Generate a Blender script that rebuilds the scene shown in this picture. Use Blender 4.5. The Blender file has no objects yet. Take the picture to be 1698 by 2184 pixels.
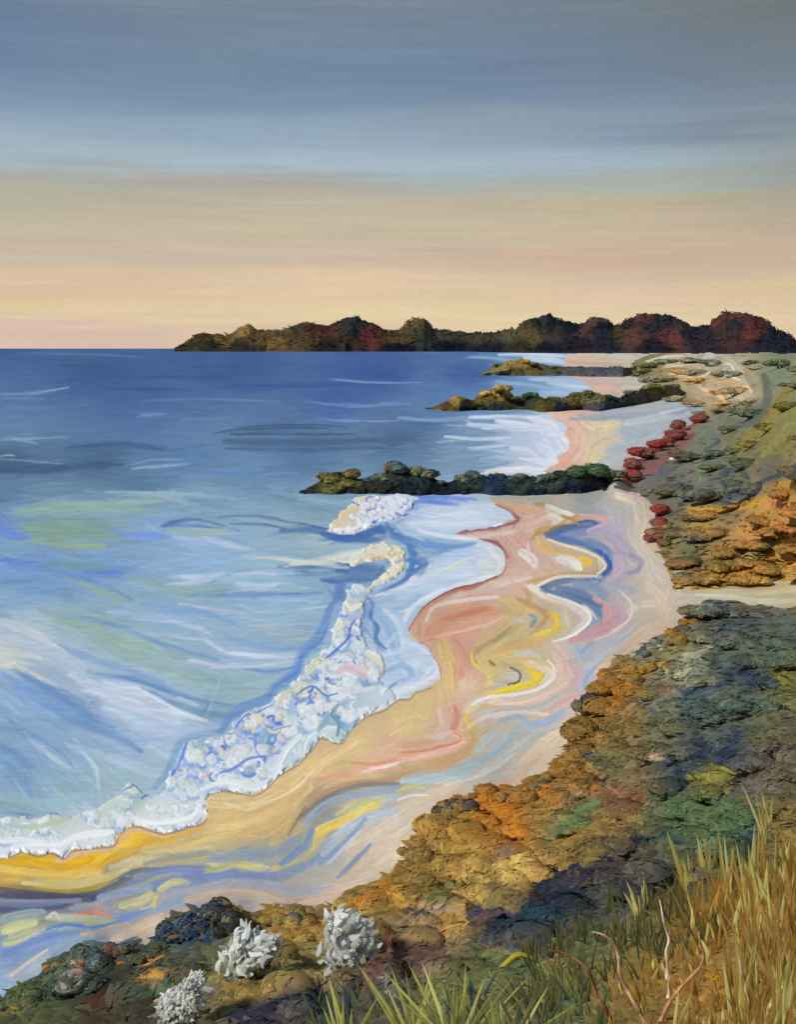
import bpy, math, random
import numpy as np
from mathutils import Vector

random.seed(7)
RNG = np.random.default_rng(11)
D = bpy.data
C = bpy.context.scene.collection
R = math.radians

# ------------------------------------------------------------------ camera
EYE = 30.0                       # eye height above the sea, metres
FOCAL = 2342.0                   # focal length in units of the 1698 x 2184 image pixel grid
HORIZON = 743.0
PITCH = math.atan((1092 - HORIZON) / FOCAL)
cam = D.cameras.new('camera')
cam.sensor_fit = 'VERTICAL'
cam.angle = 2 * math.atan(1092 / FOCAL)
cam.clip_start = 0.2
cam.clip_end = 200000
co = D.objects.new('camera', cam)
C.objects.link(co)
co.location = (0, 0, EYE)
co.rotation_euler = (math.pi / 2 - PITCH, 0, 0)
bpy.context.scene.camera = co

# ------------------------------------------------------------------ exposure
vs = bpy.context.scene.view_settings
vs.view_transform = 'Standard'
vs.look = 'None'
vs.exposure = 0
vs.gamma = 1
vs.use_curve_mapping = False
bpy.context.scene.cycles.max_bounces = 4
bpy.context.scene.cycles.diffuse_bounces = 2

# ------------------------------------------------------------------ sun
SUN_EL, SUN_AZ = R(41), R(236)          # azimuth clockwise from +Y: low in the west, a little behind the viewer
sl = D.lights.new('sun', 'SUN')
sl.energy = 3.6
sl.angle = R(6)
sl.color = (1.0, 0.95, 0.86)
so = D.objects.new('sun', sl)
C.objects.link(so)
sdir = Vector((math.sin(SUN_AZ) * math.cos(SUN_EL), math.cos(SUN_AZ) * math.cos(SUN_EL), math.sin(SUN_EL)))
so.rotation_euler = (-sdir).to_track_quat('-Z', 'Y').to_euler()


def lin(c):
    c = np.asarray(c, dtype=float) / 255.0
    return np.where(c <= 0.04045, c / 12.92, ((c + 0.055) / 1.055) ** 2.4)


# ------------------------------------------------------------------ sky
world = D.worlds.new('World')
bpy.context.scene.world = world
world.use_nodes = True
nt = world.node_tree
nt.nodes.clear()
NN, LL = nt.nodes, nt.links


def nd(kind, **kw):
    n = NN.new(kind)
    for k, v in kw.items():
        setattr(n, k, v)
    return n


def mth(op, a, b=None, clamp=False):
    n = nd('ShaderNodeMath', operation=op, use_clamp=clamp)
    for i, x in enumerate((a, b)):
        if x is None:
            continue
        if isinstance(x, (int, float)):
            n.inputs[i].default_value = x
        else:
            LL.new(x, n.inputs[i])
    return n.outputs[0]


def el_z(v):
    return math.sin(math.atan((1092 - v) / FOCAL) - PITCH)


tc = nd('ShaderNodeTexCoord')
sep = nd('ShaderNodeSeparateXYZ')
LL.new(tc.outputs['Generated'], sep.inputs[0])
DX, DY, DZ = sep.outputs


def streaks(scale, sx, sz, detail, seed):
    cmb = nd('ShaderNodeCombineXYZ')
    LL.new(mth('MULTIPLY', DX, sx), cmb.inputs[0])
    LL.new(mth('MULTIPLY', DY, sx), cmb.inputs[1])
    LL.new(mth('ADD', mth('MULTIPLY', DZ, sz), seed), cmb.inputs[2])
    n = nd('ShaderNodeTexNoise')
    n.inputs['Scale'].default_value = scale
    n.inputs['Detail'].default_value = detail
    n.inputs['Roughness'].default_value = 0.6
    LL.new(cmb.outputs[0], n.inputs['Vector'])
    return mth('SUBTRACT', n.outputs[0], 0.5)


s_big = streaks(1.0, 2.5, 16, 3, 3.1)
s_mid = streaks(1.0, 6, 90, 5, 7.7)
s_fine = streaks(1.0, 16, 600, 4, 1.3)
zz = mth('ADD', DZ, mth('MULTIPLY', s_big, 0.030))
s_brush = streaks(1.0, 7, 150, 5, 11.9)
zz = mth('ADD', zz, mth('MULTIPLY', s_mid, 0.030))
zz = mth('ADD', zz, mth('MULTIPLY', s_brush, 0.014))
zz = mth('ADD', zz, mth('MULTIPLY', DX, 0.012))
ramp = nd('ShaderNodeValToRGB')
ramp.color_ramp.interpolation = 'EASE'
LL.new(mth('MULTIPLY', zz, 1 / 0.32, True), ramp.inputs[0])
stops = [(735, (219, 187, 158)), (700, (224, 196, 150)), (655, (222, 192, 148)), (610, (217, 186, 150)), (565, (201, 180, 154)),
         (500, (198, 180, 148)), (430, (188, 178, 152)), (395, (166, 176, 172)), (350, (155, 177, 190)), (290, (137, 163, 184)),
         (215, (108, 136, 168)), (130, (100, 126, 158)), (20, (108, 128, 148))]
cr = ramp.color_ramp
for i, (v, c) in enumerate(stops):
    pos = max(0.0, el_z(v) / 0.32)
    e = cr.elements[i] if i < 2 else cr.elements.new(pos)
    e.position = pos
    e.color = (*lin(c), 1)
col = ramp.outputs[0]


def blob(col, u, v, ru, rv, c, amt):
    """a soft bank of tinted cloud at a bearing and height in the sky"""
    x0 = (u - 849) / FOCAL
    n1 = mth('POWER', mth('MULTIPLY', mth('SUBTRACT', DX, x0), FOCAL / ru), 2)
    n2 = mth('POWER', mth('MULTIPLY', mth('SUBTRACT', zz, el_z(v)), FOCAL / rv), 2)
    g = mth('MULTIPLY', mth('EXPONENT', mth('MULTIPLY', mth('ADD', n1, n2), -1)), amt)
    m = nd('ShaderNodeMix', data_type='RGBA')
    LL.new(g, m.inputs[0])
    LL.new(col, m.inputs[6])
    m.inputs[7].default_value = (*lin(c), 1)
    return m.outputs[2]


for b in [(0, 100, 260, 60, (78, 110, 156), .8), (120, 240, 260, 35, (118, 144, 172), .5), (1130, 250, 330, 30, (138, 158, 172), .8),
          (1640, 40, 460, 150, (112, 118, 114), .9), (849, 120, 700, 60, (100, 128, 156), .35), (480, 120, 420, 40, (112, 136, 160), .6), (1500, 290, 260, 26, (106, 126, 152), .7),
          (600, 345, 500, 26, (164, 186, 196), .6), (520, 402, 240, 16, (178, 162, 152), .9), (60, 440, 300, 50, (172, 172, 150), .6),
          (60, 640, 260, 22, (218, 178, 152), .7), (70, 670, 150, 9, (222, 200, 120), .6), (80, 720, 300, 26, (214, 180, 166), .8),
          (1350, 440, 420, 30, (186, 174, 132), .6), (1550, 520, 330, 60, (200, 166, 134), .7), (1250, 560, 360, 26, (206, 166, 138), .7),
          (780, 605, 300, 18, (226, 196, 152), .6), (1000, 680, 500, 26, (226, 206, 152), .6), (1640, 600, 160, 18, (216, 186, 120), .7),
          (0, 300, 200, 26, (150, 172, 186), .5), (1690, 360, 240, 120, (138, 142, 130), .6), (560, 15, 500, 20, (124, 140, 150), .5)]:
    col = blob(col, *b)
hsv = nd('ShaderNodeHueSaturation')
LL.new(col, hsv.inputs['Color'])
LL.new(mth('ADD', 0.99, mth('ADD', mth('ADD', mth('MULTIPLY', s_fine, 0.17), mth('MULTIPLY', s_brush, 0.24)), mth('ADD', mth('MULTIPLY', s_mid, 0.22), mth('MULTIPLY', streaks(1.0, 330, 420, 2, 5.), 0.12)))), hsv.inputs['Value'])
hsv.inputs['Saturation'].default_value = 0.84
sky = nd('ShaderNodeTexSky', sky_type='NISHITA')
sky.sun_disc = False
sky.sun_elevation = SUN_EL
sky.sun_rotation = SUN_AZ
skm = nd('ShaderNodeMix', data_type='RGBA', blend_type='ADD')
skm.inputs[0].default_value = 0.003
LL.new(hsv.outputs[0], skm.inputs[6])
LL.new(sky.outputs[0], skm.inputs[7])
bg = nd('ShaderNodeBackground')
bg.inputs[1].default_value = 1.0
LL.new(skm.outputs[2], bg.inputs[0])
wo = nd('ShaderNodeOutputWorld')
LL.new(bg.outputs[0], wo.inputs[0])

# ================================================================== image pixel to world geometry
CP, SP = math.cos(PITCH), math.sin(PITCH)


def ray(u, v):
    u = np.asarray(u, float); v = np.asarray(v, float)
    a = (u - 849) / FOCAL
    b = (1092 - v) / FOCAL
    return a, CP + b * SP, -SP + b * CP       # x, y, z of the sight line


def ground(u, v, z):
    """image pixel position + height above sea -> metres"""
    x, y, dz = ray(u, v)
    t = (z - EYE) / np.minimum(dz, -1e-5)
    return x * t, y * t, z + 0 * x


def Z(k, pts):
    ox, oy = {1: (0, 611), 2: (849, 611), 3: (0, 1087), 4: (849, 1019), 5: (0, 1562), 6: (849, 1562)}[k]
    return [(ox + x * .5, oy + y * .5) for x, y in pts]


def spline(pts, step=6.0):
    p = np.array(pts, float)
    if len(p) < 3:
        n = max(2, int(np.hypot(*(p[-1] - p[0])) / step))
        t = np.linspace(0, 1, n)[:, None]
        return p[0] * (1 - t) + p[-1] * t
    q = np.vstack([2 * p[0] - p[1], p, 2 * p[-1] - p[-2]])
    out = []
    for i in range(1, len(q) - 2):
        n = max(2, int(np.hypot(*(q[i + 1] - q[i])) / step))
        t = np.linspace(0, 1, n, endpoint=False)[:, None]
        a, b, c, d = q[i - 1], q[i], q[i + 1], q[i + 2]
        out.append(.5 * (2 * b + (c - a) * t + (2 * a - 5 * b + 4 * c - d) * t * t + (3 * b - a - 3 * c + d) * t ** 3))
    out.append(p[-1:])
    return np.vstack(out)


def vnoise(x, y, seed=0):
    """value noise in -1..1"""
    xi = np.floor(x).astype(np.int64); yi = np.floor(y).astype(np.int64)
    fx = x - xi; fy = y - yi
    fx = fx * fx * (3 - 2 * fx); fy = fy * fy * (3 - 2 * fy)

    def h(a, b):
        n = (a * 374761393 + b * 668265263 + seed * 974634777) & 0x7fffffff
        n = ((n ^ (n >> 13)) * 1274126177) & 0x7fffffff
        return ((n ^ (n >> 16)) & 0xffff) / 32767.5 - 1
    return (h(xi, yi) * (1 - fx) + h(xi + 1, yi) * fx) * (1 - fy) + (h(xi, yi + 1) * (1 - fx) + h(xi + 1, yi + 1) * fx) * fy


def fbm(x, y, seed=0, oct=4):
    s = 0; a = 1; t = 0
    for i in range(oct):
        s = s + a * vnoise(x * 2 ** i, y * 2 ** i, seed + i * 17); t += a; a *= .55
    return s / t


# ------------------------------------------------------------------ shore line and scrub edge
SHORE_BAY = [(1350, 1040), (1180, 1056), (1040, 1062)] + Z(4, [(420, 120), (470, 140), (500, 165), (440, 200), (380, 215), (300, 225), (240, 240), (300, 258), (355, 265), (400, 275), (450, 310), (460, 370), (440, 410),
            (370, 440), (250, 470), (180, 500), (120, 540), (70, 600), (45, 650), (60, 690), (120, 710), (150, 760), (175, 800), (182, 850), (140, 890), (70, 915), (50, 940), (0, 945)]) + \
    Z(3, [(1640, 850), (1590, 868), (1560, 880), (1500, 930), (1470, 980), (1440, 995), (1370, 970), (1330, 1020), (1290, 1060)]) + \
    Z(5, [(1260, 140), (1190, 180), (1130, 240), (1070, 265), (960, 245), (890, 262), (870, 310), (878, 365), (850, 390), (800, 400), (740, 420), (690, 430), (610, 405), (560, 398), (510, 430), (480, 480),
          (400, 490), (310, 500), (270, 535), (220, 510), (160, 525), (100, 505), (40, 530), (0, 540)]) + [(-300, 1880), (-900, 1960)]
SHORE_FAR = [(1350, 700), (1215, 748), (1205, 765), (1195, 790), (1215, 803), (1240, 811), (1256, 826), (1262, 845), (1160, 868), (1168, 880), (1185, 893), (1215, 908), (1203, 924), (1216, 944), (1210, 962), (1188, 975), (1192, 988), (1160, 1003), (1180, 1030), (1200, 1042)]
EDGE = [(1392, 740), (1362, 768), (1340, 782), (1352, 800), (1400, 845), (1500, 872), (1480, 900), (1440, 918), (1400, 945), (1370, 980), (1330, 1005), (1312, 1030), (1318, 1046), (1350, 1050), (1385, 1065), (1400, 1110), (1395, 1150), (1415, 1190),
        (1430, 1225), (1445, 1252), (1500, 1258), (1560, 1250), (1640, 1240), (1698, 1242), (2100, 1235)]
EDGE2 = [(2100, 1300), (1698, 1297), (1620, 1290), (1520, 1276), (1490, 1290), (1470, 1310), (1440, 1335), (1400, 1360), (1350, 1392), (1310, 1405), (1280, 1440), (1260, 1480), (1240, 1500), (1228, 1560), (1205, 1600), (1170, 1640), (1130, 1662),
         (1090, 1680), (1040, 1672), (1000, 1692), (960, 1702), (940, 1740), (895, 1780), (867, 1800), (860, 1840), (830, 1870), (730, 1907), (675, 1947), (620, 1932), (580, 1935), (540, 1957), (510, 1929), (425, 1932), (380, 1950),
         (350, 1972), (340, 2002), (305, 2027), (270, 2009), (235, 2017), (200, 2000), (170, 2012), (150, 2032), (100, 2062), (75, 2092), (30, 2107), (0, 2127), (-300, 2230), (-900, 2400)]

SEA_POLY = [(-900, 600), (1350, 600)] + SHORE_FAR + [(1040, 1062)] + SHORE_BAY[3:] + [(-900, 1900)]
HEATH_POLY = EDGE + EDGE2 + [(-900, 3000), (2600, 3000), (2600, 600), (1345, 600)]
HEATH_A = EDGE + [(2600, 1235), (2600, 600), (1345, 600)]
HEATH_B = [(2600, 1300)] + EDGE2 + [(-900, 3000), (2600, 3000)]


def inside(poly, x, y):
    poly = np.array(poly, float)
    r = np.zeros(x.shape, bool)
    xj, yj = poly[-1]
    for xi, yi in poly:
        if yi != yj:
            c = ((yi > y) != (yj > y)) & (x < (xj - xi) * (y - yi) / (yj - yi) + xi)
            r ^= c
        xj, yj = xi, yi
    return r


def rbf(pts, vals, smooth=0.0):
    p = np.array(pts, float); w = np.array(vals, float)
    d = np.hypot(p[:, None, 0] - p[None, :, 0], p[:, None, 1] - p[None, :, 1])
    n = len(p)
    A = np.zeros((n + 1, n + 1)); A[:n, :n] = d; A[:n, n] = 1; A[n, :n] = 1
    A[:n, :n] -= np.eye(n) * smooth
    s = np.linalg.solve(A, np.append(w, 0))

    def f(x, y):
        x = np.asarray(x, float); y = np.asarray(y, float)
        r = np.full(x.shape, s[n])
        for i in range(n):
            r = r + s[i] * np.hypot(x - p[i, 0], y - p[i, 1])
        return r
    return f


zp, zv = [], []
for q in spline(SHORE_BAY, 45)[::1]:
    zp.append(q); zv.append(0.0)
for q in SHORE_FAR[1:-2:2]:
    zp.append(q); zv.append(0.0)
for q in spline(EDGE2[2:-1], 60):
    zp.append(q); zv.append(2.3)
for q in spline(EDGE[5:-2], 60):
    zp.append(q); zv.append(2.3)
for q, h in [((1300, 1070), .9), ((1250, 1150), 1.), ((1150, 1300), 1.1), ((1050, 1450), 1.0), ((900, 1600), .9), ((600, 1800), .9), ((200, 1950), 1.1), ((1250, 770), .3), ((1290, 820), .4), ((1280, 940), .8), ((1400, 880), 1.6),
             ((1290, 1042), .8), ((700, 1300), -1.5), ((400, 1500), -1.5), ((900, 950), -2), ((0, 1700), -1.2), ((0, 1000), -3), ((1000, 780), -1), ((-600, 1300), -3), ((700, 1500), -.5), ((-600, 800), -3), ((600, 1150), -1.5), ((1100, 830), -.7),
             ((1400, 770), 1.5), ((1480, 800), 5), ((1560, 770), 9), ((1560, 860), 6), ((1640, 760), 17), ((1700, 755), 22), ((1900, 757), 26), ((2300, 758), 27.5), ((1690, 830), 16), ((1690, 900), 17), ((1600, 950), 9), ((1500, 1000), 5.), ((1400, 1030), 3),
             ((1690, 1000), 15), ((1560, 1080), 6), ((1480, 1120), 4.2), ((1690, 1120), 9), ((1600, 1180), 5), ((1690, 1210), 3.6), ((1950, 1200), 4), ((1950, 1000), 18), ((1950, 880), 22), ((1698, 1268), 2.6), ((2000, 1268), 3),
             ((1690, 1330), 5), ((1500, 1400), 5), ((1690, 1500), 13), ((1400, 1500), 5.5), ((1550, 1600), 13), ((1300, 1650), 6), ((1690, 1750), 21), ((1450, 1750), 15), ((1200, 1800), 8), ((1000, 1850), 5), ((1300, 1950), 17), ((1100, 2000), 14),
             ((900, 2020), 9), ((700, 2080), 7), ((500, 2080), 6), ((300, 2120), 5.5), ((100, 2170), 4.5), ((1690, 1950), 25), ((1500, 1950), 22.5), ((1690, 2184), 27.2), ((1400, 2184), 26.2), ((1100, 2184), 23.5), ((850, 2184), 19), ((600, 2184), 13),
             ((300, 2250), 10), ((0, 2270), 6), ((2000, 1700), 21), ((2000, 2184), 27.6), ((2000, 1450), 12), ((800, 2330), 24), ((1400, 2330), 27.4), ((400, 2330), 15), ((-300, 2330), 5), ((1900, 2330), 28)]:
    zp.append(q); zv.append(h)
land_z_f = rbf(zp, zv)

# ------------------------------------------------------------------ image grid (pixels cast from the camera onto the ground, finer near the viewer)
U0, U1, V0, V1, STEP = -300.0, 2000.0, 743.0, 2330.0, 2.0
NU = int((U1 - U0) / STEP) + 1
NV = int((V1 - V0) / STEP) + 1
GU, GV = np.meshgrid(U0 + np.arange(NU) * STEP, V0 + 0.35 + np.arange(NV) * STEP)
print('grid', GU.shape)


class Sheet:
    """pigment of a piece of ground: colour, cover and thickness per grid point"""
    def __init__(s, rgb=None):
        s.rgb = np.zeros((NV, NU, 3)) if rgb is None else rgb
        s.a = np.zeros((NV, NU))
        s.h = np.zeros((NV, NU))

    def stroke(s, pts, w, c, op=1.0, soft=.5, taper=.4, ridge=1.0, jit=.10, raw=False, seed=None):
        p = np.array(pts, float) if raw else spline(pts, max(4, w * .6))
        c = lin(c) if not isinstance(c, np.ndarray) else c
        m = w + 3
        i0 = max(0, int((p[:, 1].min() - m - V0) / STEP)); i1 = min(NV, int((p[:, 1].max() + m - V0) / STEP) + 2)
        j0 = max(0, int((p[:, 0].min() - m - U0) / STEP)); j1 = min(NU, int((p[:, 0].max() + m - U0) / STEP) + 2)
        if i1 <= i0 or j1 <= j0:
            return
        x = GU[i0:i1, j0:j1]; y = GV[i0:i1, j0:j1]
        best = np.full(x.shape, 1e9); bs = np.zeros(x.shape); sg = np.zeros(x.shape)
        seg = np.diff(p, axis=0); ln = np.hypot(seg[:, 0], seg[:, 1]) + 1e-6
        cum = np.concatenate([[0], np.cumsum(ln)])
        for k in range(len(seg)):
            dx = x - p[k, 0]; dy = y - p[k, 1]
            t = np.clip((dx * seg[k, 0] + dy * seg[k, 1]) / ln[k] ** 2, 0, 1)
            ex = dx - t * seg[k, 0]; ey = dy - t * seg[k, 1]
            d = ex * ex + ey * ey
            mk = d < best
            best = np.where(mk, d, best)
            bs = np.where(mk, cum[k] + t * ln[k], bs)
            sg = np.where(mk, np.sign(seg[k, 0] * ey - seg[k, 1] * ex), sg)
        dist = np.sqrt(best)
        q = bs / cum[-1]
        if seed is None:
            seed = int(RNG.integers(1, 1 << 20))
        hw = w * .5 * (1 - taper * np.abs(2 * q - 1) ** 3) * (1 + .12 * vnoise(bs / (w * 1.5 + 4), sg * 2.0, seed))
        tt = dist / np.maximum(hw, .6)
        br = vnoise(sg * dist / 2.6 + 40, bs / 60.0, seed) * .6 + vnoise(sg * dist / 7. + 9, bs / 110.0, seed + 5) * .4
        edge = 1 + .25 * br * (1 - soft)
        sw = .12 + .88 * soft
        al = np.clip((edge - tt) / sw, 0, 1)
        al = al * al * (3 - 2 * al) * op * np.clip(1 + .25 * br, 0, 1.2)
        al = np.clip(al, 0, 1)
        cc = c[None, None, :] * (1 + jit * 2.2 * br[..., None])
        A = al[..., None]
        s.rgb[i0:i1, j0:j1] = s.rgb[i0:i1, j0:j1] * (1 - A) + np.clip(cc, 0.002, .95) * A
        s.a[i0:i1, j0:j1] = np.maximum(s.a[i0:i1, j0:j1], al)
        prof = (np.clip(1 - tt * tt, 0, 1) * .35 + br * .55 + .5 * np.exp(-((tt - .85) / .15) ** 2)) * ridge
        s.h[i0:i1, j0:j1] = s.h[i0:i1, j0:j1] * (1 - al) + prof * al

    def puff(s, u, v, r, c, shade=(96, 134, 206), dome=2.2):
        """a rounded clot of foam with blue shade painted beside it"""
        s.stroke([(u - r * .9, v + r * .25), (u - r * .2, v + r * .95), (u + r * .8, v + r * .8)], r * .8, shade, .7, .5, ridge=-.8)
        i0 = max(0, int((v - r * 1.3 - V0) / STEP)); i1 = min(NV, int((v + r * 1.3 - V0) / STEP) + 2)
        j0 = max(0, int((u - r * 1.3 - U0) / STEP)); j1 = min(NU, int((u + r * 1.3 - U0) / STEP) + 2)
        if i1 <= i0 or j1 <= j0:
            return
        x = GU[i0:i1, j0:j1]; y = GV[i0:i1, j0:j1]
        q = np.sqrt(((x - u) / r) ** 2 + ((y - v) / r / .85) ** 2) * (1 + .22 * vnoise(x / 4., y / 4., int(u * 7 + v)))
        al = np.clip((1.1 - q) / .45, 0, 1)[..., None] * .85
        tw = vnoise(q * 3.5, np.arctan2(y - v, x - u) * 1.5, int(u))[..., None]
        s.rgb[i0:i1, j0:j1] = s.rgb[i0:i1, j0:j1] * (1 - al) + np.clip(lin(c) * (1 + .16 * tw), 0, .92) * al
        hh = dome * np.sqrt(np.clip(1 - q * q, 0, 1)) * (1 + .2 * tw[..., 0])
        s.h[i0:i1, j0:j1] = np.where(al[..., 0] > .3, np.maximum(s.h[i0:i1, j0:j1] * .4, hh), s.h[i0:i1, j0:j1])

    def at(s, u, v):
        j = np.clip(((np.asarray(u) - U0) / STEP).astype(int), 0, NU - 1)
        i = np.clip(((np.asarray(v) - V0) / STEP).astype(int), 0, NV - 1)
        return s.rgb[i, j]


def field(ctrl, warp=18, scale=70, power=3.0, ax=1.0, seed=3):
    """blend of the ground colours noted at image coordinates"""
    # quarter resolution is plenty for the under-colour
    gu = GU[::3, ::3]; gv = GV[::3, ::3]
    wu = gu + warp * fbm(gu / scale / ax, gv / scale, seed, 3) * ax
    wv = gv + warp * fbm(gu / scale / ax + 31, gv / scale + 7, seed + 9, 3)
    num = np.zeros(gu.shape + (3,)); den = np.zeros(gu.shape)
    for (u, v, c) in ctrl:
        d = np.sqrt(((wu - u) / ax) ** 2 + (wv - v) ** 2) + 6
        w = d ** -power
        num += w[..., None] * lin(c)
        den += w
    f = num / den[..., None]
    f = np.repeat(np.repeat(f, 3, 0), 3, 1)[:NV, :NU]
    for _ in range(3):      # smooth the blocks
        f[1:-1] = (f[:-2] + f[1:-1] * 2 + f[2:]) / 4
        f[:, 1:-1] = (f[:, :-2] + f[:, 1:-1] * 2 + f[:, 2:]) / 4
    return f


def autodabs(sh, n, region, direction, L, W, jit, op=.8, soft=.5, curl=.25, vary=.25, urange=(-120, 1820), vrange=(745, 2260), src=None):
    src = sh.rgb.copy() if src is None else src
    u = RNG.uniform(*urange, n * 3); v = RNG.uniform(*vrange, n * 3)
    ok = region(u, v)
    u, v = u[ok][:n], v[ok][:n]
    for k in range(len(u)):
        a = direction(u[k], v[k]) + RNG.normal(0, .09)
        l = L(u[k], v[k]) * RNG.uniform(.6, 1.3); w = W(u[k], v[k]) * RNG.uniform(.6, 1.3)
        i = min(NV - 1, max(0, int((v[k] - V0) / STEP))); j = min(NU - 1, max(0, int((u[k] - U0) / STEP)))
        c = src[i, j] * (1 + RNG.normal(0, jit)) * (1 + RNG.normal(0, jit * vary, 3))
        cu = RNG.normal(0, curl)
        du, dv = math.cos(a) * l / 2, math.sin(a) * l / 2
        pts = [(u[k] - du, v[k] - dv), (u[k] - dv * cu, v[k] + du * cu), (u[k] + du, v[k] + dv)]
        sh.stroke(pts, w, np.clip(c, .003, .9), op, soft, ridge=.6, raw=False)


WOB_U = GU + 3.2 * fbm(GU / 15., GV / 13., 51, 3) * np.clip((GV - 1040) / 60, .3, 1)
WOB_V = GV + 3.2 * fbm(GU / 15. + 60, GV / 13., 52, 3) * np.clip((GV - 1040) / 60, .3, 1)
IN_SEA = inside(SEA_POLY, WOB_U, WOB_V)
class Flow:
    """direction of the nearest drawn streak"""
    def __init__(s, rows, base, mix=1.0):
        P, T = [], []
        for r in rows:
            q = spline(r[2], 10)
            d = np.gradient(q, axis=0)
            P.append(q); T.append(np.arctan2(d[:, 1], d[:, 0]))
        s.P = np.vstack(P); s.T = np.concatenate(T); s.base = base

    def __call__(s, u, v):
        d = (s.P[:, 0] - u) ** 2 + (s.P[:, 1] - v) ** 2
        k = int(np.argmin(d))
        return s.T[k] if d[k] < 60 ** 2 else s.base(u, v)


EU = GU + 9 * fbm(GU / 22., GV / 16., 81, 3); EV = GV + 5 * fbm(GU / 20. + 9, GV / 16., 82, 3)
IN_HEATH = inside(HEATH_A, EU, EV) | inside(HEATH_B, EU, EV)
# ------------------------------------------------------------------ sea colours
sea_ctrl = [(0, 748, (66, 98, 148)), (400, 752, (72, 102, 152)), (800, 760, (74, 106, 158)), (1000, 765, (88, 122, 166)), (0, 775, (78, 112, 160)), (200, 800, (60, 94, 146)), (500, 790, (62, 96, 150)), (800, 800, (58, 92, 156)), (1000, 800, (66, 100, 160)),
            (0, 830, (84, 118, 160)), (300, 850, (68, 104, 154)), (700, 850, (66, 100, 160)), (950, 840, (92, 130, 172)), (1130, 790, (120, 155, 190)), (1100, 825, (130, 165, 196)), (1150, 768, (190, 205, 222)), (1200, 822, (192, 208, 225)),
            (0, 900, (96, 130, 166)), (300, 890, (80, 116, 164)), (600, 900, (82, 118, 160)), (900, 900, (76, 110, 150)), (850, 935, (70, 102, 136)), (1050, 890, (110, 148, 180)), (1000, 940, (118, 152, 180)), (1120, 930, (186, 206, 224)), (1180, 960, (216, 226, 238)), (1100, 985, (190, 206, 222)), (1180, 900, (206, 218, 230)), (1010, 990, (118, 152, 180)),
            (0, 985, (62, 94, 126)), (200, 980, (72, 106, 140)), (400, 970, (90, 128, 168)), (650, 980, (84, 122, 160)), (850, 990, (92, 128, 158)), (300, 1030, (88, 126, 156)), (550, 1020, (104, 142, 176)),
            (0, 1040, (92, 130, 162)), (100, 1080, (116, 150, 172)), (400, 1075, (130, 165, 184)), (600, 1060, (122, 158, 180)), (700, 1070, (128, 160, 178)), (100, 1135, (138, 168, 158)), (200, 1130, (140, 168, 162)), (0, 1130, (112, 150, 212)), (20, 1165, (130, 165, 190)),
            (330, 1120, (138, 172, 214)), (450, 1140, (150, 182, 212)), (600, 1105, (150, 178, 190)), (700, 1150, (168, 194, 196)), (200, 1180, (130, 166, 200)), (50, 1200, (110, 150, 206)), (200, 1220, (108, 148, 202)), (100, 1250, (118, 158, 198)), (400, 1210, (148, 182, 214)),
            (550, 1200, (154, 188, 206)), (700, 1210, (128, 165, 190)), (700, 1250, (140, 175, 200)), (400, 1260, (142, 178, 188)), (250, 1280, (138, 174, 186)), (0, 1290, (132, 168, 198)), (600, 1290, (146, 182, 204)), (350, 1320, (140, 175, 206)), (650, 1350, (140, 174, 192)),
            (60, 1330, (176, 196, 204)), (180, 1330, (140, 174, 168)), (100, 1380, (170, 192, 206)), (300, 1380, (150, 182, 176)), (0, 1390, (204, 212, 198)), (500, 1400, (152, 184, 214)), (620, 1400, (150, 184, 206)), (200, 1440, (172, 194, 210)), (450, 1450, (136, 174, 178)), (560, 1470, (140, 174, 180)),
            (0, 1480, (140, 176, 212)), (60, 1470, (112, 152, 192)), (150, 1500, (98, 140, 186)), (250, 1480, (190, 204, 220)), (350, 1520, (184, 202, 220)), (450, 1520, (118, 160, 178)), (300, 1570, (150, 184, 212)), (0, 1550, (118, 160, 190)), (100, 1570, (120, 162, 196)), (200, 1600, (130, 168, 198)),
            (380, 1590, (172, 198, 216)), (50, 1650, (110, 154, 190)), (150, 1660, (128, 168, 186)), (250, 1660, (150, 184, 188)), (50, 1710, (128, 166, 180)), (330, 1650, (156, 188, 198)),
            (950, 1100, (206, 224, 234)), (1020, 1105, (200, 216, 224)), (900, 1120, (190, 212, 226)), (1000, 1180, (186, 208, 232)), (930, 1160, (120, 158, 192)), (900, 1090, (150, 178, 222)), (1040, 1200, (222, 226, 214)), (950, 1220, (196, 214, 228)), (880, 1270, (190, 212, 222)), (840, 1290, (170, 196, 216)), (860, 1350, (178, 202, 220)),
            (880, 1400, (196, 214, 226)), (850, 1440, (176, 204, 226)), (920, 1430, (206, 220, 232)), (800, 1500, (210, 222, 226)), (780, 1300, (120, 158, 200)), (700, 1570, (150, 186, 206)), (600, 1640, (214, 224, 232)), (400, 1740, (222, 228, 234)), (200, 1780, (216, 224, 228)), (0, 1810, (206, 216, 228)),
            (-280, 800, (66, 98, 148)), (-280, 1100, (120, 155, 180)), (-280, 1400, (150, 180, 200)), (-280, 1700, (130, 165, 190))]
sea = Sheet(field(sea_ctrl, warp=14, scale=60, power=3.2, ax=2.0))


def flow_sea(u, v):
    # swells lie level far out and swing round to meet the beach close in
    k = min(1, max(0, (v - 1150) / 450))
    a = 0.62 * k * (1 - 0.75 * min(1, max(0, (u - 150) / 620)))
    if u > 560:
        a = -.03
    return a + .02 * math.sin(u * .02 + v * .013)


def many(sh, rows, **kw):
    for r in rows:
        c, w, pts = r[0], r[1], r[2]
        k = dict(kw)
        if len(r) > 3:
            k.update(r[3])
        sh.stroke(pts, w, c, **k)


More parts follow.
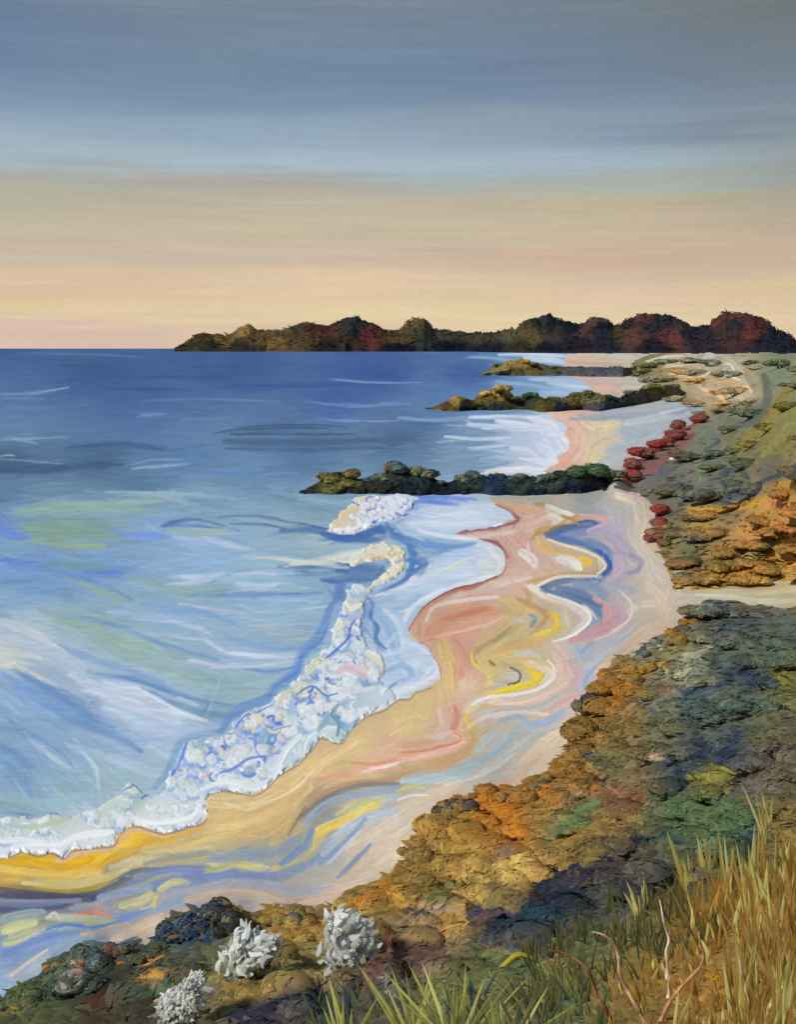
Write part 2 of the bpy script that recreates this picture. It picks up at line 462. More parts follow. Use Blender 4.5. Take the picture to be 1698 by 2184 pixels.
DK, LT = (46, 78, 120), (150, 180, 205)
SEA_ROWS = [
    ((48, 72, 112), 3, Z(1, [(250, 337), (400, 335)])), ((48, 72, 120), 3, Z(1, [(780, 340), (880, 345)])), ((50, 80, 132), 4, Z(1, [(430, 432), (560, 436), (750, 440)])), ((50, 82, 140), 6, Z(1, [(420, 382), (700, 386), (960, 382)])),
    ((46, 84, 148), 8, Z(1, [(980, 420), (1200, 425), (1450, 418)])), ((140, 170, 200), 4, Z(1, [(0, 460), (150, 455), (290, 430)])), ((130, 160, 190), 3, Z(1, [(0, 480), (80, 475), (190, 480)])),
    ((64, 96, 140), 8, Z(1, [(40, 310), (300, 325), (560, 330)])), ((110, 145, 190), 3, Z(1, [(80, 285), (400, 290), (600, 302)])), ((120, 150, 190), 3, Z(1, [(600, 488), (900, 480), (1200, 492)])), ((130, 165, 200), 4, Z(1, [(1400, 395), (1600, 410), (1800, 410)])),
    ((110, 150, 195), 5, Z(1, [(1300, 490), (1500, 510), (1750, 500)])), ((45, 72, 100), 3, Z(1, [(900, 628), (1050, 600), (1300, 590), (1480, 600)])), ((44, 70, 98), 3.5, Z(1, [(940, 618), (1200, 603), (1400, 605)])), ((46, 72, 104), 3.5, Z(1, [(980, 630), (1250, 630), (1520, 630)])),
    ((60, 92, 122), 14, Z(1, [(950, 660), (1250, 665), (1600, 655)])), ((64, 98, 128), 8, Z(1, [(960, 690), (1200, 696), (1640, 690)])), ((120, 160, 200), 4, Z(1, [(1400, 568), (1560, 575), (1700, 572)])),
    ((44, 74, 110), 4, Z(1, [(280, 690), (360, 678), (480, 680)])), ((60, 98, 140), 12, Z(1, [(330, 690), (500, 672), (700, 690)])), ((52, 84, 116), 9, Z(1, [(0, 790), (200, 785), (400, 760), (520, 762)])), ((60, 90, 122), 12, Z(1, [(0, 770), (250, 765), (450, 772)])),
    ((220, 228, 238), 2.5, Z(1, [(0, 725), (30, 720), (60, 722)])), ((180, 200, 220), 2.5, Z(1, [(0, 735), (120, 745), (260, 757)])), ((170, 195, 215), 2.5, Z(1, [(560, 760), (650, 740), (780, 738)])), ((150, 185, 215), 5, Z(1, [(560, 778), (640, 768), (750, 765)])),
    ((90, 140, 200), 5, Z(1, [(850, 790), (960, 795), (1100, 788)])), ((160, 190, 210), 2, Z(1, [(600, 548), (660, 546), (710, 540)])), ((140, 172, 200), 4, Z(1, [(0, 655), (150, 650), (300, 640)])), ((120, 155, 190), 4, Z(1, [(0, 640), (100, 645), (220, 648)])),
    ((100, 140, 170), 3, Z(1, [(400, 912), (600, 905), (880, 912)])), ((150, 190, 200), 6, Z(1, [(450, 875), (700, 882), (1000, 900)])), ((160, 190, 178), 12, Z(1, [(200, 920), (450, 925), (700, 915)])), ((150, 180, 165), 18, Z(1, [(60, 955), (250, 945), (600, 950)])),
    ((168, 192, 196), 14, Z(1, [(600, 890), (720, 895), (800, 930)])),
    # the dark ripples off the reef
    ((58, 96, 144), 5, Z(3, [(690, 70), (800, 40), (880, 50), (960, 70)])), ((62, 102, 150), 5, Z(3, [(700, 75), (780, 66), (940, 80)])), ((64, 104, 150), 3, Z(3, [(720, 52), (820, 34)])), ((60, 100, 152), 4, Z(3, [(930, 30), (1050, 26), (1160, 34), (1220, 50)])),
    ((72, 110, 156), 6, Z(3, [(980, 62), (1100, 60), (1220, 80)])), ((54, 92, 140), 5, Z(3, [(1190, 45), (1280, 60), (1400, 85), (1470, 100)])), ((70, 112, 160), 16, Z(3, [(1200, 90), (1320, 85), (1440, 110), (1560, 130), (1640, 120)])), ((58, 98, 150), 12, Z(3, [(1380, 110), (1460, 118), (1560, 90), (1640, 100)])),
    # greens and blues in the shallows
    ((150, 178, 138), 12, Z(3, [(130, 130), (280, 150), (450, 155)])), ((132, 165, 150), 34, Z(3, [(120, 85), (280, 85), (440, 100)])), ((110, 140, 215), 14, Z(3, [(0, 70), (40, 100), (110, 120)])), ((118, 155, 225), 12, Z(3, [(480, 90), (560, 110), (700, 110)])),
    ((170, 195, 230), 14, Z(3, [(740, 115), (860, 135), (980, 140)])), ((160, 185, 165), 14, Z(3, [(720, 90), (830, 100), (960, 95)])), ((196, 208, 222), 8, Z(3, [(880, 125), (960, 150), (1060, 165)])),
    ((94, 128, 214), 10, Z(3, [(0, 215), (60, 222), (130, 218)])), ((92, 130, 216), 12, Z(3, [(360, 262), (430, 262), (520, 275)])), ((120, 158, 150), 16, Z(3, [(200, 225), (330, 245), (460, 250)])), ((150, 180, 166), 13, Z(3, [(270, 290), (400, 340), (540, 385)])),
    ((108, 150, 196), 10, Z(3, [(220, 240), (340, 290), (470, 340), (560, 380)])), ((116, 156, 200), 12, Z(3, [(60, 230), (200, 252), (300, 275)])), ((96, 140, 190), 5, Z(3, [(0, 300), (70, 305), (150, 300)])),
    ((146, 176, 170), 16, Z(3, [(560, 290), (700, 320), (860, 350), (960, 350)])), ((198, 212, 228), 9, Z(3, [(720, 290), (860, 285), (960, 275)])), ((190, 206, 226), 8, Z(3, [(700, 320), (780, 315), (900, 300)])), ((196, 212, 230), 14, Z(3, [(1010, 320), (1100, 330), (1180, 315)])), ((190, 206, 228), 8, Z(3, [(990, 280), (1100, 270), (1200, 278)])),
    ((100, 146, 190), 7, Z(3, [(820, 365), (1000, 368), (1180, 360), (1370, 355)])), ((98, 140, 196), 5, Z(3, [(880, 370), (1080, 352), (1280, 358)])), ((150, 182, 190), 10, Z(3, [(1150, 345), (1260, 340), (1380, 345)])),
    # cream streaks running in to the break
    ((222, 222, 208), 8, Z(3, [(1040, 200), (1150, 205), (1300, 225), (1440, 240)])), ((226, 226, 206), 14, Z(3, [(1240, 235), (1380, 215), (1520, 185), (1640, 165)])), ((70, 108, 156), 5, Z(3, [(1230, 243), (1400, 240), (1500, 235)])), ((90, 130, 170), 14, Z(3, [(1260, 270), (1400, 262), (1480, 270)])),
    ((150, 178, 196), 7, Z(3, [(1320, 260), (1400, 262), (1450, 275)])), ((66, 110, 158), 20, Z(3, [(1440, 265), (1500, 250), (1580, 250), (1620, 262)])), ((70, 112, 160), 20, Z(3, [(1410, 300), (1500, 295), (1590, 285), (1630, 250)])), ((62, 104, 158), 9, Z(3, [(1370, 300), (1430, 305), (1500, 300)])),
    ((84, 122, 180), 22, Z(3, [(1440, 330), (1450, 360), (1430, 385)])), ((150, 182, 212), 16, Z(3, [(1500, 320), (1540, 340), (1540, 380)])),
    # swells
    ((196, 208, 224), 6, Z(3, [(760, 400), (900, 425), (1050, 440)])), ((184, 200, 220), 10, Z(3, [(560, 460), (760, 480), (860, 510), (900, 540)])), ((176, 196, 216), 8, Z(3, [(500, 500), (650, 530), (800, 545), (900, 560)])), ((158, 188, 216), 16, Z(3, [(460, 440), (620, 450), (800, 470)])),
    ((128, 164, 208), 14, Z(3, [(600, 400), (760, 430), (900, 450), (1010, 500)])), ((108, 150, 192), 10, Z(3, [(340, 460), (520, 500), (660, 560), (820, 610), (930, 640)])), ((206, 216, 228), 10, Z(3, [(880, 560), (960, 600), (1100, 625), (1260, 620), (1320, 600)])), ((206, 214, 224), 8, Z(3, [(800, 640), (960, 668), (1120, 665), (1280, 640)])),
    ((130, 166, 200), 14, Z(3, [(960, 540), (1100, 580), (1240, 590), (1330, 580)])), ((190, 196, 190), 3.5, Z(3, [(1090, 490), (1220, 490), (1340, 490)])), ((188, 184, 172), 3.5, Z(3, [(1130, 525), (1260, 520), (1370, 518)])), ((180, 186, 182), 4, Z(3, [(1180, 560), (1260, 550), (1390, 555)])),
    ((196, 208, 222), 4, Z(3, [(1020, 405), (1100, 435), (1200, 430)])), ((188, 202, 220), 5, Z(3, [(1180, 440), (1300, 425), (1420, 410)])), ((96, 142, 190), 9, Z(3, [(1040, 680), (1160, 692), (1260, 665), (1300, 640)])), ((150, 184, 190), 18, Z(3, [(980, 700), (1100, 735), (1200, 735)])),
    ((150, 180, 160), 16, Z(3, [(230, 470), (340, 500), (450, 540), (640, 600)])), ((146, 178, 170), 20, Z(3, [(330, 500), (500, 600), (720, 680), (900, 740)])), ((206, 212, 214), 18, Z(3, [(-200, 440), (0, 480), (120, 520), (260, 590)])), ((184, 200, 214), 20, Z(3, [(0, 540), (200, 600), (360, 680)])),
    ((214, 216, 196), 12, Z(3, [(-60, 640), (60, 665), (160, 715), (240, 745)])), ((128, 166, 208), 14, Z(3, [(250, 580), (400, 640), (560, 690), (700, 740)])), ((110, 152, 194), 13, Z(3, [(420, 700), (600, 730), (760, 780), (900, 830)])), ((88, 134, 186), 9, Z(3, [(520, 710), (700, 770), (820, 810)])),
    ((96, 142, 178), 14, Z(3, [(640, 780), (780, 840), (960, 880), (1040, 860)])), ((90, 130, 170), 4, Z(3, [(830, 812), (900, 820), (1010, 840)])), ((70, 100, 130), 3, Z(3, [(895, 815), (885, 840), (872, 862)])), ((200, 212, 226), 20, Z(3, [(300, 700), (440, 780), (600, 850), (760, 900)])),
    ((206, 216, 228), 12, Z(3, [(400, 770), (560, 780), (720, 860), (880, 900)])), ((214, 222, 232), 8, Z(3, [(520, 760), (640, 790), (760, 860), (860, 895)])), ((186, 204, 224), 20, Z(3, [(440, 850), (600, 920), (760, 960)])), ((178, 198, 222), 14, Z(3, [(660, 920), (780, 950), (900, 950)])),
    ((84, 130, 182), 16, Z(3, [(60, 680), (160, 740), (300, 830), (420, 900)])), ((92, 138, 188), 15, Z(3, [(200, 840), (340, 910), (480, 960), (600, 1030)])), ((104, 150, 192), 16, Z(3, [(330, 880), (460, 930), (620, 1000)])), ((116, 158, 208), 10, Z(3, [(60, 760), (180, 830), (260, 860)])),
    ((112, 156, 208), 10, Z(3, [(0, 700), (80, 740), (200, 820), (320, 900)])), ((128, 168, 198), 22, Z(3, [(100, 880), (260, 960), (420, 1060)])), ((100, 146, 190), 14, Z(3, [(0, 930), (120, 960), (240, 1040), (330, 1130)])), ((96, 142, 188), 12, Z(3, [(40, 900), (150, 1000), (200, 1060)])),
    ((150, 184, 190), 18, Z(3, [(330, 1020), (470, 1080), (560, 1140)])), ((188, 206, 220), 12, Z(3, [(500, 940), (640, 1010), (720, 1060)])), ((180, 200, 220), 16, Z(5, [(300, 60), (500, 120), (640, 170)])), ((196, 212, 224), 8, Z(5, [(330, 60), (400, 150), (420, 240)])), ((186, 206, 218), 10, Z(5, [(100, 0), (200, 90), (380, 210)])),
    ((96, 142, 188), 16, Z(5, [(-60, 20), (80, 110), (160, 180), (220, 260)])), ((104, 150, 190), 14, Z(5, [(0, 110), (80, 190), (130, 260)])), ((150, 184, 192), 24, Z(5, [(150, 170), (260, 260), (340, 310)])), ((146, 180, 188), 20, Z(5, [(0, 270), (120, 300), (280, 320)])), ((100, 140, 180), 6, Z(5, [(0, 345), (140, 352), (240, 352)])),
]

# bright wash in the far bays and the lagoon behind the break
LAGOON_ROWS = [
    ((206, 216, 232), 8, Z(2, [(430, 292), (560, 288), (720, 300)])), ((222, 228, 238), 12, Z(2, [(540, 305), (640, 312), (710, 325)])), ((224, 230, 240), 6, Z(2, [(560, 290), (700, 295)])), ((150, 180, 206), 6, Z(2, [(300, 300), (440, 310), (560, 330)])),
    ((188, 206, 224), 9, Z(2, [(560, 395), (700, 402), (800, 415)])), ((210, 222, 234), 8, Z(2, [(640, 410), (760, 425), (820, 430)])), ((150, 182, 206), 8, Z(2, [(420, 405), (560, 420), (700, 440)])),
    ((214, 222, 234), 8, Z(2, [(300, 560), (440, 555), (620, 560)])), ((196, 210, 226), 12, Z(2, [(300, 590), (440, 600), (620, 600)])), ((226, 230, 238), 12, Z(2, [(420, 575), (540, 590), (680, 620), (720, 640)])), ((228, 232, 240), 16, Z(2, [(560, 560), (650, 590), (680, 610)])), ((230, 234, 240), 16, Z(2, [(640, 640), (700, 650), (720, 690), (700, 720)])),
    ((196, 210, 228), 8, Z(2, [(560, 630), (640, 645), (670, 680)])), ((216, 224, 234), 9, Z(2, [(480, 690), (560, 700), (600, 730)])), ((226, 230, 238), 16, Z(2, [(560, 740), (640, 750), (700, 750)])), ((224, 226, 226), 16, Z(2, [(380, 790), (500, 780), (640, 780)])), ((228, 230, 232), 14, Z(2, [(520, 770), (600, 790), (650, 790)])),
    ((198, 214, 226), 8, Z(2, [(200, 640), (340, 650), (480, 645)])), ((186, 204, 222), 7, Z(2, [(300, 690), (420, 680), (560, 670)])), ((130, 164, 196), 8, Z(2, [(0, 560), (150, 570), (300, 560)])),
    # blue shadow of the break, painted along its seaward side
    ((96, 140, 196), 22, [(706, 1290), (690, 1336), (664, 1376), (640, 1400), (628, 1436), (588, 1466), (566, 1492), (520, 1506), (490, 1532), (470, 1560)], {'op': .5}), ((110, 152, 200), 18, [(470, 1560), (400, 1574), (376, 1600), (356, 1650), (330, 1682)], {'op': .4}), ((78, 122, 196), 8, [(700, 1330), (684, 1366), (646, 1396), (634, 1432), (590, 1462), (572, 1488)], {'op': .45}),
    ((70, 112, 176), 16, [(690, 1140), (730, 1150), (780, 1142), (812, 1126), (838, 1130)]), ((80, 124, 186), 18, [(824, 1116), (838, 1140), (870, 1156), (886, 1184)]), ((230, 232, 238), 9, [(700, 1132), (740, 1136), (790, 1124)]),
    # lagoon
    ((84, 124, 180), 9, [(780, 1270), (796, 1290), (790, 1316), (806, 1340), (800, 1362), (822, 1384)]), ((96, 136, 190), 10, [(712, 1236), (730, 1250), (722, 1270), (736, 1286)]), ((84, 124, 180), 12, [(868, 1160), (880, 1195), (866, 1235), (820, 1262)]),
    ((226, 228, 234), 10, [(800, 1270), (830, 1262), (868, 1246), (900, 1216)]), ((150, 182, 214), 22, [(800, 1300), (830, 1340), (846, 1400)]), ((208, 220, 230), 12, [(818, 1300), (850, 1330), (862, 1380)]),
    ((88, 128, 214), 10, Z(4, [(60, 100), (140, 105), (260, 120)])), ((100, 140, 216), 9, Z(4, [(50, 85), (200, 85), (330, 92)])), ((210, 224, 236), 24, Z(4, [(100, 140), (230, 140), (400, 130)])), ((196, 212, 222), 16, Z(4, [(330, 130), (400, 155), (450, 180)])), ((214, 226, 236), 18, Z(4, [(60, 190), (200, 195), (380, 190)])),
    ((226, 230, 236), 7, Z(4, [(410, 205), (470, 195), (495, 178)])), ((222, 228, 236), 9, Z(4, [(90, 225), (200, 250), (330, 262)])), ((110, 152, 196), 12, Z(4, [(30, 270), (130, 285), (250, 292), (330, 280)])), ((120, 160, 200), 8, Z(4, [(180, 310), (240, 292), (310, 285)])),
    ((80, 124, 184), 20, Z(4, [(45, 350), (110, 360), (90, 400), (40, 400)])), ((186, 206, 234), 20, Z(4, [(200, 330), (290, 340), (330, 370)])), ((212, 222, 232), 14, Z(4, [(340, 285), (400, 300), (435, 340)])), ((228, 228, 210), 12, Z(4, [(390, 300), (435, 350), (430, 390)])), ((206, 218, 220), 18, Z(4, [(180, 400), (300, 390), (400, 400)])),
    ((226, 228, 206), 6, Z(4, [(180, 400), (260, 360), (330, 340)])), ((200, 216, 232), 20, Z(4, [(60, 450), (200, 420), (340, 400)])), ((222, 228, 232), 8, Z(4, [(180, 480), (280, 450), (410, 415)])), ((186, 208, 228), 24, Z(4, [(0, 500), (120, 470), (230, 450)])), ((216, 224, 230), 12, Z(4, [(30, 610), (60, 560), (130, 510), (200, 480)])),
    ((160, 190, 214), 14, Z(4, [(-20, 560), (40, 540), (90, 500)])), ((180, 204, 224), 14, Z(4, [(-40, 700), (0, 650), (10, 600)])), ((190, 210, 226), 18, Z(4, [(-60, 760), (20, 740), (100, 730)])), ((218, 228, 238), 8, Z(4, [(20, 700), (80, 715), (130, 750)])), ((150, 186, 220), 12, Z(4, [(-60, 830), (20, 800), (60, 840), (20, 870)])),
    ((220, 224, 232), 10, Z(4, [(40, 890), (100, 860), (160, 830), (155, 790)])), ((230, 232, 236), 12, Z(4, [(-20, 920), (60, 900), (120, 870), (165, 850)])), ((206, 200, 222), 4, Z(4, [(60, 870), (120, 850), (150, 820)])), ((214, 224, 232), 18, Z(4, [(-80, 940), (0, 910), (60, 880)])),
    ((190, 206, 214), 12, Z(3, [(1500, 900), (1540, 860), (1600, 840), (1680, 790)])), ((110, 146, 210), 7, Z(3, [(1480, 830), (1560, 790), (1640, 770), (1690, 740)])), ((230, 232, 234), 16, Z(3, [(1500, 910), (1560, 860), (1640, 830), (1698, 800)])),
]
def wide(rows, k):
    return [(r[0], r[1] * k) + tuple(r[2:]) for r in rows]


SEA_ROWS = [r if r[1] > 6 or sum(r[0]) < 420 else (r[0], r[1] * 1.3, r[2], {'op': .26}) for r in wide(SEA_ROWS, 1.75)]; LAGOON_ROWS = wide(LAGOON_ROWS, 1.3)  # thin pale strokes are sea highlights painted into the colour, kept faint
many(sea, SEA_ROWS, op=.75, soft=.8, ridge=.8)
many(sea, LAGOON_ROWS, op=.9, soft=.5, ridge=1.2)
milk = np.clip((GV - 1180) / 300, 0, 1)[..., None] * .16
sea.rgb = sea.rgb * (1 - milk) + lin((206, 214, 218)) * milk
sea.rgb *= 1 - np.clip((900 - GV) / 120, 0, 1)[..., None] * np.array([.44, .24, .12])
fl = Flow(SEA_ROWS + LAGOON_ROWS, flow_sea)
autodabs(sea, 1500, lambda u, v: inside(SEA_POLY, u, v) & (v < 1110), fl, lambda u, v: 70 + (v - 743) * .1, lambda u, v: 5 + (v - 743) * .01, .07, .6, .5, .06, vrange=(745, 1110))
autodabs(sea, 2200, lambda u, v: inside(SEA_POLY, u, v) & (v > 1060), fl, lambda u, v: 80, lambda u, v: 10, .05, .6, .5, .08, vrange=(1060, 1800))
many(sea, SEA_ROWS, op=.30, soft=.9, ridge=.8)
many(sea, LAGOON_ROWS, op=.6, soft=.5, ridge=1.2)


# ------------------------------------------------------------------ beach colours
sand_ctrl = [(1000, 1065, (140, 150, 150)), (1090, 1075, (190, 170, 150)), (1150, 1070, (170, 168, 156)), (1250, 1065, (152, 158, 158)), (1320, 1060, (172, 168, 158)), (1380, 1120, (188, 178, 164)), (1120, 1110, (212, 178, 160)), (1080, 1130, (206, 176, 160)), (1080, 1170, (205, 165, 155)), (1130, 1150, (210, 176, 158)),
             (1120, 1220, (212, 176, 156)), (1160, 1200, (208, 176, 158)), (1270, 1100, (160, 164, 172)), (1300, 1130, (176, 166, 182)), (1330, 1180, (178, 172, 170)), (1310, 1220, (172, 164, 180)), (1370, 1200, (192, 180, 166)), (1400, 1260, (196, 182, 166)), (1340, 1280, (188, 182, 174)), (1270, 1290, (162, 164, 176)),
             (1060, 1250, (208, 176, 164)), (960, 1310, (206, 160, 140)), (1020, 1300, (206, 160, 134)), (900, 1340, (204, 170, 146)), (950, 1350, (206, 152, 130)), (980, 1370, (206, 156, 136)), (1040, 1330, (205, 165, 134)), (1100, 1320, (204, 174, 126)), (1160, 1320, (196, 176, 140)), (1090, 1370, (190, 172, 120)),
             (1200, 1330, (200, 192, 176)), (1300, 1310, (182, 156, 164)), (1260, 1340, (190, 160, 168)), (1400, 1320, (196, 178, 158)), (1350, 1360, (194, 178, 164)), (1270, 1390, (176, 174, 180)), (1220, 1370, (198, 184, 176)), (940, 1400, (206, 180, 140)), (1000, 1400, (196, 150, 120)), (1010, 1430, (204, 168, 140)),
             (1060, 1400, (214, 192, 138)), (1090, 1450, (196, 190, 158)), (1150, 1430, (198, 178, 130)), (1200, 1430, (214, 190, 170)), (1250, 1440, (170, 176, 190)), (950, 1460, (214, 186, 134)), (900, 1500, (218, 190, 136)), (990, 1460, (216, 188, 172)), (1040, 1480, (210, 184, 130)), (1130, 1490, (206, 186, 160)),
             (1200, 1490, (196, 178, 172)), (1050, 1530, (190, 178, 164)), (1120, 1560, (176, 178, 180)), (1180, 1560, (204, 184, 160)), (970, 1530, (216, 164, 146)), (960, 1570, (212, 172, 152)), (1000, 1560, (206, 178, 120)), (860, 1540, (222, 194, 140)), (760, 1600, (220, 192, 140)), (840, 1600, (216, 176, 144)),
             (940, 1620, (196, 160, 120)), (1060, 1600, (176, 180, 182)), (1130, 1620, (204, 186, 164)), (1000, 1650, (180, 182, 178)), (680, 1640, (222, 192, 138)), (750, 1660, (214, 184, 132)), (850, 1650, (176, 158, 116)), (900, 1670, (172, 180, 180)), (960, 1680, (206, 188, 162)), (600, 1700, (222, 190, 132)), (500, 1740, (220, 188, 132)),
             (600, 1770, (204, 174, 118)), (680, 1720, (160, 140, 110)), (700, 1750, (150, 160, 174)), (770, 1720, (206, 192, 130)), (820, 1740, (170, 178, 190)), (880, 1740, (206, 190, 166)), (800, 1800, (204, 188, 162)), (700, 1820, (176, 178, 180)), (640, 1790, (156, 166, 150)), (560, 1800, (170, 168, 140)), (450, 1790, (206, 184, 132)),
             (750, 1860, (206, 186, 162)), (640, 1870, (180, 176, 168)), (540, 1850, (152, 166, 186)), (450, 1840, (160, 166, 150)), (350, 1830, (196, 182, 140)), (300, 1790, (228, 186, 72)), (200, 1820, (232, 186, 70)), (100, 1850, (228, 182, 66)), (30, 1850, (226, 180, 80)), (200, 1865, (216, 192, 120)), (80, 1890, (176, 166, 110)),
             (600, 1910, (186, 170, 160)), (530, 1900, (176, 168, 166)), (450, 1900, (160, 164, 172)), (370, 1900, (150, 158, 170)), (330, 1880, (164, 164, 130)), (250, 1870, (120, 120, 120)), (200, 1905, (92, 92, 114)), (60, 1910, (88, 90, 116)), (120, 1915, (90, 92, 120)), (50, 1950, (80, 86, 120)), (200, 1950, (150, 160, 165)),
             (300, 1940, (166, 158, 140)), (420, 1930, (140, 154, 176)), (60, 1990, (186, 190, 150)), (140, 1985, (156, 166, 160)), (250, 1980, (150, 160, 190)), (320, 1970, (190, 168, 148)), (30, 2030, (116, 142, 188)), (100, 2020, (120, 146, 188)), (180, 1990, (140, 156, 180)), (60, 2080, (150, 168, 190)), (0, 2080, (140, 166, 200)), (280, 2000, (196, 172, 150)),
             (1250, 765, (216, 190, 170)), (1320, 765, (206, 190, 166)), (1240, 800, (206, 180, 172)), (1290, 825, (214, 184, 170)), (1350, 815, (190, 182, 160)), (1420, 815, (196, 186, 164)), (1300, 870, (160, 170, 186)), (1200, 880, (226, 184, 162)), (1230, 910, (224, 178, 158)), (1280, 920, (220, 206, 172)), (1350, 900, (176, 184, 190)),
             (1420, 880, (172, 180, 190)), (1240, 950, (222, 184, 164)), (1270, 960, (222, 200, 160)), (1220, 990, (222, 176, 150)), (1310, 960, (188, 186, 180)), (1300, 1000, (160, 168, 174)), (1480, 865, (160, 170, 180)), (1260, 990, (218, 200, 168)),
             (1550, 1268, (196, 186, 158)), (1660, 1265, (186, 176, 140)), (1900, 1268, (186, 176, 140)), (-250, 1900, (170, 165, 130)), (-250, 2050, (140, 150, 175))]
sand = Sheet(field(sand_ctrl, warp=12, scale=45, power=3.2))


def flow_sand(u, v):
    return math.atan2(-1, 1.3) * (1 if u < 1000 else 1.1) + .7 * math.sin(v * .035 + u * .01) + (0.35 if v > 1700 else 0)


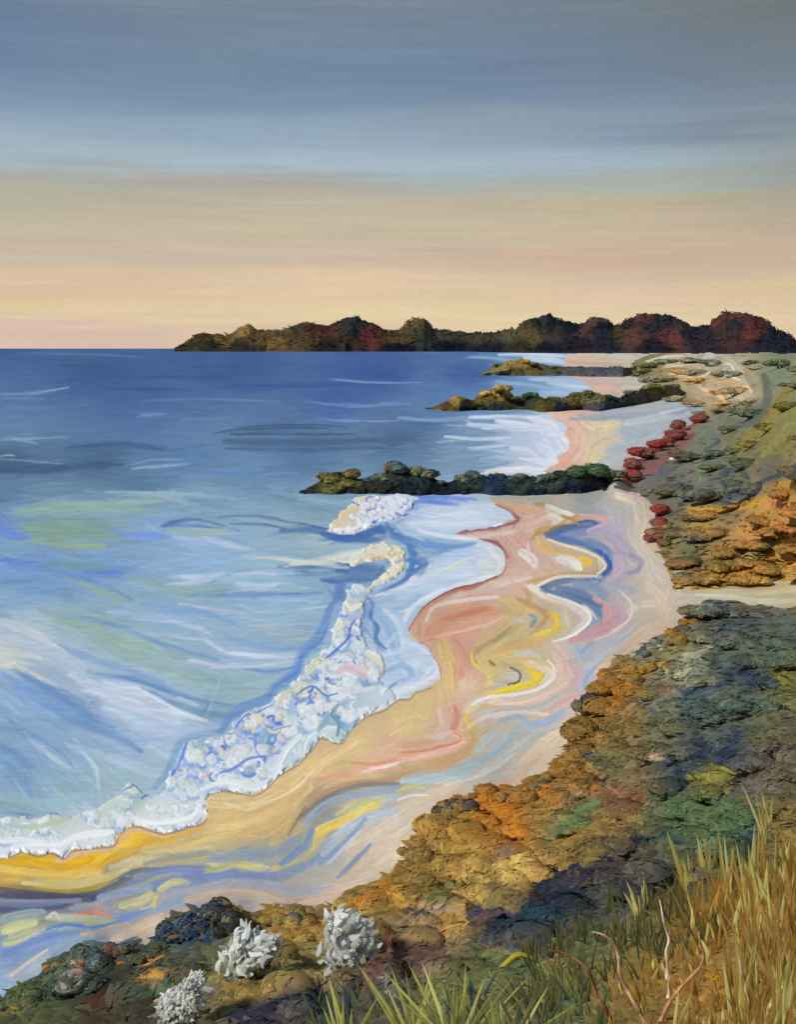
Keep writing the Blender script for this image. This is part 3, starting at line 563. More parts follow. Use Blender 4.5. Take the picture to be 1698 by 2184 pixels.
SAND_ROWS = [
    # far bays
    ((224, 190, 170), 10, Z(2, [(700, 292), (780, 300), (860, 305)])), ((214, 196, 170), 10, Z(2, [(800, 290), (900, 295), (990, 305)])), ((200, 196, 186), 7, Z(2, [(760, 285), (860, 282), (1000, 300)])), ((206, 176, 156), 6, Z(2, [(730, 322), (840, 330), (960, 335)])),
    ((206, 176, 170), 12, Z(2, [(790, 395), (860, 410), (940, 450)])), ((222, 178, 160), 8, Z(2, [(850, 430), (920, 440), (950, 455)])), ((196, 186, 172), 9, Z(2, [(950, 400), (1050, 400), (1180, 385)])), ((206, 200, 190), 5, Z(2, [(960, 430), (1080, 425), (1180, 410)])), ((178, 168, 156), 6, Z(2, [(960, 450), (1020, 445), (1060, 430)])),
    ((226, 176, 152), 11, Z(2, [(600, 540), (660, 560), (720, 590), (735, 620)])), ((228, 190, 174), 12, Z(2, [(640, 535), (700, 560), (760, 600), (770, 640)])), ((222, 176, 156), 12, Z(2, [(745, 620), (770, 660), (740, 720), (700, 765)])), ((230, 198, 184), 10, Z(2, [(780, 640), (790, 690), (750, 740)])), ((232, 170, 140), 7, Z(2, [(650, 768), (700, 755), (740, 740)])),
    ((226, 206, 164), 16, Z(2, [(800, 580), (860, 600), (940, 590)])), ((224, 206, 166), 20, Z(2, [(860, 620), (850, 680), (820, 730)])), ((222, 190, 172), 12, Z(2, [(820, 690), (850, 670), (880, 650)])), ((160, 172, 186), 14, Z(2, [(740, 560), (880, 560), (1040, 550), (1180, 530)])), ((186, 192, 198), 14, Z(2, [(980, 580), (1100, 560), (1240, 540)])),
    ((170, 180, 194), 24, Z(2, [(960, 620), (1020, 640), (1100, 610)])), ((166, 178, 188), 22, Z(2, [(900, 700), (960, 680), (1000, 660)])), ((176, 184, 192), 18, Z(2, [(860, 760), (930, 730), (980, 700)])), ((206, 208, 206), 4, Z(2, [(1120, 540), (1200, 525), (1260, 500)])), ((150, 160, 178), 12, Z(2, [(1180, 540), (1240, 520), (1300, 500)])),
    # main bay, upper part
    ((168, 172, 162), 16, Z(4, [(280, 90), (420, 96), (600, 100)])), ((204, 172, 140), 10, Z(4, [(340, 112), (440, 108), (560, 120)])), ((216, 170, 146), 18, Z(4, [(460, 120), (540, 135), (620, 150)])), ((172, 120, 116), 8, Z(4, [(420, 118), (460, 135), (500, 160)])), ((146, 84, 92), 6, Z(4, [(470, 150), (515, 172), (500, 190), (450, 205)])),
    ((216, 178, 160), 26, Z(4, [(520, 200), (600, 180), (640, 160)])), ((214, 184, 172), 20, Z(4, [(320, 240), (420, 230), (560, 215)])), ((166, 106, 112), 9, Z(4, [(245, 238), (330, 220), (440, 208)])), ((130, 70, 84), 4, Z(4, [(240, 230), (340, 212), (430, 205)])), ((226, 214, 206), 7, Z(4, [(210, 250), (300, 255), (380, 270)])),
    ((186, 128, 128), 9, Z(4, [(350, 268), (410, 280), (450, 310), (470, 340)])), ((136, 66, 84), 3.5, Z(4, [(350, 263), (420, 278), (452, 312)])), ((208, 168, 154), 26, Z(4, [(480, 280), (500, 320), (520, 360)])), ((206, 164, 150), 30, Z(4, [(520, 250), (560, 300), (560, 350)])), ((204, 172, 158), 26, Z(4, [(470, 380), (540, 370), (620, 350)])),
    ((226, 220, 212), 18, Z(4, [(530, 320), (570, 345), (585, 370)])), ((212, 180, 158), 18, Z(4, [(600, 400), (660, 390), (700, 370)])), ((216, 172, 150), 12, Z(4, [(640, 350), (660, 380), (650, 400)])), ((222, 196, 186), 18, Z(4, [(300, 480), (420, 450), (560, 420)])), ((214, 186, 172), 12, Z(4, [(160, 540), (260, 500), (400, 470)])),
    ((186, 130, 108), 7, Z(4, [(150, 520), (250, 480), (380, 445)])), ((120, 54, 62), 7, Z(4, [(80, 575), (120, 535), (170, 505)])), ((150, 86, 84), 4, Z(4, [(45, 660), (45, 620), (80, 570), (130, 530), (200, 490), (300, 460), (420, 420)])), ((198, 140, 120), 6, Z(4, [(55, 640), (80, 590), (140, 540), (230, 495)])),
    # white wedge and gold framed pool
    ((184, 146, 90), 8, Z(4, [(590, 110), (640, 125), (690, 150), (720, 170)])), ((230, 228, 224), 9, Z(4, [(635, 122), (690, 145), (745, 160)])), ((222, 218, 210), 14, Z(4, [(650, 165), (690, 180), (670, 200)])), ((206, 158, 90), 7, Z(4, [(600, 220), (680, 205), (730, 175), (780, 165), (860, 165)])), ((182, 134, 74), 5, Z(4, [(700, 160), (750, 180), (770, 200)])),
    ((206, 162, 156), 8, Z(4, [(780, 160), (850, 170), (890, 175), (880, 200)])), ((70, 100, 140), 5, Z(4, [(770, 190), (820, 185), (850, 195)])),
    # blue channels
    ((98, 112, 110), 9, Z(4, [(630, 240), (680, 215), (760, 205)])), ((72, 104, 160), 16, Z(4, [(650, 240), (720, 222), (800, 212), (850, 205)])), ((120, 140, 186), 14, Z(4, [(700, 250), (780, 235), (860, 220)])), ((80, 110, 168), 12, Z(4, [(640, 250), (700, 262), (780, 280), (860, 315), (900, 360)])), ((110, 134, 172), 16, Z(4, [(800, 270), (870, 300), (930, 340)])),
    ((58, 88, 172), 7, Z(4, [(850, 310), (890, 340), (905, 380), (880, 415)])), ((62, 98, 150), 14, Z(4, [(905, 360), (900, 400), (850, 420), (780, 430)])), ((86, 116, 160), 14, Z(4, [(860, 425), (760, 432), (680, 445), (620, 470)])), ((84, 116, 156), 12, Z(4, [(615, 470), (650, 490), (720, 505), (790, 540)])), ((96, 126, 164), 20, Z(4, [(690, 480), (780, 500), (850, 560), (850, 600)])),
    ((128, 150, 180), 18, Z(4, [(760, 450), (840, 470), (880, 510)])), ((92, 118, 160), 8, Z(4, [(700, 488), (790, 515), (870, 550)])), ((140, 160, 184), 16, Z(4, [(850, 600), (830, 640), (790, 670)])), ((160, 168, 180), 18, Z(4, [(880, 450), (960, 480), (1010, 480)])),
    ((176, 164, 186), 16, Z(4, [(820, 230), (880, 210), (920, 190), (900, 160)])), ((166, 160, 184), 22, Z(4, [(900, 250), (960, 300), (1010, 350)])), ((150, 148, 176), 9, Z(4, [(980, 410), (1030, 390), (1035, 350), (990, 330)])), ((196, 176, 190), 8, Z(4, [(930, 330), (960, 380), (930, 420)])), ((180, 166, 184), 16, Z(4, [(920, 280), (950, 340), (950, 400)])),
    ((196, 150, 156), 20, Z(4, [(740, 690), (820, 660), (900, 630), (950, 590)])), ((190, 160, 172), 18, Z(4, [(880, 560), (940, 560), (960, 600)])), ((206, 160, 152), 12, Z(4, [(840, 520), (890, 550), (900, 600)])), ((226, 222, 226), 3, Z(4, [(980, 570), (990, 600), (910, 660)])), ((222, 200, 196), 4, Z(4, [(960, 490), (1000, 540), (990, 600), (920, 660), (840, 690)])),
    # gold horseshoe
    ((214, 176, 112), 14, Z(4, [(590, 240), (610, 290), (680, 315), (760, 340), (820, 360)])), ((190, 152, 96), 8, Z(4, [(575, 260), (600, 230), (640, 222)])), ((230, 214, 176), 5, Z(4, [(640, 262), (720, 290), (820, 320), (870, 350), (885, 380), (850, 415)])), ((222, 222, 216), 20, Z(4, [(690, 350), (740, 360), (770, 385)])),
    ((196, 192, 184), 12, Z(4, [(860, 360), (860, 390), (840, 400)])), ((226, 190, 60), 9, Z(4, [(780, 340), (815, 350), (815, 370), (790, 375)])), ((196, 162, 104), 8, Z(4, [(560, 445), (640, 425), (740, 410), (830, 405), (850, 380), (840, 350)])), ((222, 214, 206), 5, Z(4, [(590, 465), (660, 430), (740, 420), (850, 420)])),
    # pale ribbon and nested loops
    ((222, 212, 200), 14, Z(4, [(570, 465), (620, 500), (700, 530), (780, 570), (800, 610), (760, 660)])), ((230, 230, 224), 4, Z(4, [(640, 495), (740, 530), (810, 570), (820, 610), (780, 650), (730, 680), (660, 700)])), ((200, 184, 158), 12, Z(4, [(560, 490), (620, 530), (700, 560), (740, 600), (720, 650)])), ((206, 160, 116), 12, Z(4, [(540, 480), (560, 510), (540, 550)])),
    ((206, 176, 120), 16, Z(4, [(430, 510), (500, 530), (560, 560), (640, 580), (660, 640)])), ((180, 152, 104), 8, Z(4, [(510, 520), (600, 560), (630, 600), (590, 640)])), ((190, 166, 120), 12, Z(4, [(440, 560), (520, 590), (500, 640), (430, 680)])), ((232, 196, 50), 11, Z(4, [(650, 575), (680, 590), (685, 620), (670, 655)])), ((232, 202, 70), 8, Z(4, [(585, 670), (620, 665), (650, 650)])),
    ((110, 146, 158), 14, Z(4, [(565, 590), (580, 605), (570, 630)])), ((190, 190, 176), 12, Z(4, [(500, 610), (540, 610), (560, 600)])), ((206, 180, 116), 14, Z(4, [(560, 700), (640, 680), (710, 640)])), ((206, 150, 120), 20, Z(4, [(130, 650), (230, 600), (340, 580), (420, 570)])), ((196, 130, 100), 12, Z(4, [(200, 600), (300, 575), (380, 560)])),
    ((224, 206, 200), 7, Z(4, [(120, 610), (160, 550), (300, 520), (430, 510)])), ((212, 150, 126), 22, Z(4, [(130, 680), (220, 660), (330, 640)])), ((216, 176, 160), 6, Z(4, [(160, 680), (260, 655), (400, 620), (450, 590)])), ((210, 160, 134), 14, Z(4, [(90, 660), (100, 600), (180, 560), (300, 545)])),
    ((214, 180, 120), 18, Z(4, [(190, 690), (200, 750), (230, 820), (240, 900)])), ((204, 150, 124), 26, Z(4, [(240, 700), (270, 760), (260, 840)])), ((166, 148, 110), 9, Z(4, [(480, 640), (420, 690), (360, 720), (320, 760), (330, 790)])), ((222, 196, 120), 12, Z(4, [(330, 750), (340, 790), (400, 840), (390, 880)])), ((226, 196, 80), 5, Z(4, [(318, 745), (316, 775), (330, 800)])),
    ((206, 172, 116), 22, Z(4, [(360, 720), (430, 740), (500, 720), (590, 710)])), ((200, 178, 124), 22, Z(4, [(370, 780), (450, 790), (560, 780), (640, 800)])), ((196, 188, 170), 16, Z(4, [(450, 850), (510, 850), (500, 880), (420, 880)])), ((90, 94, 90), 4, Z(4, [(480, 810), (520, 835), (515, 870), (470, 882)])), ((150, 110, 50), 6, Z(4, [(390, 785), (410, 800)])),
    ((196, 194, 182), 12, Z(4, [(500, 750), (560, 745), (600, 760)])), ((226, 214, 196), 12, Z(4, [(560, 790), (620, 810), (650, 840), (620, 880)])), ((232, 200, 40), 12, Z(4, [(545, 800), (590, 850), (560, 880), (490, 900), (410, 920)])), ((230, 196, 60), 7, Z(4, [(600, 830), (610, 860), (560, 890)])), ((236, 232, 226), 5, Z(4, [(640, 780), (665, 810), (660, 860), (600, 900), (500, 925), (400, 935), (330, 960), (290, 1000)])),
    ((216, 186, 168), 16, Z(4, [(670, 720), (700, 760), (710, 820), (690, 880)])), ((196, 164, 172), 16, Z(4, [(740, 790), (770, 840), (740, 890)])), ((160, 176, 196), 18, Z(4, [(760, 720), (780, 760), (820, 720)])), ((176, 178, 186), 20, Z(4, [(800, 800), (860, 740), (940, 690), (1000, 640)])), ((206, 180, 156), 22, Z(4, [(860, 830), (960, 740), (1060, 670), (1140, 620)])),
    ((156, 170, 194), 10, Z(4, [(790, 900), (800, 850), (840, 800)])), ((212, 196, 178), 14, Z(4, [(1000, 560), (1080, 540), (1160, 560)])), ((216, 170, 150), 10, Z(4, [(1110, 560), (1140, 540), (1150, 520)])), ((206, 192, 172), 24, Z(4, [(940, 80), (1000, 100), (1040, 150), (1030, 260), (1060, 360), (1130, 430)])), ((200, 184, 164), 14, Z(4, [(1060, 120), (1080, 200), (1070, 280), (1120, 350)])),
    ((186, 180, 150), 5, Z(4, [(1085, 250), (1110, 320), (1150, 370), (1180, 440)])), ((216, 184, 176), 5, Z(4, [(960, 60), (1030, 90), (1060, 150), (1050, 250), (1060, 330)])), ((196, 186, 176), 20, Z(4, [(1000, 200), (1000, 270), (1060, 350), (1100, 450)])), ((204, 188, 168), 28, Z(4, [(1080, 460), (1120, 500), (1140, 560)])),
    ((196, 184, 150), 16, Z(4, [(1200, 480), (1300, 480), (1400, 490), (1700, 480)])), ((206, 200, 172), 12, Z(4, [(1300, 500), (1440, 520), (1560, 530), (1700, 520)])), ((210, 206, 186), 6, Z(4, [(1280, 500), (1400, 505), (1520, 520), (1690, 525)])), ((186, 170, 130), 8, Z(4, [(1250, 470), (1400, 465), (1560, 470), (1700, 450)])),
    # lower bay
    ((206, 196, 184), 14, Z(4, [(290, 1000), (340, 950), (440, 940), (560, 930), (660, 900)])), ((216, 186, 170), 14, Z(4, [(400, 960), (520, 960), (620, 930), (720, 880)])), ((186, 182, 176), 18, Z(4, [(350, 1010), (480, 990), (600, 980), (680, 940)])), ((204, 168, 156), 8, Z(4, [(620, 1000), (700, 960), (770, 930)])), ((222, 206, 196), 6, Z(4, [(300, 1060), (380, 1020), (520, 1000), (640, 1010)])),
    ((160, 176, 190), 10, Z(4, [(430, 1040), (520, 1020), (560, 1060)])), ((150, 170, 196), 14, Z(4, [(560, 1060), (640, 1040), (700, 1000)])), ((176, 182, 180), 14, Z(4, [(540, 1100), (640, 1090), (720, 1050)])), ((222, 200, 70), 5, Z(4, [(320, 975), (295, 1000), (290, 1030), (310, 1070)])), ((206, 140, 124), 14, Z(4, [(240, 980), (250, 1020), (230, 1080)])), ((222, 186, 176), 18, Z(4, [(190, 1000), (200, 1050), (170, 1100)])),
    ((226, 180, 164), 12, Z(6, [(230, 0), (270, 20), (260, 60), (200, 80), (100, 100), (0, 120)])), ((226, 130, 112), 4, Z(6, [(240, 0), (268, 20), (250, 45), (180, 60), (100, 80), (20, 84)])), ((196, 160, 110), 9, Z(6, [(310, 0), (320, 30), (290, 70), (200, 110), (100, 140)])), ((214, 196, 180), 7, Z(6, [(120, 20), (180, 20), (220, 0)])), ((216, 164, 140), 12, Z(6, [(0, 60), (90, 50), (160, 30)])),
    ((196, 160, 120), 12, Z(6, [(0, 170), (100, 150), (220, 130), (300, 90)])), ((176, 190, 192), 12, Z(6, [(340, 60), (380, 20), (420, 0)])), ((160, 180, 190), 14, Z(6, [(220, 160), (320, 130), (400, 90), (460, 30), (500, 0)])), ((186, 190, 186), 12, Z(6, [(360, 160), (440, 120), (520, 60), (580, 0)])), ((206, 196, 184), 5, Z(6, [(240, 210), (330, 190), (420, 150), (500, 90)])),
    ((170, 186, 190), 16, Z(6, [(0, 210), (100, 200), (200, 190), (300, 180)])), ((206, 170, 148), 12, Z(6, [(430, 220), (500, 200), (540, 160), (600, 100)])), ((214, 194, 166), 22, Z(6, [(560, 110), (620, 60), (680, 10)])), ((196, 184, 130), 8, Z(6, [(0, 250), (50, 235), (120, 235)])), ((224, 216, 204), 4, Z(6, [(0, 290), (60, 270), (130, 268)])),
    ((212, 192, 168), 30, Z(6, [(60, 330), (160, 280), (260, 230)])), ((208, 192, 172), 40, Z(6, [(-200, 500), (-60, 420), (60, 340), (160, 270)])), ((206, 188, 166), 26, Z(6, [(-60, 560), (0, 480), (60, 420)])),
    ((226, 196, 146), 30, Z(5, [(900, 300), (1020, 300), (1200, 240), (1350, 130), (1500, 40)])), ((222, 190, 132), 40, Z(5, [(900, 380), (1040, 370), (1180, 320), (1300, 230)])), ((216, 180, 120), 26, Z(5, [(1000, 440), (1120, 420), (1220, 360)])), ((236, 216, 176), 4, Z(5, [(1060, 310), (1160, 290), (1260, 240), (1330, 170)])), ((232, 214, 180), 4, Z(5, [(960, 300), (1050, 330), (1100, 310)])),
    ((226, 170, 146), 12, Z(5, [(1300, 200), (1420, 190), (1560, 160), (1700, 150)])), ((224, 150, 130), 6, Z(5, [(1500, 130), (1600, 135), (1700, 115)])), ((230, 214, 206), 4, Z(5, [(1540, 170), (1620, 150), (1700, 130)])), ((224, 180, 160), 14, Z(5, [(1580, 90), (1640, 70), (1700, 40)])),
    ((186, 146, 110), 10, Z(5, [(1290, 340), (1360, 280), (1440, 230), (1600, 210), (1700, 200)])), ((120, 130, 136), 10, Z(5, [(1270, 370), (1340, 310), (1430, 260), (1560, 225), (1700, 220)])), ((166, 120, 90), 5, Z(5, [(1230, 440), (1270, 370), (1300, 320)])), ((150, 164, 182), 16, Z(5, [(1300, 400), (1380, 320), (1500, 270), (1700, 240)])), ((178, 190, 200), 14, Z(5, [(1480, 330), (1600, 290), (1700, 270)])),
    ((180, 170, 128), 14, Z(5, [(1160, 480), (1240, 440), (1290, 400)])), ((226, 200, 110), 16, Z(5, [(1340, 430), (1400, 400), (1480, 370), (1600, 310)])), ((230, 196, 96), 14, Z(5, [(1350, 440), (1400, 410), (1460, 390)])), ((210, 196, 120), 13, Z(5, [(1170, 580), (1270, 560), (1340, 500), (1370, 450)])), ((196, 196, 130), 8, Z(5, [(1440, 350), (1560, 300), (1640, 285)])),
    ((136, 152, 182), 22, Z(5, [(1100, 640), (1200, 610), (1320, 550), (1420, 480)])), ((124, 146, 184), 14, Z(5, [(1200, 560), (1300, 480), (1330, 420)])), ((186, 194, 206), 18, Z(5, [(1380, 520), (1460, 430), (1580, 360), (1700, 330)])), ((196, 202, 212), 6, Z(5, [(1400, 560), (1480, 480), (1540, 420)])), ((140, 158, 186), 10, Z(5, [(1360, 560), (1440, 500), (1500, 440), (1560, 370)])), ((130, 150, 180), 9, Z(5, [(1440, 620), (1520, 540), (1580, 480)])),
    # gold tide line bottom left
    ((238, 190, 56), 20, Z(5, [(300, 560), (400, 540), (480, 490), (560, 450), (600, 440)])), ((226, 176, 30), 18, Z(5, [(0, 560), (100, 545), (200, 555), (320, 560), (390, 540)])), ((220, 166, 30), 12, Z(5, [(240, 590), (360, 590), (480, 540), (620, 490), (730, 460)])), ((234, 186, 60), 12, Z(5, [(500, 450), (560, 425), (640, 430), (720, 440)])),
    ((230, 196, 100), 16, Z(5, [(0, 580), (120, 600), (280, 610), (420, 590)])), ((226, 186, 150), 7, Z(5, [(240, 545), (330, 520), (440, 500), (490, 480), (540, 430), (600, 420), (700, 440), (780, 430)])), ((232, 180, 60), 7, Z(5, [(680, 470), (760, 440), (870, 405)])), ((226, 170, 140), 5, Z(5, [(820, 410), (870, 395)])), ((214, 196, 130), 16, Z(5, [(100, 640), (280, 650), (420, 630), (540, 590)])),
    ((206, 192, 150), 20, Z(5, [(480, 580), (620, 540), (760, 520), (900, 500)])), ((222, 196, 130), 20, Z(5, [(620, 500), (760, 480), (900, 440), (1000, 420)])), ((180, 158, 50), 7, Z(5, [(0, 652), (150, 668), (300, 680), (420, 660), (500, 630)])), ((186, 180, 130), 8, Z(5, [(640, 570), (780, 550), (900, 530)])),
    ((88, 88, 104), 14, Z(5, [(-60, 670), (80, 668), (200, 690), (320, 700), (440, 690)])), ((76, 78, 104), 15, Z(5, [(-60, 690), (100, 700), (240, 705), (420, 705)])), ((136, 144, 170), 8, Z(5, [(0, 715), (160, 725), (340, 715)])), ((84, 90, 122), 16, Z(5, [(-60, 760), (60, 750), (180, 745), (280, 735)])), ((110, 124, 156), 8, Z(5, [(0, 735), (100, 738), (260, 730)])),
    ((96, 106, 130), 9, Z(5, [(420, 680), (480, 650), (560, 620)])), ((104, 114, 124), 10, Z(5, [(470, 645), (560, 600), (680, 580)])), ((120, 136, 180), 16, Z(5, [(560, 640), (680, 590), (800, 580), (880, 590)])), ((120, 140, 186), 22, Z(5, [(600, 680), (720, 640), (860, 620), (1000, 600)])), ((150, 166, 190), 14, Z(5, [(420, 720), (540, 680), (640, 660)])), ((140, 154, 190), 12, Z(5, [(420, 700), (500, 690), (560, 680)])),
    ((206, 204, 140), 12, Z(5, [(680, 670), (740, 640), (800, 640)])), ((210, 206, 130), 14, Z(5, [(900, 560), (980, 560), (1040, 570), (1110, 570)])), ((186, 186, 130), 14, Z(5, [(880, 590), (960, 570), (1040, 540)])), ((214, 196, 110), 6, Z(5, [(620, 690), (660, 700), (650, 740), (600, 755)])), ((190, 190, 146), 16, Z(5, [(520, 740), (600, 720), (640, 690)])), ((164, 168, 134), 12, Z(5, [(440, 500), (600, 510), (760, 530)]), {'op': .3}),
    ((130, 146, 190), 16, Z(5, [(900, 630), (1000, 620), (1120, 610)])), ((166, 168, 178), 22, Z(5, [(700, 700), (860, 680), (1000, 650), (1150, 660)])), ((146, 160, 184), 18, Z(5, [(500, 790), (640, 760), (760, 720), (860, 700)])), ((156, 156, 150), 18, Z(5, [(620, 560), (700, 548), (840, 520), (960, 520), (1060, 500)])), ((150, 162, 180), 22, Z(5, [(900, 540), (1060, 520), (1180, 510), (1260, 460)])),
    ((196, 176, 156), 22, Z(5, [(800, 720), (960, 690), (1100, 690), (1200, 720)])), ((204, 180, 158), 26, Z(5, [(1150, 740), (1300, 720), (1440, 680)])), ((170, 172, 184), 16, Z(5, [(1000, 640), (1160, 660), (1300, 680), (1420, 660)])), ((210, 192, 170), 30, Z(5, [(1440, 640), (1560, 600), (1680, 520)])), ((184, 168, 160), 14, Z(5, [(1050, 760), (1160, 730), (1240, 730)])),
    ((214, 130, 110), 6, Z(5, [(320, 770), (400, 770), (440, 770), (470, 790)])), ((214, 140, 120), 4, Z(5, [(380, 760), (440, 745)])), ((204, 170, 150), 10, Z(5, [(330, 745), (400, 735), (430, 720)])), ((186, 190, 160), 12, Z(5, [(200, 790), (320, 790), (440, 800)])), ((150, 160, 180), 12, Z(5, [(300, 750), (380, 745), (460, 745)])), ((206, 204, 196), 6, Z(5, [(200, 790), (230, 770), (250, 790)])),
    ((206, 208, 150), 24, Z(5, [(20, 840), (80, 820), (140, 810)])), ((186, 192, 150), 22, Z(5, [(20, 900), (80, 890), (150, 860)])), ((150, 166, 166), 18, Z(5, [(0, 800), (80, 780), (180, 770)])), ((190, 190, 176), 14, Z(5, [(120, 870), (200, 850), (260, 850)])), ((90, 130, 196), 6, Z(5, [(200, 840), (280, 820), (400, 830), (540, 800)])), ((120, 146, 200), 14, Z(5, [(420, 800), (560, 780), (640, 740)])),
    ((110, 138, 190), 20, Z(5, [(0, 960), (100, 920), (200, 880), (330, 860)])), ((130, 152, 196), 16, Z(5, [(20, 970), (140, 930), (260, 890), (400, 850)])), ((140, 160, 184), 20, Z(5, [(0, 1010), (120, 990), (240, 920), (340, 880)])), ((160, 170, 184), 24, Z(5, [(30, 1050), (120, 1020), (200, 960)])), ((200, 196, 186), 5, Z(5, [(40, 1040), (120, 980), (200, 930)])), ((150, 172, 204), 20, Z(5, [(-40, 1040), (20, 1060), (60, 1070)])), ((150, 176, 206), 18, Z(5, [(-60, 1100), (10, 1100), (40, 1080)])),
    ((204, 180, 158), 20, Z(5, [(540, 900), (620, 850), (700, 800), (800, 760)])), ((206, 184, 164), 18, Z(5, [(480, 880), (580, 840), (660, 800)])), ((190, 176, 160), 14, Z(5, [(350, 860), (440, 850), (540, 820)])), ((206, 206, 190), 3, Z(5, [(500, 880), (540, 900)])), ((176, 172, 170), 14, Z(5, [(640, 880), (680, 840), (740, 790)])), ((180, 178, 140), 14, Z(5, [(370, 820), (440, 800), (500, 810)])),
]
SAND_ROWS = wide(SAND_ROWS, 1.55)
many(sand, SAND_ROWS, op=.9, soft=.45, ridge=1.2, taper=.25)
autodabs(sand, 2200, lambda u, v: ~inside(SEA_POLY, u, v) & ~(inside(HEATH_A, u, v) | inside(HEATH_B, u, v)), Flow(SAND_ROWS, flow_sand), lambda u, v: 46, lambda u, v: 7, .05, .6, .45, .15, vrange=(750, 2150), urange=(-100, 1500))
many(sand, [r for r in SAND_ROWS if r[1] < 15], op=.7, soft=.4, ridge=1.3, taper=.3)

# stain where the wash stops
for seg in (SHORE_BAY[27:-3],):
    sand.stroke([(u + 1, v + 3) for u, v in seg], 6, (104, 96, 120), .55, .6, taper=0, jit=.3)
sand.stroke([(u + 1, v + 2) for u, v in SHORE_BAY[12:27]], 4, (150, 90, 92), .8, .6, taper=0, jit=.3)

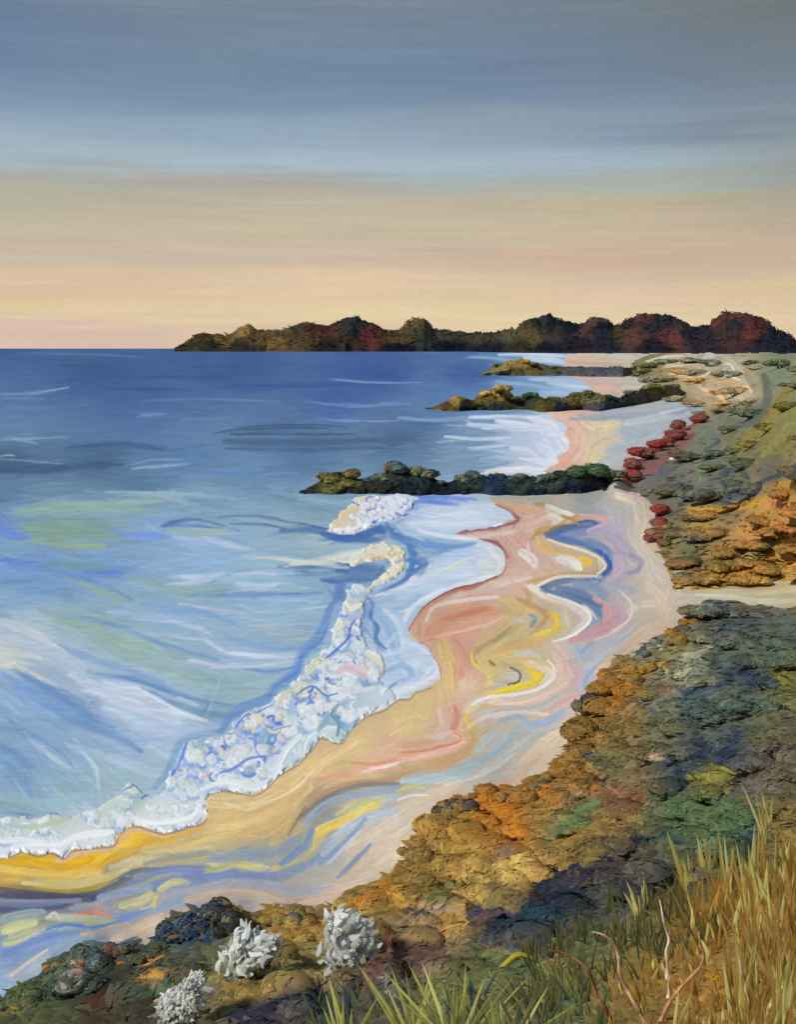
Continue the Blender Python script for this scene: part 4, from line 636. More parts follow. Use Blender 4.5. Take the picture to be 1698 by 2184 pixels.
# ------------------------------------------------------------------ heath colours; the broad navy masses are shade painted in
heath_ctrl = [(1660, 790, (100, 108, 88)), (1640, 950, (106, 100, 52)), (1690, 880, (112, 106, 60)), (1500, 770, (146, 140, 116)), (1560, 790, (150, 142, 116)), (1580, 830, (168, 146, 112)), (1520, 830, (160, 140, 110)), (1400, 765, (108, 106, 78)), (1370, 790, (110, 106, 76)), (1450, 790, (150, 134, 100)), (1600, 870, (84, 90, 80)), (1560, 880, (90, 92, 80)),
              (1500, 930, (96, 98, 88)), (1520, 980, (94, 98, 88)), (1600, 960, (98, 96, 66)), (1560, 950, (100, 96, 66)), (1400, 1010, (84, 84, 84)), (1350, 1030, (96, 90, 86)), (1550, 1030, (72, 80, 76)), (1640, 1000, (84, 82, 70)), (1450, 1040, (88, 92, 84)), (1480, 1060, (84, 86, 82)), (1570, 1060, (70, 74, 76)), (1420, 1080, (90, 84, 70)),
              (1690, 1060, (146, 112, 56)), (1620, 1085, (148, 118, 60)), (1500, 1110, (148, 120, 64)), (1600, 1150, (156, 112, 60)), (1670, 1120, (152, 108, 64)), (1450, 1150, (104, 94, 66)), (1470, 1180, (90, 90, 70)), (1540, 1190, (120, 100, 56)), (1600, 1220, (156, 118, 60)), (1450, 1220, (150, 112, 66)), (1640, 1180, (110, 98, 56)), (1690, 1200, (158, 124, 64)), (1530, 1230, (160, 122, 62)),
              (1520, 1310, (72, 82, 80)), (1600, 1330, (66, 76, 76)), (1680, 1330, (74, 84, 78)), (1440, 1390, (116, 112, 74)), (1550, 1400, (78, 88, 82)), (1480, 1420, (112, 112, 92)), (1440, 1440, (124, 122, 100)), (1650, 1400, (74, 86, 80)), (1300, 1470, (142, 102, 46)), (1350, 1440, (140, 112, 60)), (1400, 1480, (96, 102, 84)), (1380, 1400, (110, 106, 90)), (1600, 1450, (56, 66, 78)), (1480, 1490, (62, 78, 84)),
              (1500, 1550, (82, 92, 78)), (1600, 1540, (84, 92, 70)), (1660, 1440, (116, 112, 56)), (1650, 1560, (92, 90, 66)), (1250, 1560, (130, 102, 52)), (1330, 1550, (118, 98, 58)), (1400, 1560, (96, 96, 70)), (1220, 1640, (134, 98, 46)), (1300, 1620, (110, 104, 76)), (1370, 1620, (112, 96, 70)), (1440, 1630, (58, 72, 80)), (1480, 1590, (50, 60, 76)), (1510, 1650, (126, 120, 46)), (1560, 1590, (50, 62, 84)), (1600, 1640, (92, 84, 76)),
              (1060, 1720, (158, 104, 40)), (1100, 1760, (166, 112, 42)), (1150, 1700, (144, 110, 56)), (1170, 1760, (120, 110, 70)), (1250, 1740, (104, 108, 72)), (1330, 1740, (118, 92, 56)), (1280, 1690, (120, 92, 66)), (1450, 1720, (78, 100, 72)), (1400, 1760, (80, 90, 66)), (1560, 1740, (84, 100, 64)), (1530, 1800, (72, 92, 66)), (1680, 1750, (112, 96, 56)), (950, 1780, (146, 116, 56)), (1000, 1850, (166, 134, 74)), (930, 1860, (130, 110, 60)),
              (1100, 1845, (178, 148, 84)), (1150, 1850, (150, 122, 70)), (1210, 1830, (120, 96, 56)), (1300, 1830, (78, 70, 66)), (1330, 1880, (56, 54, 66)), (1050, 1900, (120, 112, 70)), (980, 1950, (160, 132, 76)), (950, 1990, (128, 104, 80)), (1050, 1960, (90, 76, 74)), (1120, 1960, (46, 48, 66)), (1180, 1940, (46, 56, 66)), (1250, 1920, (44, 58, 66)), (1200, 1980, (44, 54, 64)), (1100, 2010, (64, 60, 72)), (1330, 1930, (66, 76, 70)),
              (1400, 1860, (44, 60, 66)), (1450, 1880, (80, 78, 58)), (1260, 2030, (98, 106, 74)), (1180, 2060, (112, 104, 66)), (1350, 1990, (104, 100, 64)), (1450, 1980, (124, 100, 52)), (1520, 1960, (144, 112, 54)), (1600, 2000, (142, 114, 56)), (1680, 1950, (128, 106, 60)), (850, 1900, (146, 116, 56)), (760, 1940, (150, 122, 64)), (850, 1960, (110, 96, 66)), (900, 2010, (96, 74, 68)), (860, 2040, (84, 68, 66)), (700, 1990, (150, 130, 84)), (620, 1990, (142, 122, 72)),
              (600, 2040, (124, 114, 72)), (700, 2060, (122, 112, 74)), (500, 1980, (124, 110, 62)), (430, 1980, (64, 74, 84)), (400, 2030, (70, 82, 76)), (480, 2040, (104, 104, 74)), (400, 2080, (96, 94, 66)), (300, 2040, (80, 88, 78)), (200, 2040, (82, 94, 92)), (250, 2080, (62, 62, 54)), (170, 2110, (62, 70, 54)), (120, 2090, (76, 88, 76)), (300, 2150, (66, 58, 48)), (60, 2130, (80, 88, 64)), (100, 2170, (84, 86, 58)), (200, 2170, (66, 58, 46)), (370, 2120, (100, 92, 66)),
              (650, 2130, (44, 52, 66)), (560, 2160, (56, 56, 66)), (720, 2140, (48, 56, 70)), (480, 2140, (100, 90, 70)), (500, 2090, (110, 98, 66)), (640, 2080, (116, 96, 72)), (750, 2080, (90, 80, 70)), (850, 2100, (78, 80, 74)), (950, 2110, (104, 112, 72)), (1050, 2080, (98, 106, 70)), (1000, 2050, (86, 84, 66)), (1150, 2130, (120, 112, 66)), (1200, 2150, (84, 100, 66)), (1300, 2110, (132, 106, 62)), (1400, 2060, (134, 108, 54)), (1500, 2120, (150, 114, 54)), (1690, 2130, (140, 110, 54)),
              (2000, 1000, (104, 98, 56)), (2000, 1500, (84, 90, 70)), (2000, 1900, (120, 100, 56)), (-250, 2280, (80, 84, 60))]
heath = Sheet(field(heath_ctrl, warp=22, scale=50, power=3.0))


def flow_heath(u, v):
    return -.75 + 1.1 * fbm(np.array(u / 160.), np.array(v / 160.), 77, 2)


HEATH_ROWS = [
    # pale blow-out of sand in the far heath
    ((168, 160, 136), 9, Z(2, [(1030, 300), (1100, 280), (1200, 275), (1250, 290)])), ((176, 168, 146), 8, Z(2, [(1060, 320), (1150, 300), (1230, 300), (1280, 320)])), ((190, 162, 126), 10, Z(2, [(1130, 350), (1200, 330), (1280, 340), (1300, 380)])), ((206, 170, 134), 8, Z(2, [(1160, 370), (1230, 385), (1300, 400)])),
    ((196, 168, 134), 9, Z(2, [(1280, 390), (1340, 370), (1420, 385), (1460, 400)])), ((158, 150, 134), 9, Z(2, [(1240, 300), (1300, 280), (1380, 290), (1440, 330), (1480, 370)])), ((186, 172, 156), 7, Z(2, [(1320, 330), (1360, 320), (1420, 335), (1440, 370)])), ((170, 166, 154), 7, Z(2, [(1320, 350), (1310, 300), (1360, 285)])),
    ((150, 146, 134), 9, Z(2, [(1420, 430), (1480, 410), (1500, 430), (1460, 460)])), ((206, 168, 126), 9, Z(2, [(1300, 440), (1360, 460), (1400, 490)])), ((198, 168, 128), 8, Z(2, [(1430, 440), (1490, 430), (1510, 450)])), ((160, 148, 124), 10, Z(2, [(1310, 460), (1380, 440), (1450, 470), (1480, 480)])), ((136, 110, 60), 7, Z(2, [(1020, 370), (1080, 360), (1150, 350)])),
    ((176, 144, 106), 6, Z(2, [(1330, 400), (1380, 410), (1440, 405)])), ((186, 178, 166), 4, Z(2, [(1100, 315), (1180, 340), (1250, 330)])), ((126, 122, 100), 14, Z(2, [(1480, 360), (1500, 400), (1520, 450)])),
    # grass crest
    ((134, 62, 56), 26, [(1332, 1024), (1362, 990), (1392, 960), (1430, 936), (1460, 912), (1496, 896)]), ((116, 74, 72), 22, [(1350, 1030), (1400, 990), (1440, 960), (1480, 926)]), ((128, 60, 54), 18, [(1408, 1080), (1402, 1120), (1404, 1160)]),
    ((114, 104, 52), 30, Z(2, [(1690, 420), (1620, 500), (1560, 580), (1460, 680)])), ((108, 106, 60), 26, Z(2, [(1700, 560), (1640, 640), (1560, 720)])), ((78, 84, 76), 26, Z(2, [(1560, 380), (1580, 470), (1540, 560), (1440, 600)])), ((94, 102, 82), 22, Z(2, [(1400, 560), (1360, 640), (1300, 700), (1280, 800)])),
    ((100, 110, 84), 12, Z(2, [(1270, 740), (1290, 780), (1290, 830)])), ((58, 66, 76), 14, Z(2, [(1700, 760), (1640, 800), (1560, 830), (1480, 880), (1400, 900)])), ((62, 72, 80), 12, Z(2, [(1340, 650), (1370, 660), (1310, 700)])), ((60, 68, 74), 16, Z(2, [(1380, 800), (1450, 780), (1500, 820)])), ((96, 98, 70), 12, Z(2, [(1370, 850), (1390, 900)])),
    ((222, 216, 190), 5, Z(2, [(1160, 735), (1220, 730), (1245, 722)])), ((84, 84, 96), 14, Z(2, [(1150, 790), (1100, 800), (1040, 830)])), ((150, 114, 50), 24, Z(2, [(1690, 830), (1640, 860), (1580, 900), (1500, 930), (1300, 960)])), ((158, 112, 62), 34, Z(2, [(1560, 960), (1620, 920), (1680, 950)])), ((166, 128, 60), 20, Z(4, [(1440, 110), (1340, 130), (1240, 130)])),
    ((100, 100, 76), 14, Z(4, [(1150, 220), (1200, 230), (1230, 260), (1180, 270)])), ((76, 82, 84), 10, Z(4, [(1210, 265), (1250, 245), (1290, 260), (1300, 290)])), ((96, 92, 58), 12, Z(4, [(1200, 310), (1280, 310), (1340, 270), (1400, 270)])), ((160, 106, 66), 14, Z(4, [(1180, 360), (1240, 350), (1280, 370)])), ((88, 92, 84), 8, Z(4, [(1190, 420), (1240, 395), (1310, 370)])), ((150, 148, 126), 8, Z(4, [(1170, 410), (1230, 385), (1290, 360)])),
    ((94, 92, 54), 14, Z(4, [(1480, 310), (1560, 280), (1640, 260)])), ((120, 116, 70), 14, Z(4, [(1480, 330), (1560, 310), (1600, 290)])), ((172, 124, 66), 16, Z(4, [(1460, 410), (1540, 360), (1620, 320)])), ((168, 122, 62), 16, Z(4, [(1240, 470), (1320, 440), (1400, 400), (1450, 370)])), ((180, 150, 80), 12, Z(4, [(1300, 410), (1360, 400), (1390, 380)])), ((186, 158, 96), 12, Z(4, [(1460, 440), (1560, 430), (1690, 410)])),
    ((222, 186, 60), 7, Z(4, [(1345, 370), (1355, 400)])), ((216, 180, 60), 6, Z(4, [(1550, 425), (1620, 410)])), ((226, 196, 80), 9, Z(4, [(1180, 465), (1220, 450), (1245, 435)])), ((222, 190, 70), 6, Z(4, [(1190, 460), (1210, 450)])), ((166, 116, 80), 12, Z(4, [(1550, 130), (1600, 100), (1660, 90)])),
    # slope below the path
    ((142, 104, 44), 16, Z(4, [(1190, 600), (1230, 620), (1280, 610)])), ((150, 104, 44), 16, Z(4, [(1140, 650), (1190, 660), (1220, 670)])), ((134, 102, 46), 18, Z(4, [(1160, 680), (1200, 690), (1200, 730)])), ((150, 112, 46), 16, Z(4, [(1020, 830), (1080, 810), (1150, 790)])), ((140, 100, 42), 24, Z(4, [(870, 880), (940, 860), (960, 900)])), ((146, 104, 44), 26, Z(4, [(900, 960), (980, 900), (1040, 890)])),
    ((146, 148, 130), 9, Z(4, [(990, 780), (1040, 710), (1100, 700), (1130, 740)])), ((110, 118, 112), 10, Z(4, [(1030, 760), (1080, 720), (1120, 700)])), ((70, 80, 84), 8, Z(4, [(1000, 770), (1040, 740), (1060, 700)])), ((150, 150, 130), 7, Z(4, [(1250, 550), (1300, 520), (1360, 520)])), ((80, 90, 90), 12, Z(4, [(1240, 560), (1330, 530), (1400, 530)])), ((110, 112, 100), 10, Z(4, [(1390, 600), (1410, 570), (1480, 580), (1560, 590)])),
    ((60, 70, 80), 12, Z(4, [(1350, 700), (1380, 640), (1440, 630), (1500, 600)])), ((142, 140, 118), 26, Z(4, [(1180, 820), (1260, 760), (1330, 720)])), ((118, 124, 106), 26, Z(4, [(1150, 870), (1230, 820), (1320, 780)])), ((50, 62, 76), 26, Z(4, [(1360, 860), (1420, 820), (1500, 840), (1590, 860)])), ((56, 68, 84), 16, Z(4, [(1180, 890), (1230, 920), (1320, 900), (1440, 870)])), ((120, 116, 50), 14, Z(4, [(1600, 850), (1640, 860), (1680, 860)])),
    ((48, 66, 90), 14, Z(4, [(1070, 980), (1090, 1000)])), ((80, 92, 84), 30, Z(4, [(1500, 720), (1560, 700), (1640, 740)])), ((76, 90, 80), 40, Z(4, [(1300, 1000), (1460, 960), (1600, 980)])), ((134, 104, 90), 22, Z(4, [(1100, 920), (1140, 880), (1170, 900)])), ((46, 58, 78), 26, Z(6, [(1250, 100), (1340, 70), (1440, 30)])), ((46, 58, 78), 22, Z(6, [(1380, 120), (1420, 60), (1460, 0)])),
    ((118, 116, 54), 34, Z(6, [(1250, 180), (1340, 170), (1440, 170)])), ((126, 124, 52), 20, Z(6, [(1300, 170), (1360, 140), (1400, 160)])), ((100, 84, 90), 20, Z(6, [(1440, 270), (1500, 250), (1550, 230)])), ((96, 82, 80), 24, Z(6, [(1560, 70), (1620, 60), (1680, 80)])), ((40, 58, 76), 18, Z(6, [(1150, 100), (1200, 150), (1220, 220), (1210, 270)])), ((176, 156, 136), 14, Z(6, [(1030, 100), (1070, 80), (1090, 100)])),
    ((186, 124, 50), 12, Z(6, [(810, 250), (840, 220), (870, 230)])), ((150, 108, 50), 22, Z(6, [(560, 270), (620, 250), (680, 270), (640, 310)])), ((140, 112, 90), 10, Z(6, [(690, 290), (760, 260), (840, 255)])), ((124, 78, 60), 10, Z(6, [(860, 250), (960, 270), (1060, 270)])), ((60, 76, 90), 10, Z(6, [(760, 80), (800, 100), (850, 90)])), ((170, 116, 44), 22, Z(6, [(340, 280), (400, 300), (460, 340), (500, 400), (520, 460)])),
    ((186, 124, 42), 14, Z(6, [(380, 310), (440, 350), (500, 380), (540, 440)])), ((160, 110, 44), 18, Z(6, [(300, 380), (360, 360), (420, 350)])), ((178, 148, 84), 22, Z(6, [(230, 480), (300, 460), (360, 490), (300, 540)])), ((166, 138, 80), 18, Z(6, [(150, 620), (240, 590), (340, 540)])), ((180, 150, 86), 44, Z(6, [(440, 560), (520, 540), (600, 570)])), ((176, 146, 84), 30, Z(6, [(470, 600), (560, 600), (640, 580)])),
    ((110, 96, 96), 18, Z(6, [(390, 500), (440, 480), (480, 460)])), ((96, 110, 74), 36, Z(6, [(650, 440), (720, 360), (860, 300)])), ((92, 104, 66), 16, Z(6, [(120, 700), (220, 650), (320, 620)])), ((128, 104, 58), 40, Z(6, [(640, 500), (780, 440), (900, 380), (1040, 320)])), ((160, 134, 76), 34, Z(6, [(240, 740), (300, 700), (380, 650)])), ((166, 138, 80), 36, Z(6, [(200, 820), (260, 800), (310, 750)])),
    ((120, 112, 56), 10, Z(6, [(740, 560), (830, 500), (900, 480)])), ((44, 48, 66), 40, Z(6, [(560, 680), (700, 620), (820, 560), (920, 540)])), ((44, 52, 66), 50, Z(6, [(340, 880), (440, 820), (560, 740), (700, 690), (860, 640)])), ((38, 58, 68), 50, Z(6, [(440, 800), (560, 760), (700, 760)])), ((72, 62, 86), 26, Z(6, [(320, 780), (400, 760), (460, 760)])), ((140, 124, 126), 22, Z(6, [(130, 750), (180, 740), (220, 740)])),  # wide navy strokes paint the shade of the lower hollow
    ((84, 66, 92), 12, Z(6, [(60, 760), (110, 750), (130, 780)])), ((90, 70, 72), 34, Z(6, [(0, 880), (60, 900), (180, 880)])), ((150, 126, 90), 34, Z(6, [(30, 830), (100, 820), (160, 850)])), ((78, 100, 70), 50, Z(6, [(1140, 400), (1240, 330), (1340, 290), (1440, 310)])), ((76, 100, 72), 50, Z(6, [(1300, 450), (1400, 400), (1500, 420)])), ((40, 58, 74), 20, Z(6, [(1000, 440), (1060, 430), (1160, 430), (1210, 430)])),
    ((40, 60, 74), 18, Z(6, [(1500, 480), (1510, 400), (1490, 340)])), ((108, 112, 72), 30, Z(6, [(240, 970), (400, 950), (560, 920), (700, 900)])), ((122, 110, 74), 22, Z(6, [(600, 960), (700, 980), (760, 1040)])), ((80, 96, 84), 20, Z(6, [(600, 1080), (700, 1120), (740, 1160)])), ((90, 114, 74), 30, Z(6, [(500, 1010), (600, 1000), (680, 1030)])),
    # bottom left
    ((44, 62, 92), 26, Z(5, [(690, 880), (760, 820), (860, 790)])), ((48, 68, 96), 24, Z(5, [(780, 900), (860, 880), (960, 860)])), ((156, 114, 56), 18, Z(5, [(940, 760), (1000, 780), (1040, 770)])), ((160, 120, 60), 18, Z(5, [(1130, 790), (1170, 760), (1200, 780)])), ((92, 100, 100), 20, Z(5, [(1230, 780), (1270, 790), (1280, 820)])), ((156, 118, 60), 26, Z(5, [(1300, 800), (1400, 780), (1500, 730), (1640, 700)])),
    ((166, 116, 46), 16, Z(5, [(1500, 740), (1580, 690), (1680, 660)])), ((150, 120, 64), 50, Z(5, [(1150, 880), (1280, 840), (1400, 820)])), ((104, 44, 40), 26, Z(5, [(1600, 850), (1650, 870), (1698, 860)])), ((84, 50, 48), 12, Z(5, [(1590, 1010), (1560, 1060), (1500, 1090)])), ((90, 52, 52), 14, Z(5, [(1560, 1050), (1600, 1000), (1620, 930)])), ((186, 196, 190), 12, Z(5, [(1640, 1010), (1660, 1060), (1660, 1100)]), {'op': .4}),
    ((142, 118, 66), 34, Z(5, [(960, 1100), (1060, 1080), (1200, 1060)])), ((128, 120, 76), 34, Z(5, [(1180, 1000), (1300, 980), (1400, 980)])), ((36, 48, 64), 34, Z(5, [(1080, 1170), (1180, 1130), (1280, 1110), (1400, 1140)])), ((50, 50, 66), 40, Z(5, [(960, 1240), (1080, 1200), (1200, 1180)])), ((70, 84, 120), 18, Z(5, [(1380, 1120), (1420, 1150), (1480, 1170)])), ((150, 104, 92), 18, Z(5, [(780, 1140), (820, 1100), (860, 1080)])),
    ((186, 182, 170), 16, Z(5, [(680, 1210), (720, 1190), (780, 1170)])), ((164, 168, 170), 24, Z(5, [(780, 1220), (830, 1150), (900, 1080)])), ((58, 92, 78), 22, Z(5, [(600, 1080), (680, 1060), (760, 1050)])), ((146, 140, 84), 20, Z(5, [(860, 1010), (920, 1030), (1000, 1060)]), {'op': .5}), ((72, 52, 42), 40, Z(5, [(400, 1200), (420, 1120), (540, 1080)])), ((60, 70, 54), 50, Z(5, [(180, 1150), (240, 1060), (320, 1040)])),
    ((176, 166, 160), 8, Z(5, [(300, 1060), (320, 1010), (350, 980)])), ((196, 130, 50), 8, Z(5, [(140, 1060), (160, 1020), (190, 1000)])), ((92, 108, 118), 20, Z(5, [(260, 950), (320, 900), (380, 880)])), ((110, 126, 130), 12, Z(5, [(360, 890), (400, 930), (420, 980)])), ((176, 120, 66), 8, Z(5, [(370, 880), (400, 870), (425, 885)])), ((96, 112, 120), 18, Z(5, [(490, 920), (520, 900), (560, 920)])), ((110, 60, 52), 14, Z(5, [(450, 920), (480, 940), (480, 960)])),
    ((190, 130, 50), 8, Z(5, [(490, 980), (530, 1000), (560, 990)])), ((184, 134, 60), 8, Z(5, [(600, 1000), (680, 990), (740, 1000)])), ((190, 128, 60), 10, Z(5, [(330, 1020), (345, 980), (380, 970)])), ((92, 102, 66), 24, Z(5, [(0, 1180), (60, 1130), (100, 1110)])), ((120, 110, 60), 20, Z(5, [(20, 1230), (80, 1180), (130, 1160)])),
]
many(heath, HEATH_ROWS, op=.85, soft=.5, ridge=1.3)
autodabs(heath, 3000, lambda u, v: inside(HEATH_A, u, v) | inside(HEATH_B, u, v), Flow(HEATH_ROWS, flow_heath), lambda u, v: 28 + (v - 743) * .016, lambda u, v: 7 + (v - 743) * .004, .10, .7, .4, .4, .5, vrange=(750, 2250), urange=(-50, 1800))
many(heath, HEATH_ROWS, op=.65, soft=.6, ridge=1.3)


# ------------------------------------------------------------------ foam
FOAM_POLY = [(-300, 1765), (0, 1742), (60, 1746), (110, 1738), (150, 1744), (200, 1730), (235, 1705), (258, 1690), (275, 1668), (300, 1690), (330, 1700), (352, 1690), (362, 1640), (372, 1640), (385, 1612), (395, 1590), (420, 1580), (470, 1575), (490, 1560), (505, 1535), (530, 1520), (560, 1512), (585, 1500), (590, 1480),
             (625, 1458), (648, 1440), (652, 1418), (668, 1405), (690, 1392), (705, 1372), (712, 1340), (728, 1318), (733, 1285), (744, 1262), (768, 1248), (798, 1252), (786, 1272), (776, 1290), (775, 1320), (768, 1350), (785, 1380), (815, 1400), (822, 1425), (808, 1452), (826, 1468), (850, 1488)] + SHORE_BAY[31:-1]
FOAM_TOP = [(700, 1130), (722, 1100), (742, 1078), (765, 1062), (800, 1056), (840, 1058), (868, 1054), (890, 1060), (885, 1082), (866, 1098), (840, 1108), (812, 1112), (780, 1128), (755, 1140), (725, 1138)]
FOAM_CURL = [(700, 1186), (745, 1192), (775, 1175), (790, 1160), (820, 1157), (848, 1162), (866, 1180), (868, 1205), (850, 1228), (822, 1246), (795, 1256), (778, 1252), (800, 1238), (822, 1224), (836, 1205), (830, 1192), (812, 1190), (796, 1198), (760, 1205), (720, 1200)]
foam = Sheet(np.tile(lin((214, 222, 232)), (NV, NU, 1)))
FU = GU + 8 * fbm(GU / 16., GV / 14., 61, 2) + 3.5 * fbm(GU / 5., GV / 5., 62, 2)
FV = GV + 8 * fbm(GU / 16. + 40, GV / 14., 63, 2) + 3.5 * fbm(GU / 5. + 40, GV / 5., 64, 2)
IN_FOAM = inside(FOAM_POLY, FU, FV)
IN_TOP = inside(FOAM_TOP, FU, FV)
IN_CURL = inside(FOAM_CURL, FU, FV)
lower = GV > 0
foam_ctrl = [(0, 1760, (180, 200, 206)), (100, 1760, (190, 204, 200)), (200, 1750, (196, 208, 200)), (280, 1710, (170, 196, 196)), (0, 1810, (222, 228, 238)), (100, 1805, (224, 230, 238)), (200, 1790, (224, 228, 236)), (300, 1745, (216, 222, 216)), (350, 1740, (222, 228, 236)), (420, 1720, (224, 230, 238)), (400, 1680, (196, 212, 226)), (380, 1640, (170, 192, 228)), (440, 1650, (170, 192, 230)),
             (500, 1660, (214, 224, 236)), (560, 1660, (222, 230, 238)), (600, 1600, (210, 222, 230)), (640, 1590, (196, 214, 222)), (430, 1600, (150, 178, 226)), (500, 1590, (160, 184, 228)), (560, 1580, (150, 178, 226)), (540, 1540, (186, 202, 222)), (620, 1520, (170, 192, 222)), (680, 1560, (140, 176, 196)), (720, 1540, (150, 186, 200)), (700, 1500, (176, 196, 222)), (640, 1470, (186, 202, 206)),
             (740, 1430, (214, 206, 216)), (780, 1430, (222, 218, 212)), (700, 1440, (186, 202, 228)), (670, 1420, (200, 206, 200)), (720, 1400, (160, 184, 230)), (750, 1370, (140, 170, 222)), (780, 1400, (206, 212, 210)), (750, 1320, (170, 186, 230)), (740, 1300, (206, 210, 206)), (810, 1480, (200, 214, 224)), (760, 1500, (186, 204, 220)),
             (740, 1110, (222, 206, 176)), (770, 1085, (224, 214, 190)), (830, 1080, (226, 230, 240)), (870, 1075, (206, 216, 240)), (780, 1120, (222, 228, 238)), (840, 1195, (226, 220, 196)), (800, 1170, (226, 220, 200)), (830, 1230, (226, 222, 196)), (720, 1192, (224, 220, 206))]
foam.rgb = field(foam_ctrl, warp=10, scale=22, power=3.0, seed=21)


def arcs(n, poly, cols, w0, w1, l0, l1, seed):
    r = random.Random(seed)
    P = np.array(poly)
    k = 0
    while k < n:
        u = r.uniform(max(-60, P[:, 0].min()), P[:, 0].max()); v = r.uniform(P[:, 1].min(), P[:, 1].max())
        if not inside(poly, np.array([u]), np.array([v]))[0]:
            continue
        k += 1
        c, prob = cols[min(len(cols) - 1, int(r.random() ** 1.2 * len(cols)))], 1
        a = r.uniform(0, 6.28); rad = r.uniform(l0, l1); sw = r.uniform(1.6, 3.6)
        pts = [(u + rad * math.cos(a + sw * t / 4), v + rad * .75 * math.sin(a + sw * t / 4)) for t in range(5)]
        foam.stroke(pts, r.uniform(w0, w1), c, .85, .35, taper=.7, ridge=2.0, jit=.04)


SURF_MID = [(370, 1660), (390, 1590), (490, 1565), (530, 1520), (590, 1500), (648, 1440), (700, 1380), (735, 1285), (770, 1290), (768, 1350), (820, 1410), (810, 1450), (760, 1480), (730, 1510), (640, 1560), (600, 1600), (560, 1640), (440, 1670)]
def puffs(n, poly, cols, r0, r1, seed, dome=2.2, shade=(96, 134, 206)):
    r = random.Random(seed)
    P = np.array(poly); k = 0
    items = []
    while k < n:
        u = r.uniform(max(-60, P[:, 0].min()), P[:, 0].max()); v = r.uniform(P[:, 1].min(), P[:, 1].max())
        if inside(poly, np.array([u]), np.array([v]))[0]:
            k += 1
            items.append((v, u, r.uniform(r0, r1), r.choice(cols)))
    for v, u, q, c in sorted(items):
        foam.puff(u, v, q, c, shade, dome)


puffs(105, SURF_MID, [(226, 230, 238), (214, 220, 232), (222, 220, 194), (196, 208, 230), (216, 206, 214), (170, 194, 230), (150, 186, 200)], 7, 22, 31, 1.5)
puffs(80, FOAM_POLY, [(230, 234, 240), (224, 230, 236), (214, 224, 230), (206, 218, 214)], 9, 24, 32, 1.2, (150, 178, 214))
puffs(26, FOAM_TOP, [(232, 235, 242), (226, 230, 240), (222, 226, 240)], 5, 10, 33, 2.4, (84, 116, 214))
puffs(16, FOAM_CURL, [(230, 226, 204), (226, 220, 190), (230, 232, 236)], 5, 9, 34, 2.2, (130, 160, 200))
arcs(110, SURF_MID, [(226, 230, 238), (206, 214, 226), (222, 220, 192), (150, 180, 228), (214, 206, 214), (110, 146, 218), (84, 124, 196), (150, 186, 190)], 5, 10, 6, 16, 5)
arcs(80, FOAM_POLY, [(230, 234, 240), (222, 228, 236), (214, 222, 226), (226, 230, 236), (190, 208, 222), (216, 222, 204)], 6, 13, 7, 18, 6)
arcs(34, FOAM_TOP, [(232, 235, 242), (226, 230, 240), (214, 222, 240), (96, 124, 214), (226, 206, 176)], 4, 8, 4, 12, 7)
arcs(18, FOAM_CURL, [(230, 228, 208), (226, 222, 200), (230, 232, 236), (226, 196, 150)], 5, 8, 5, 12, 8)
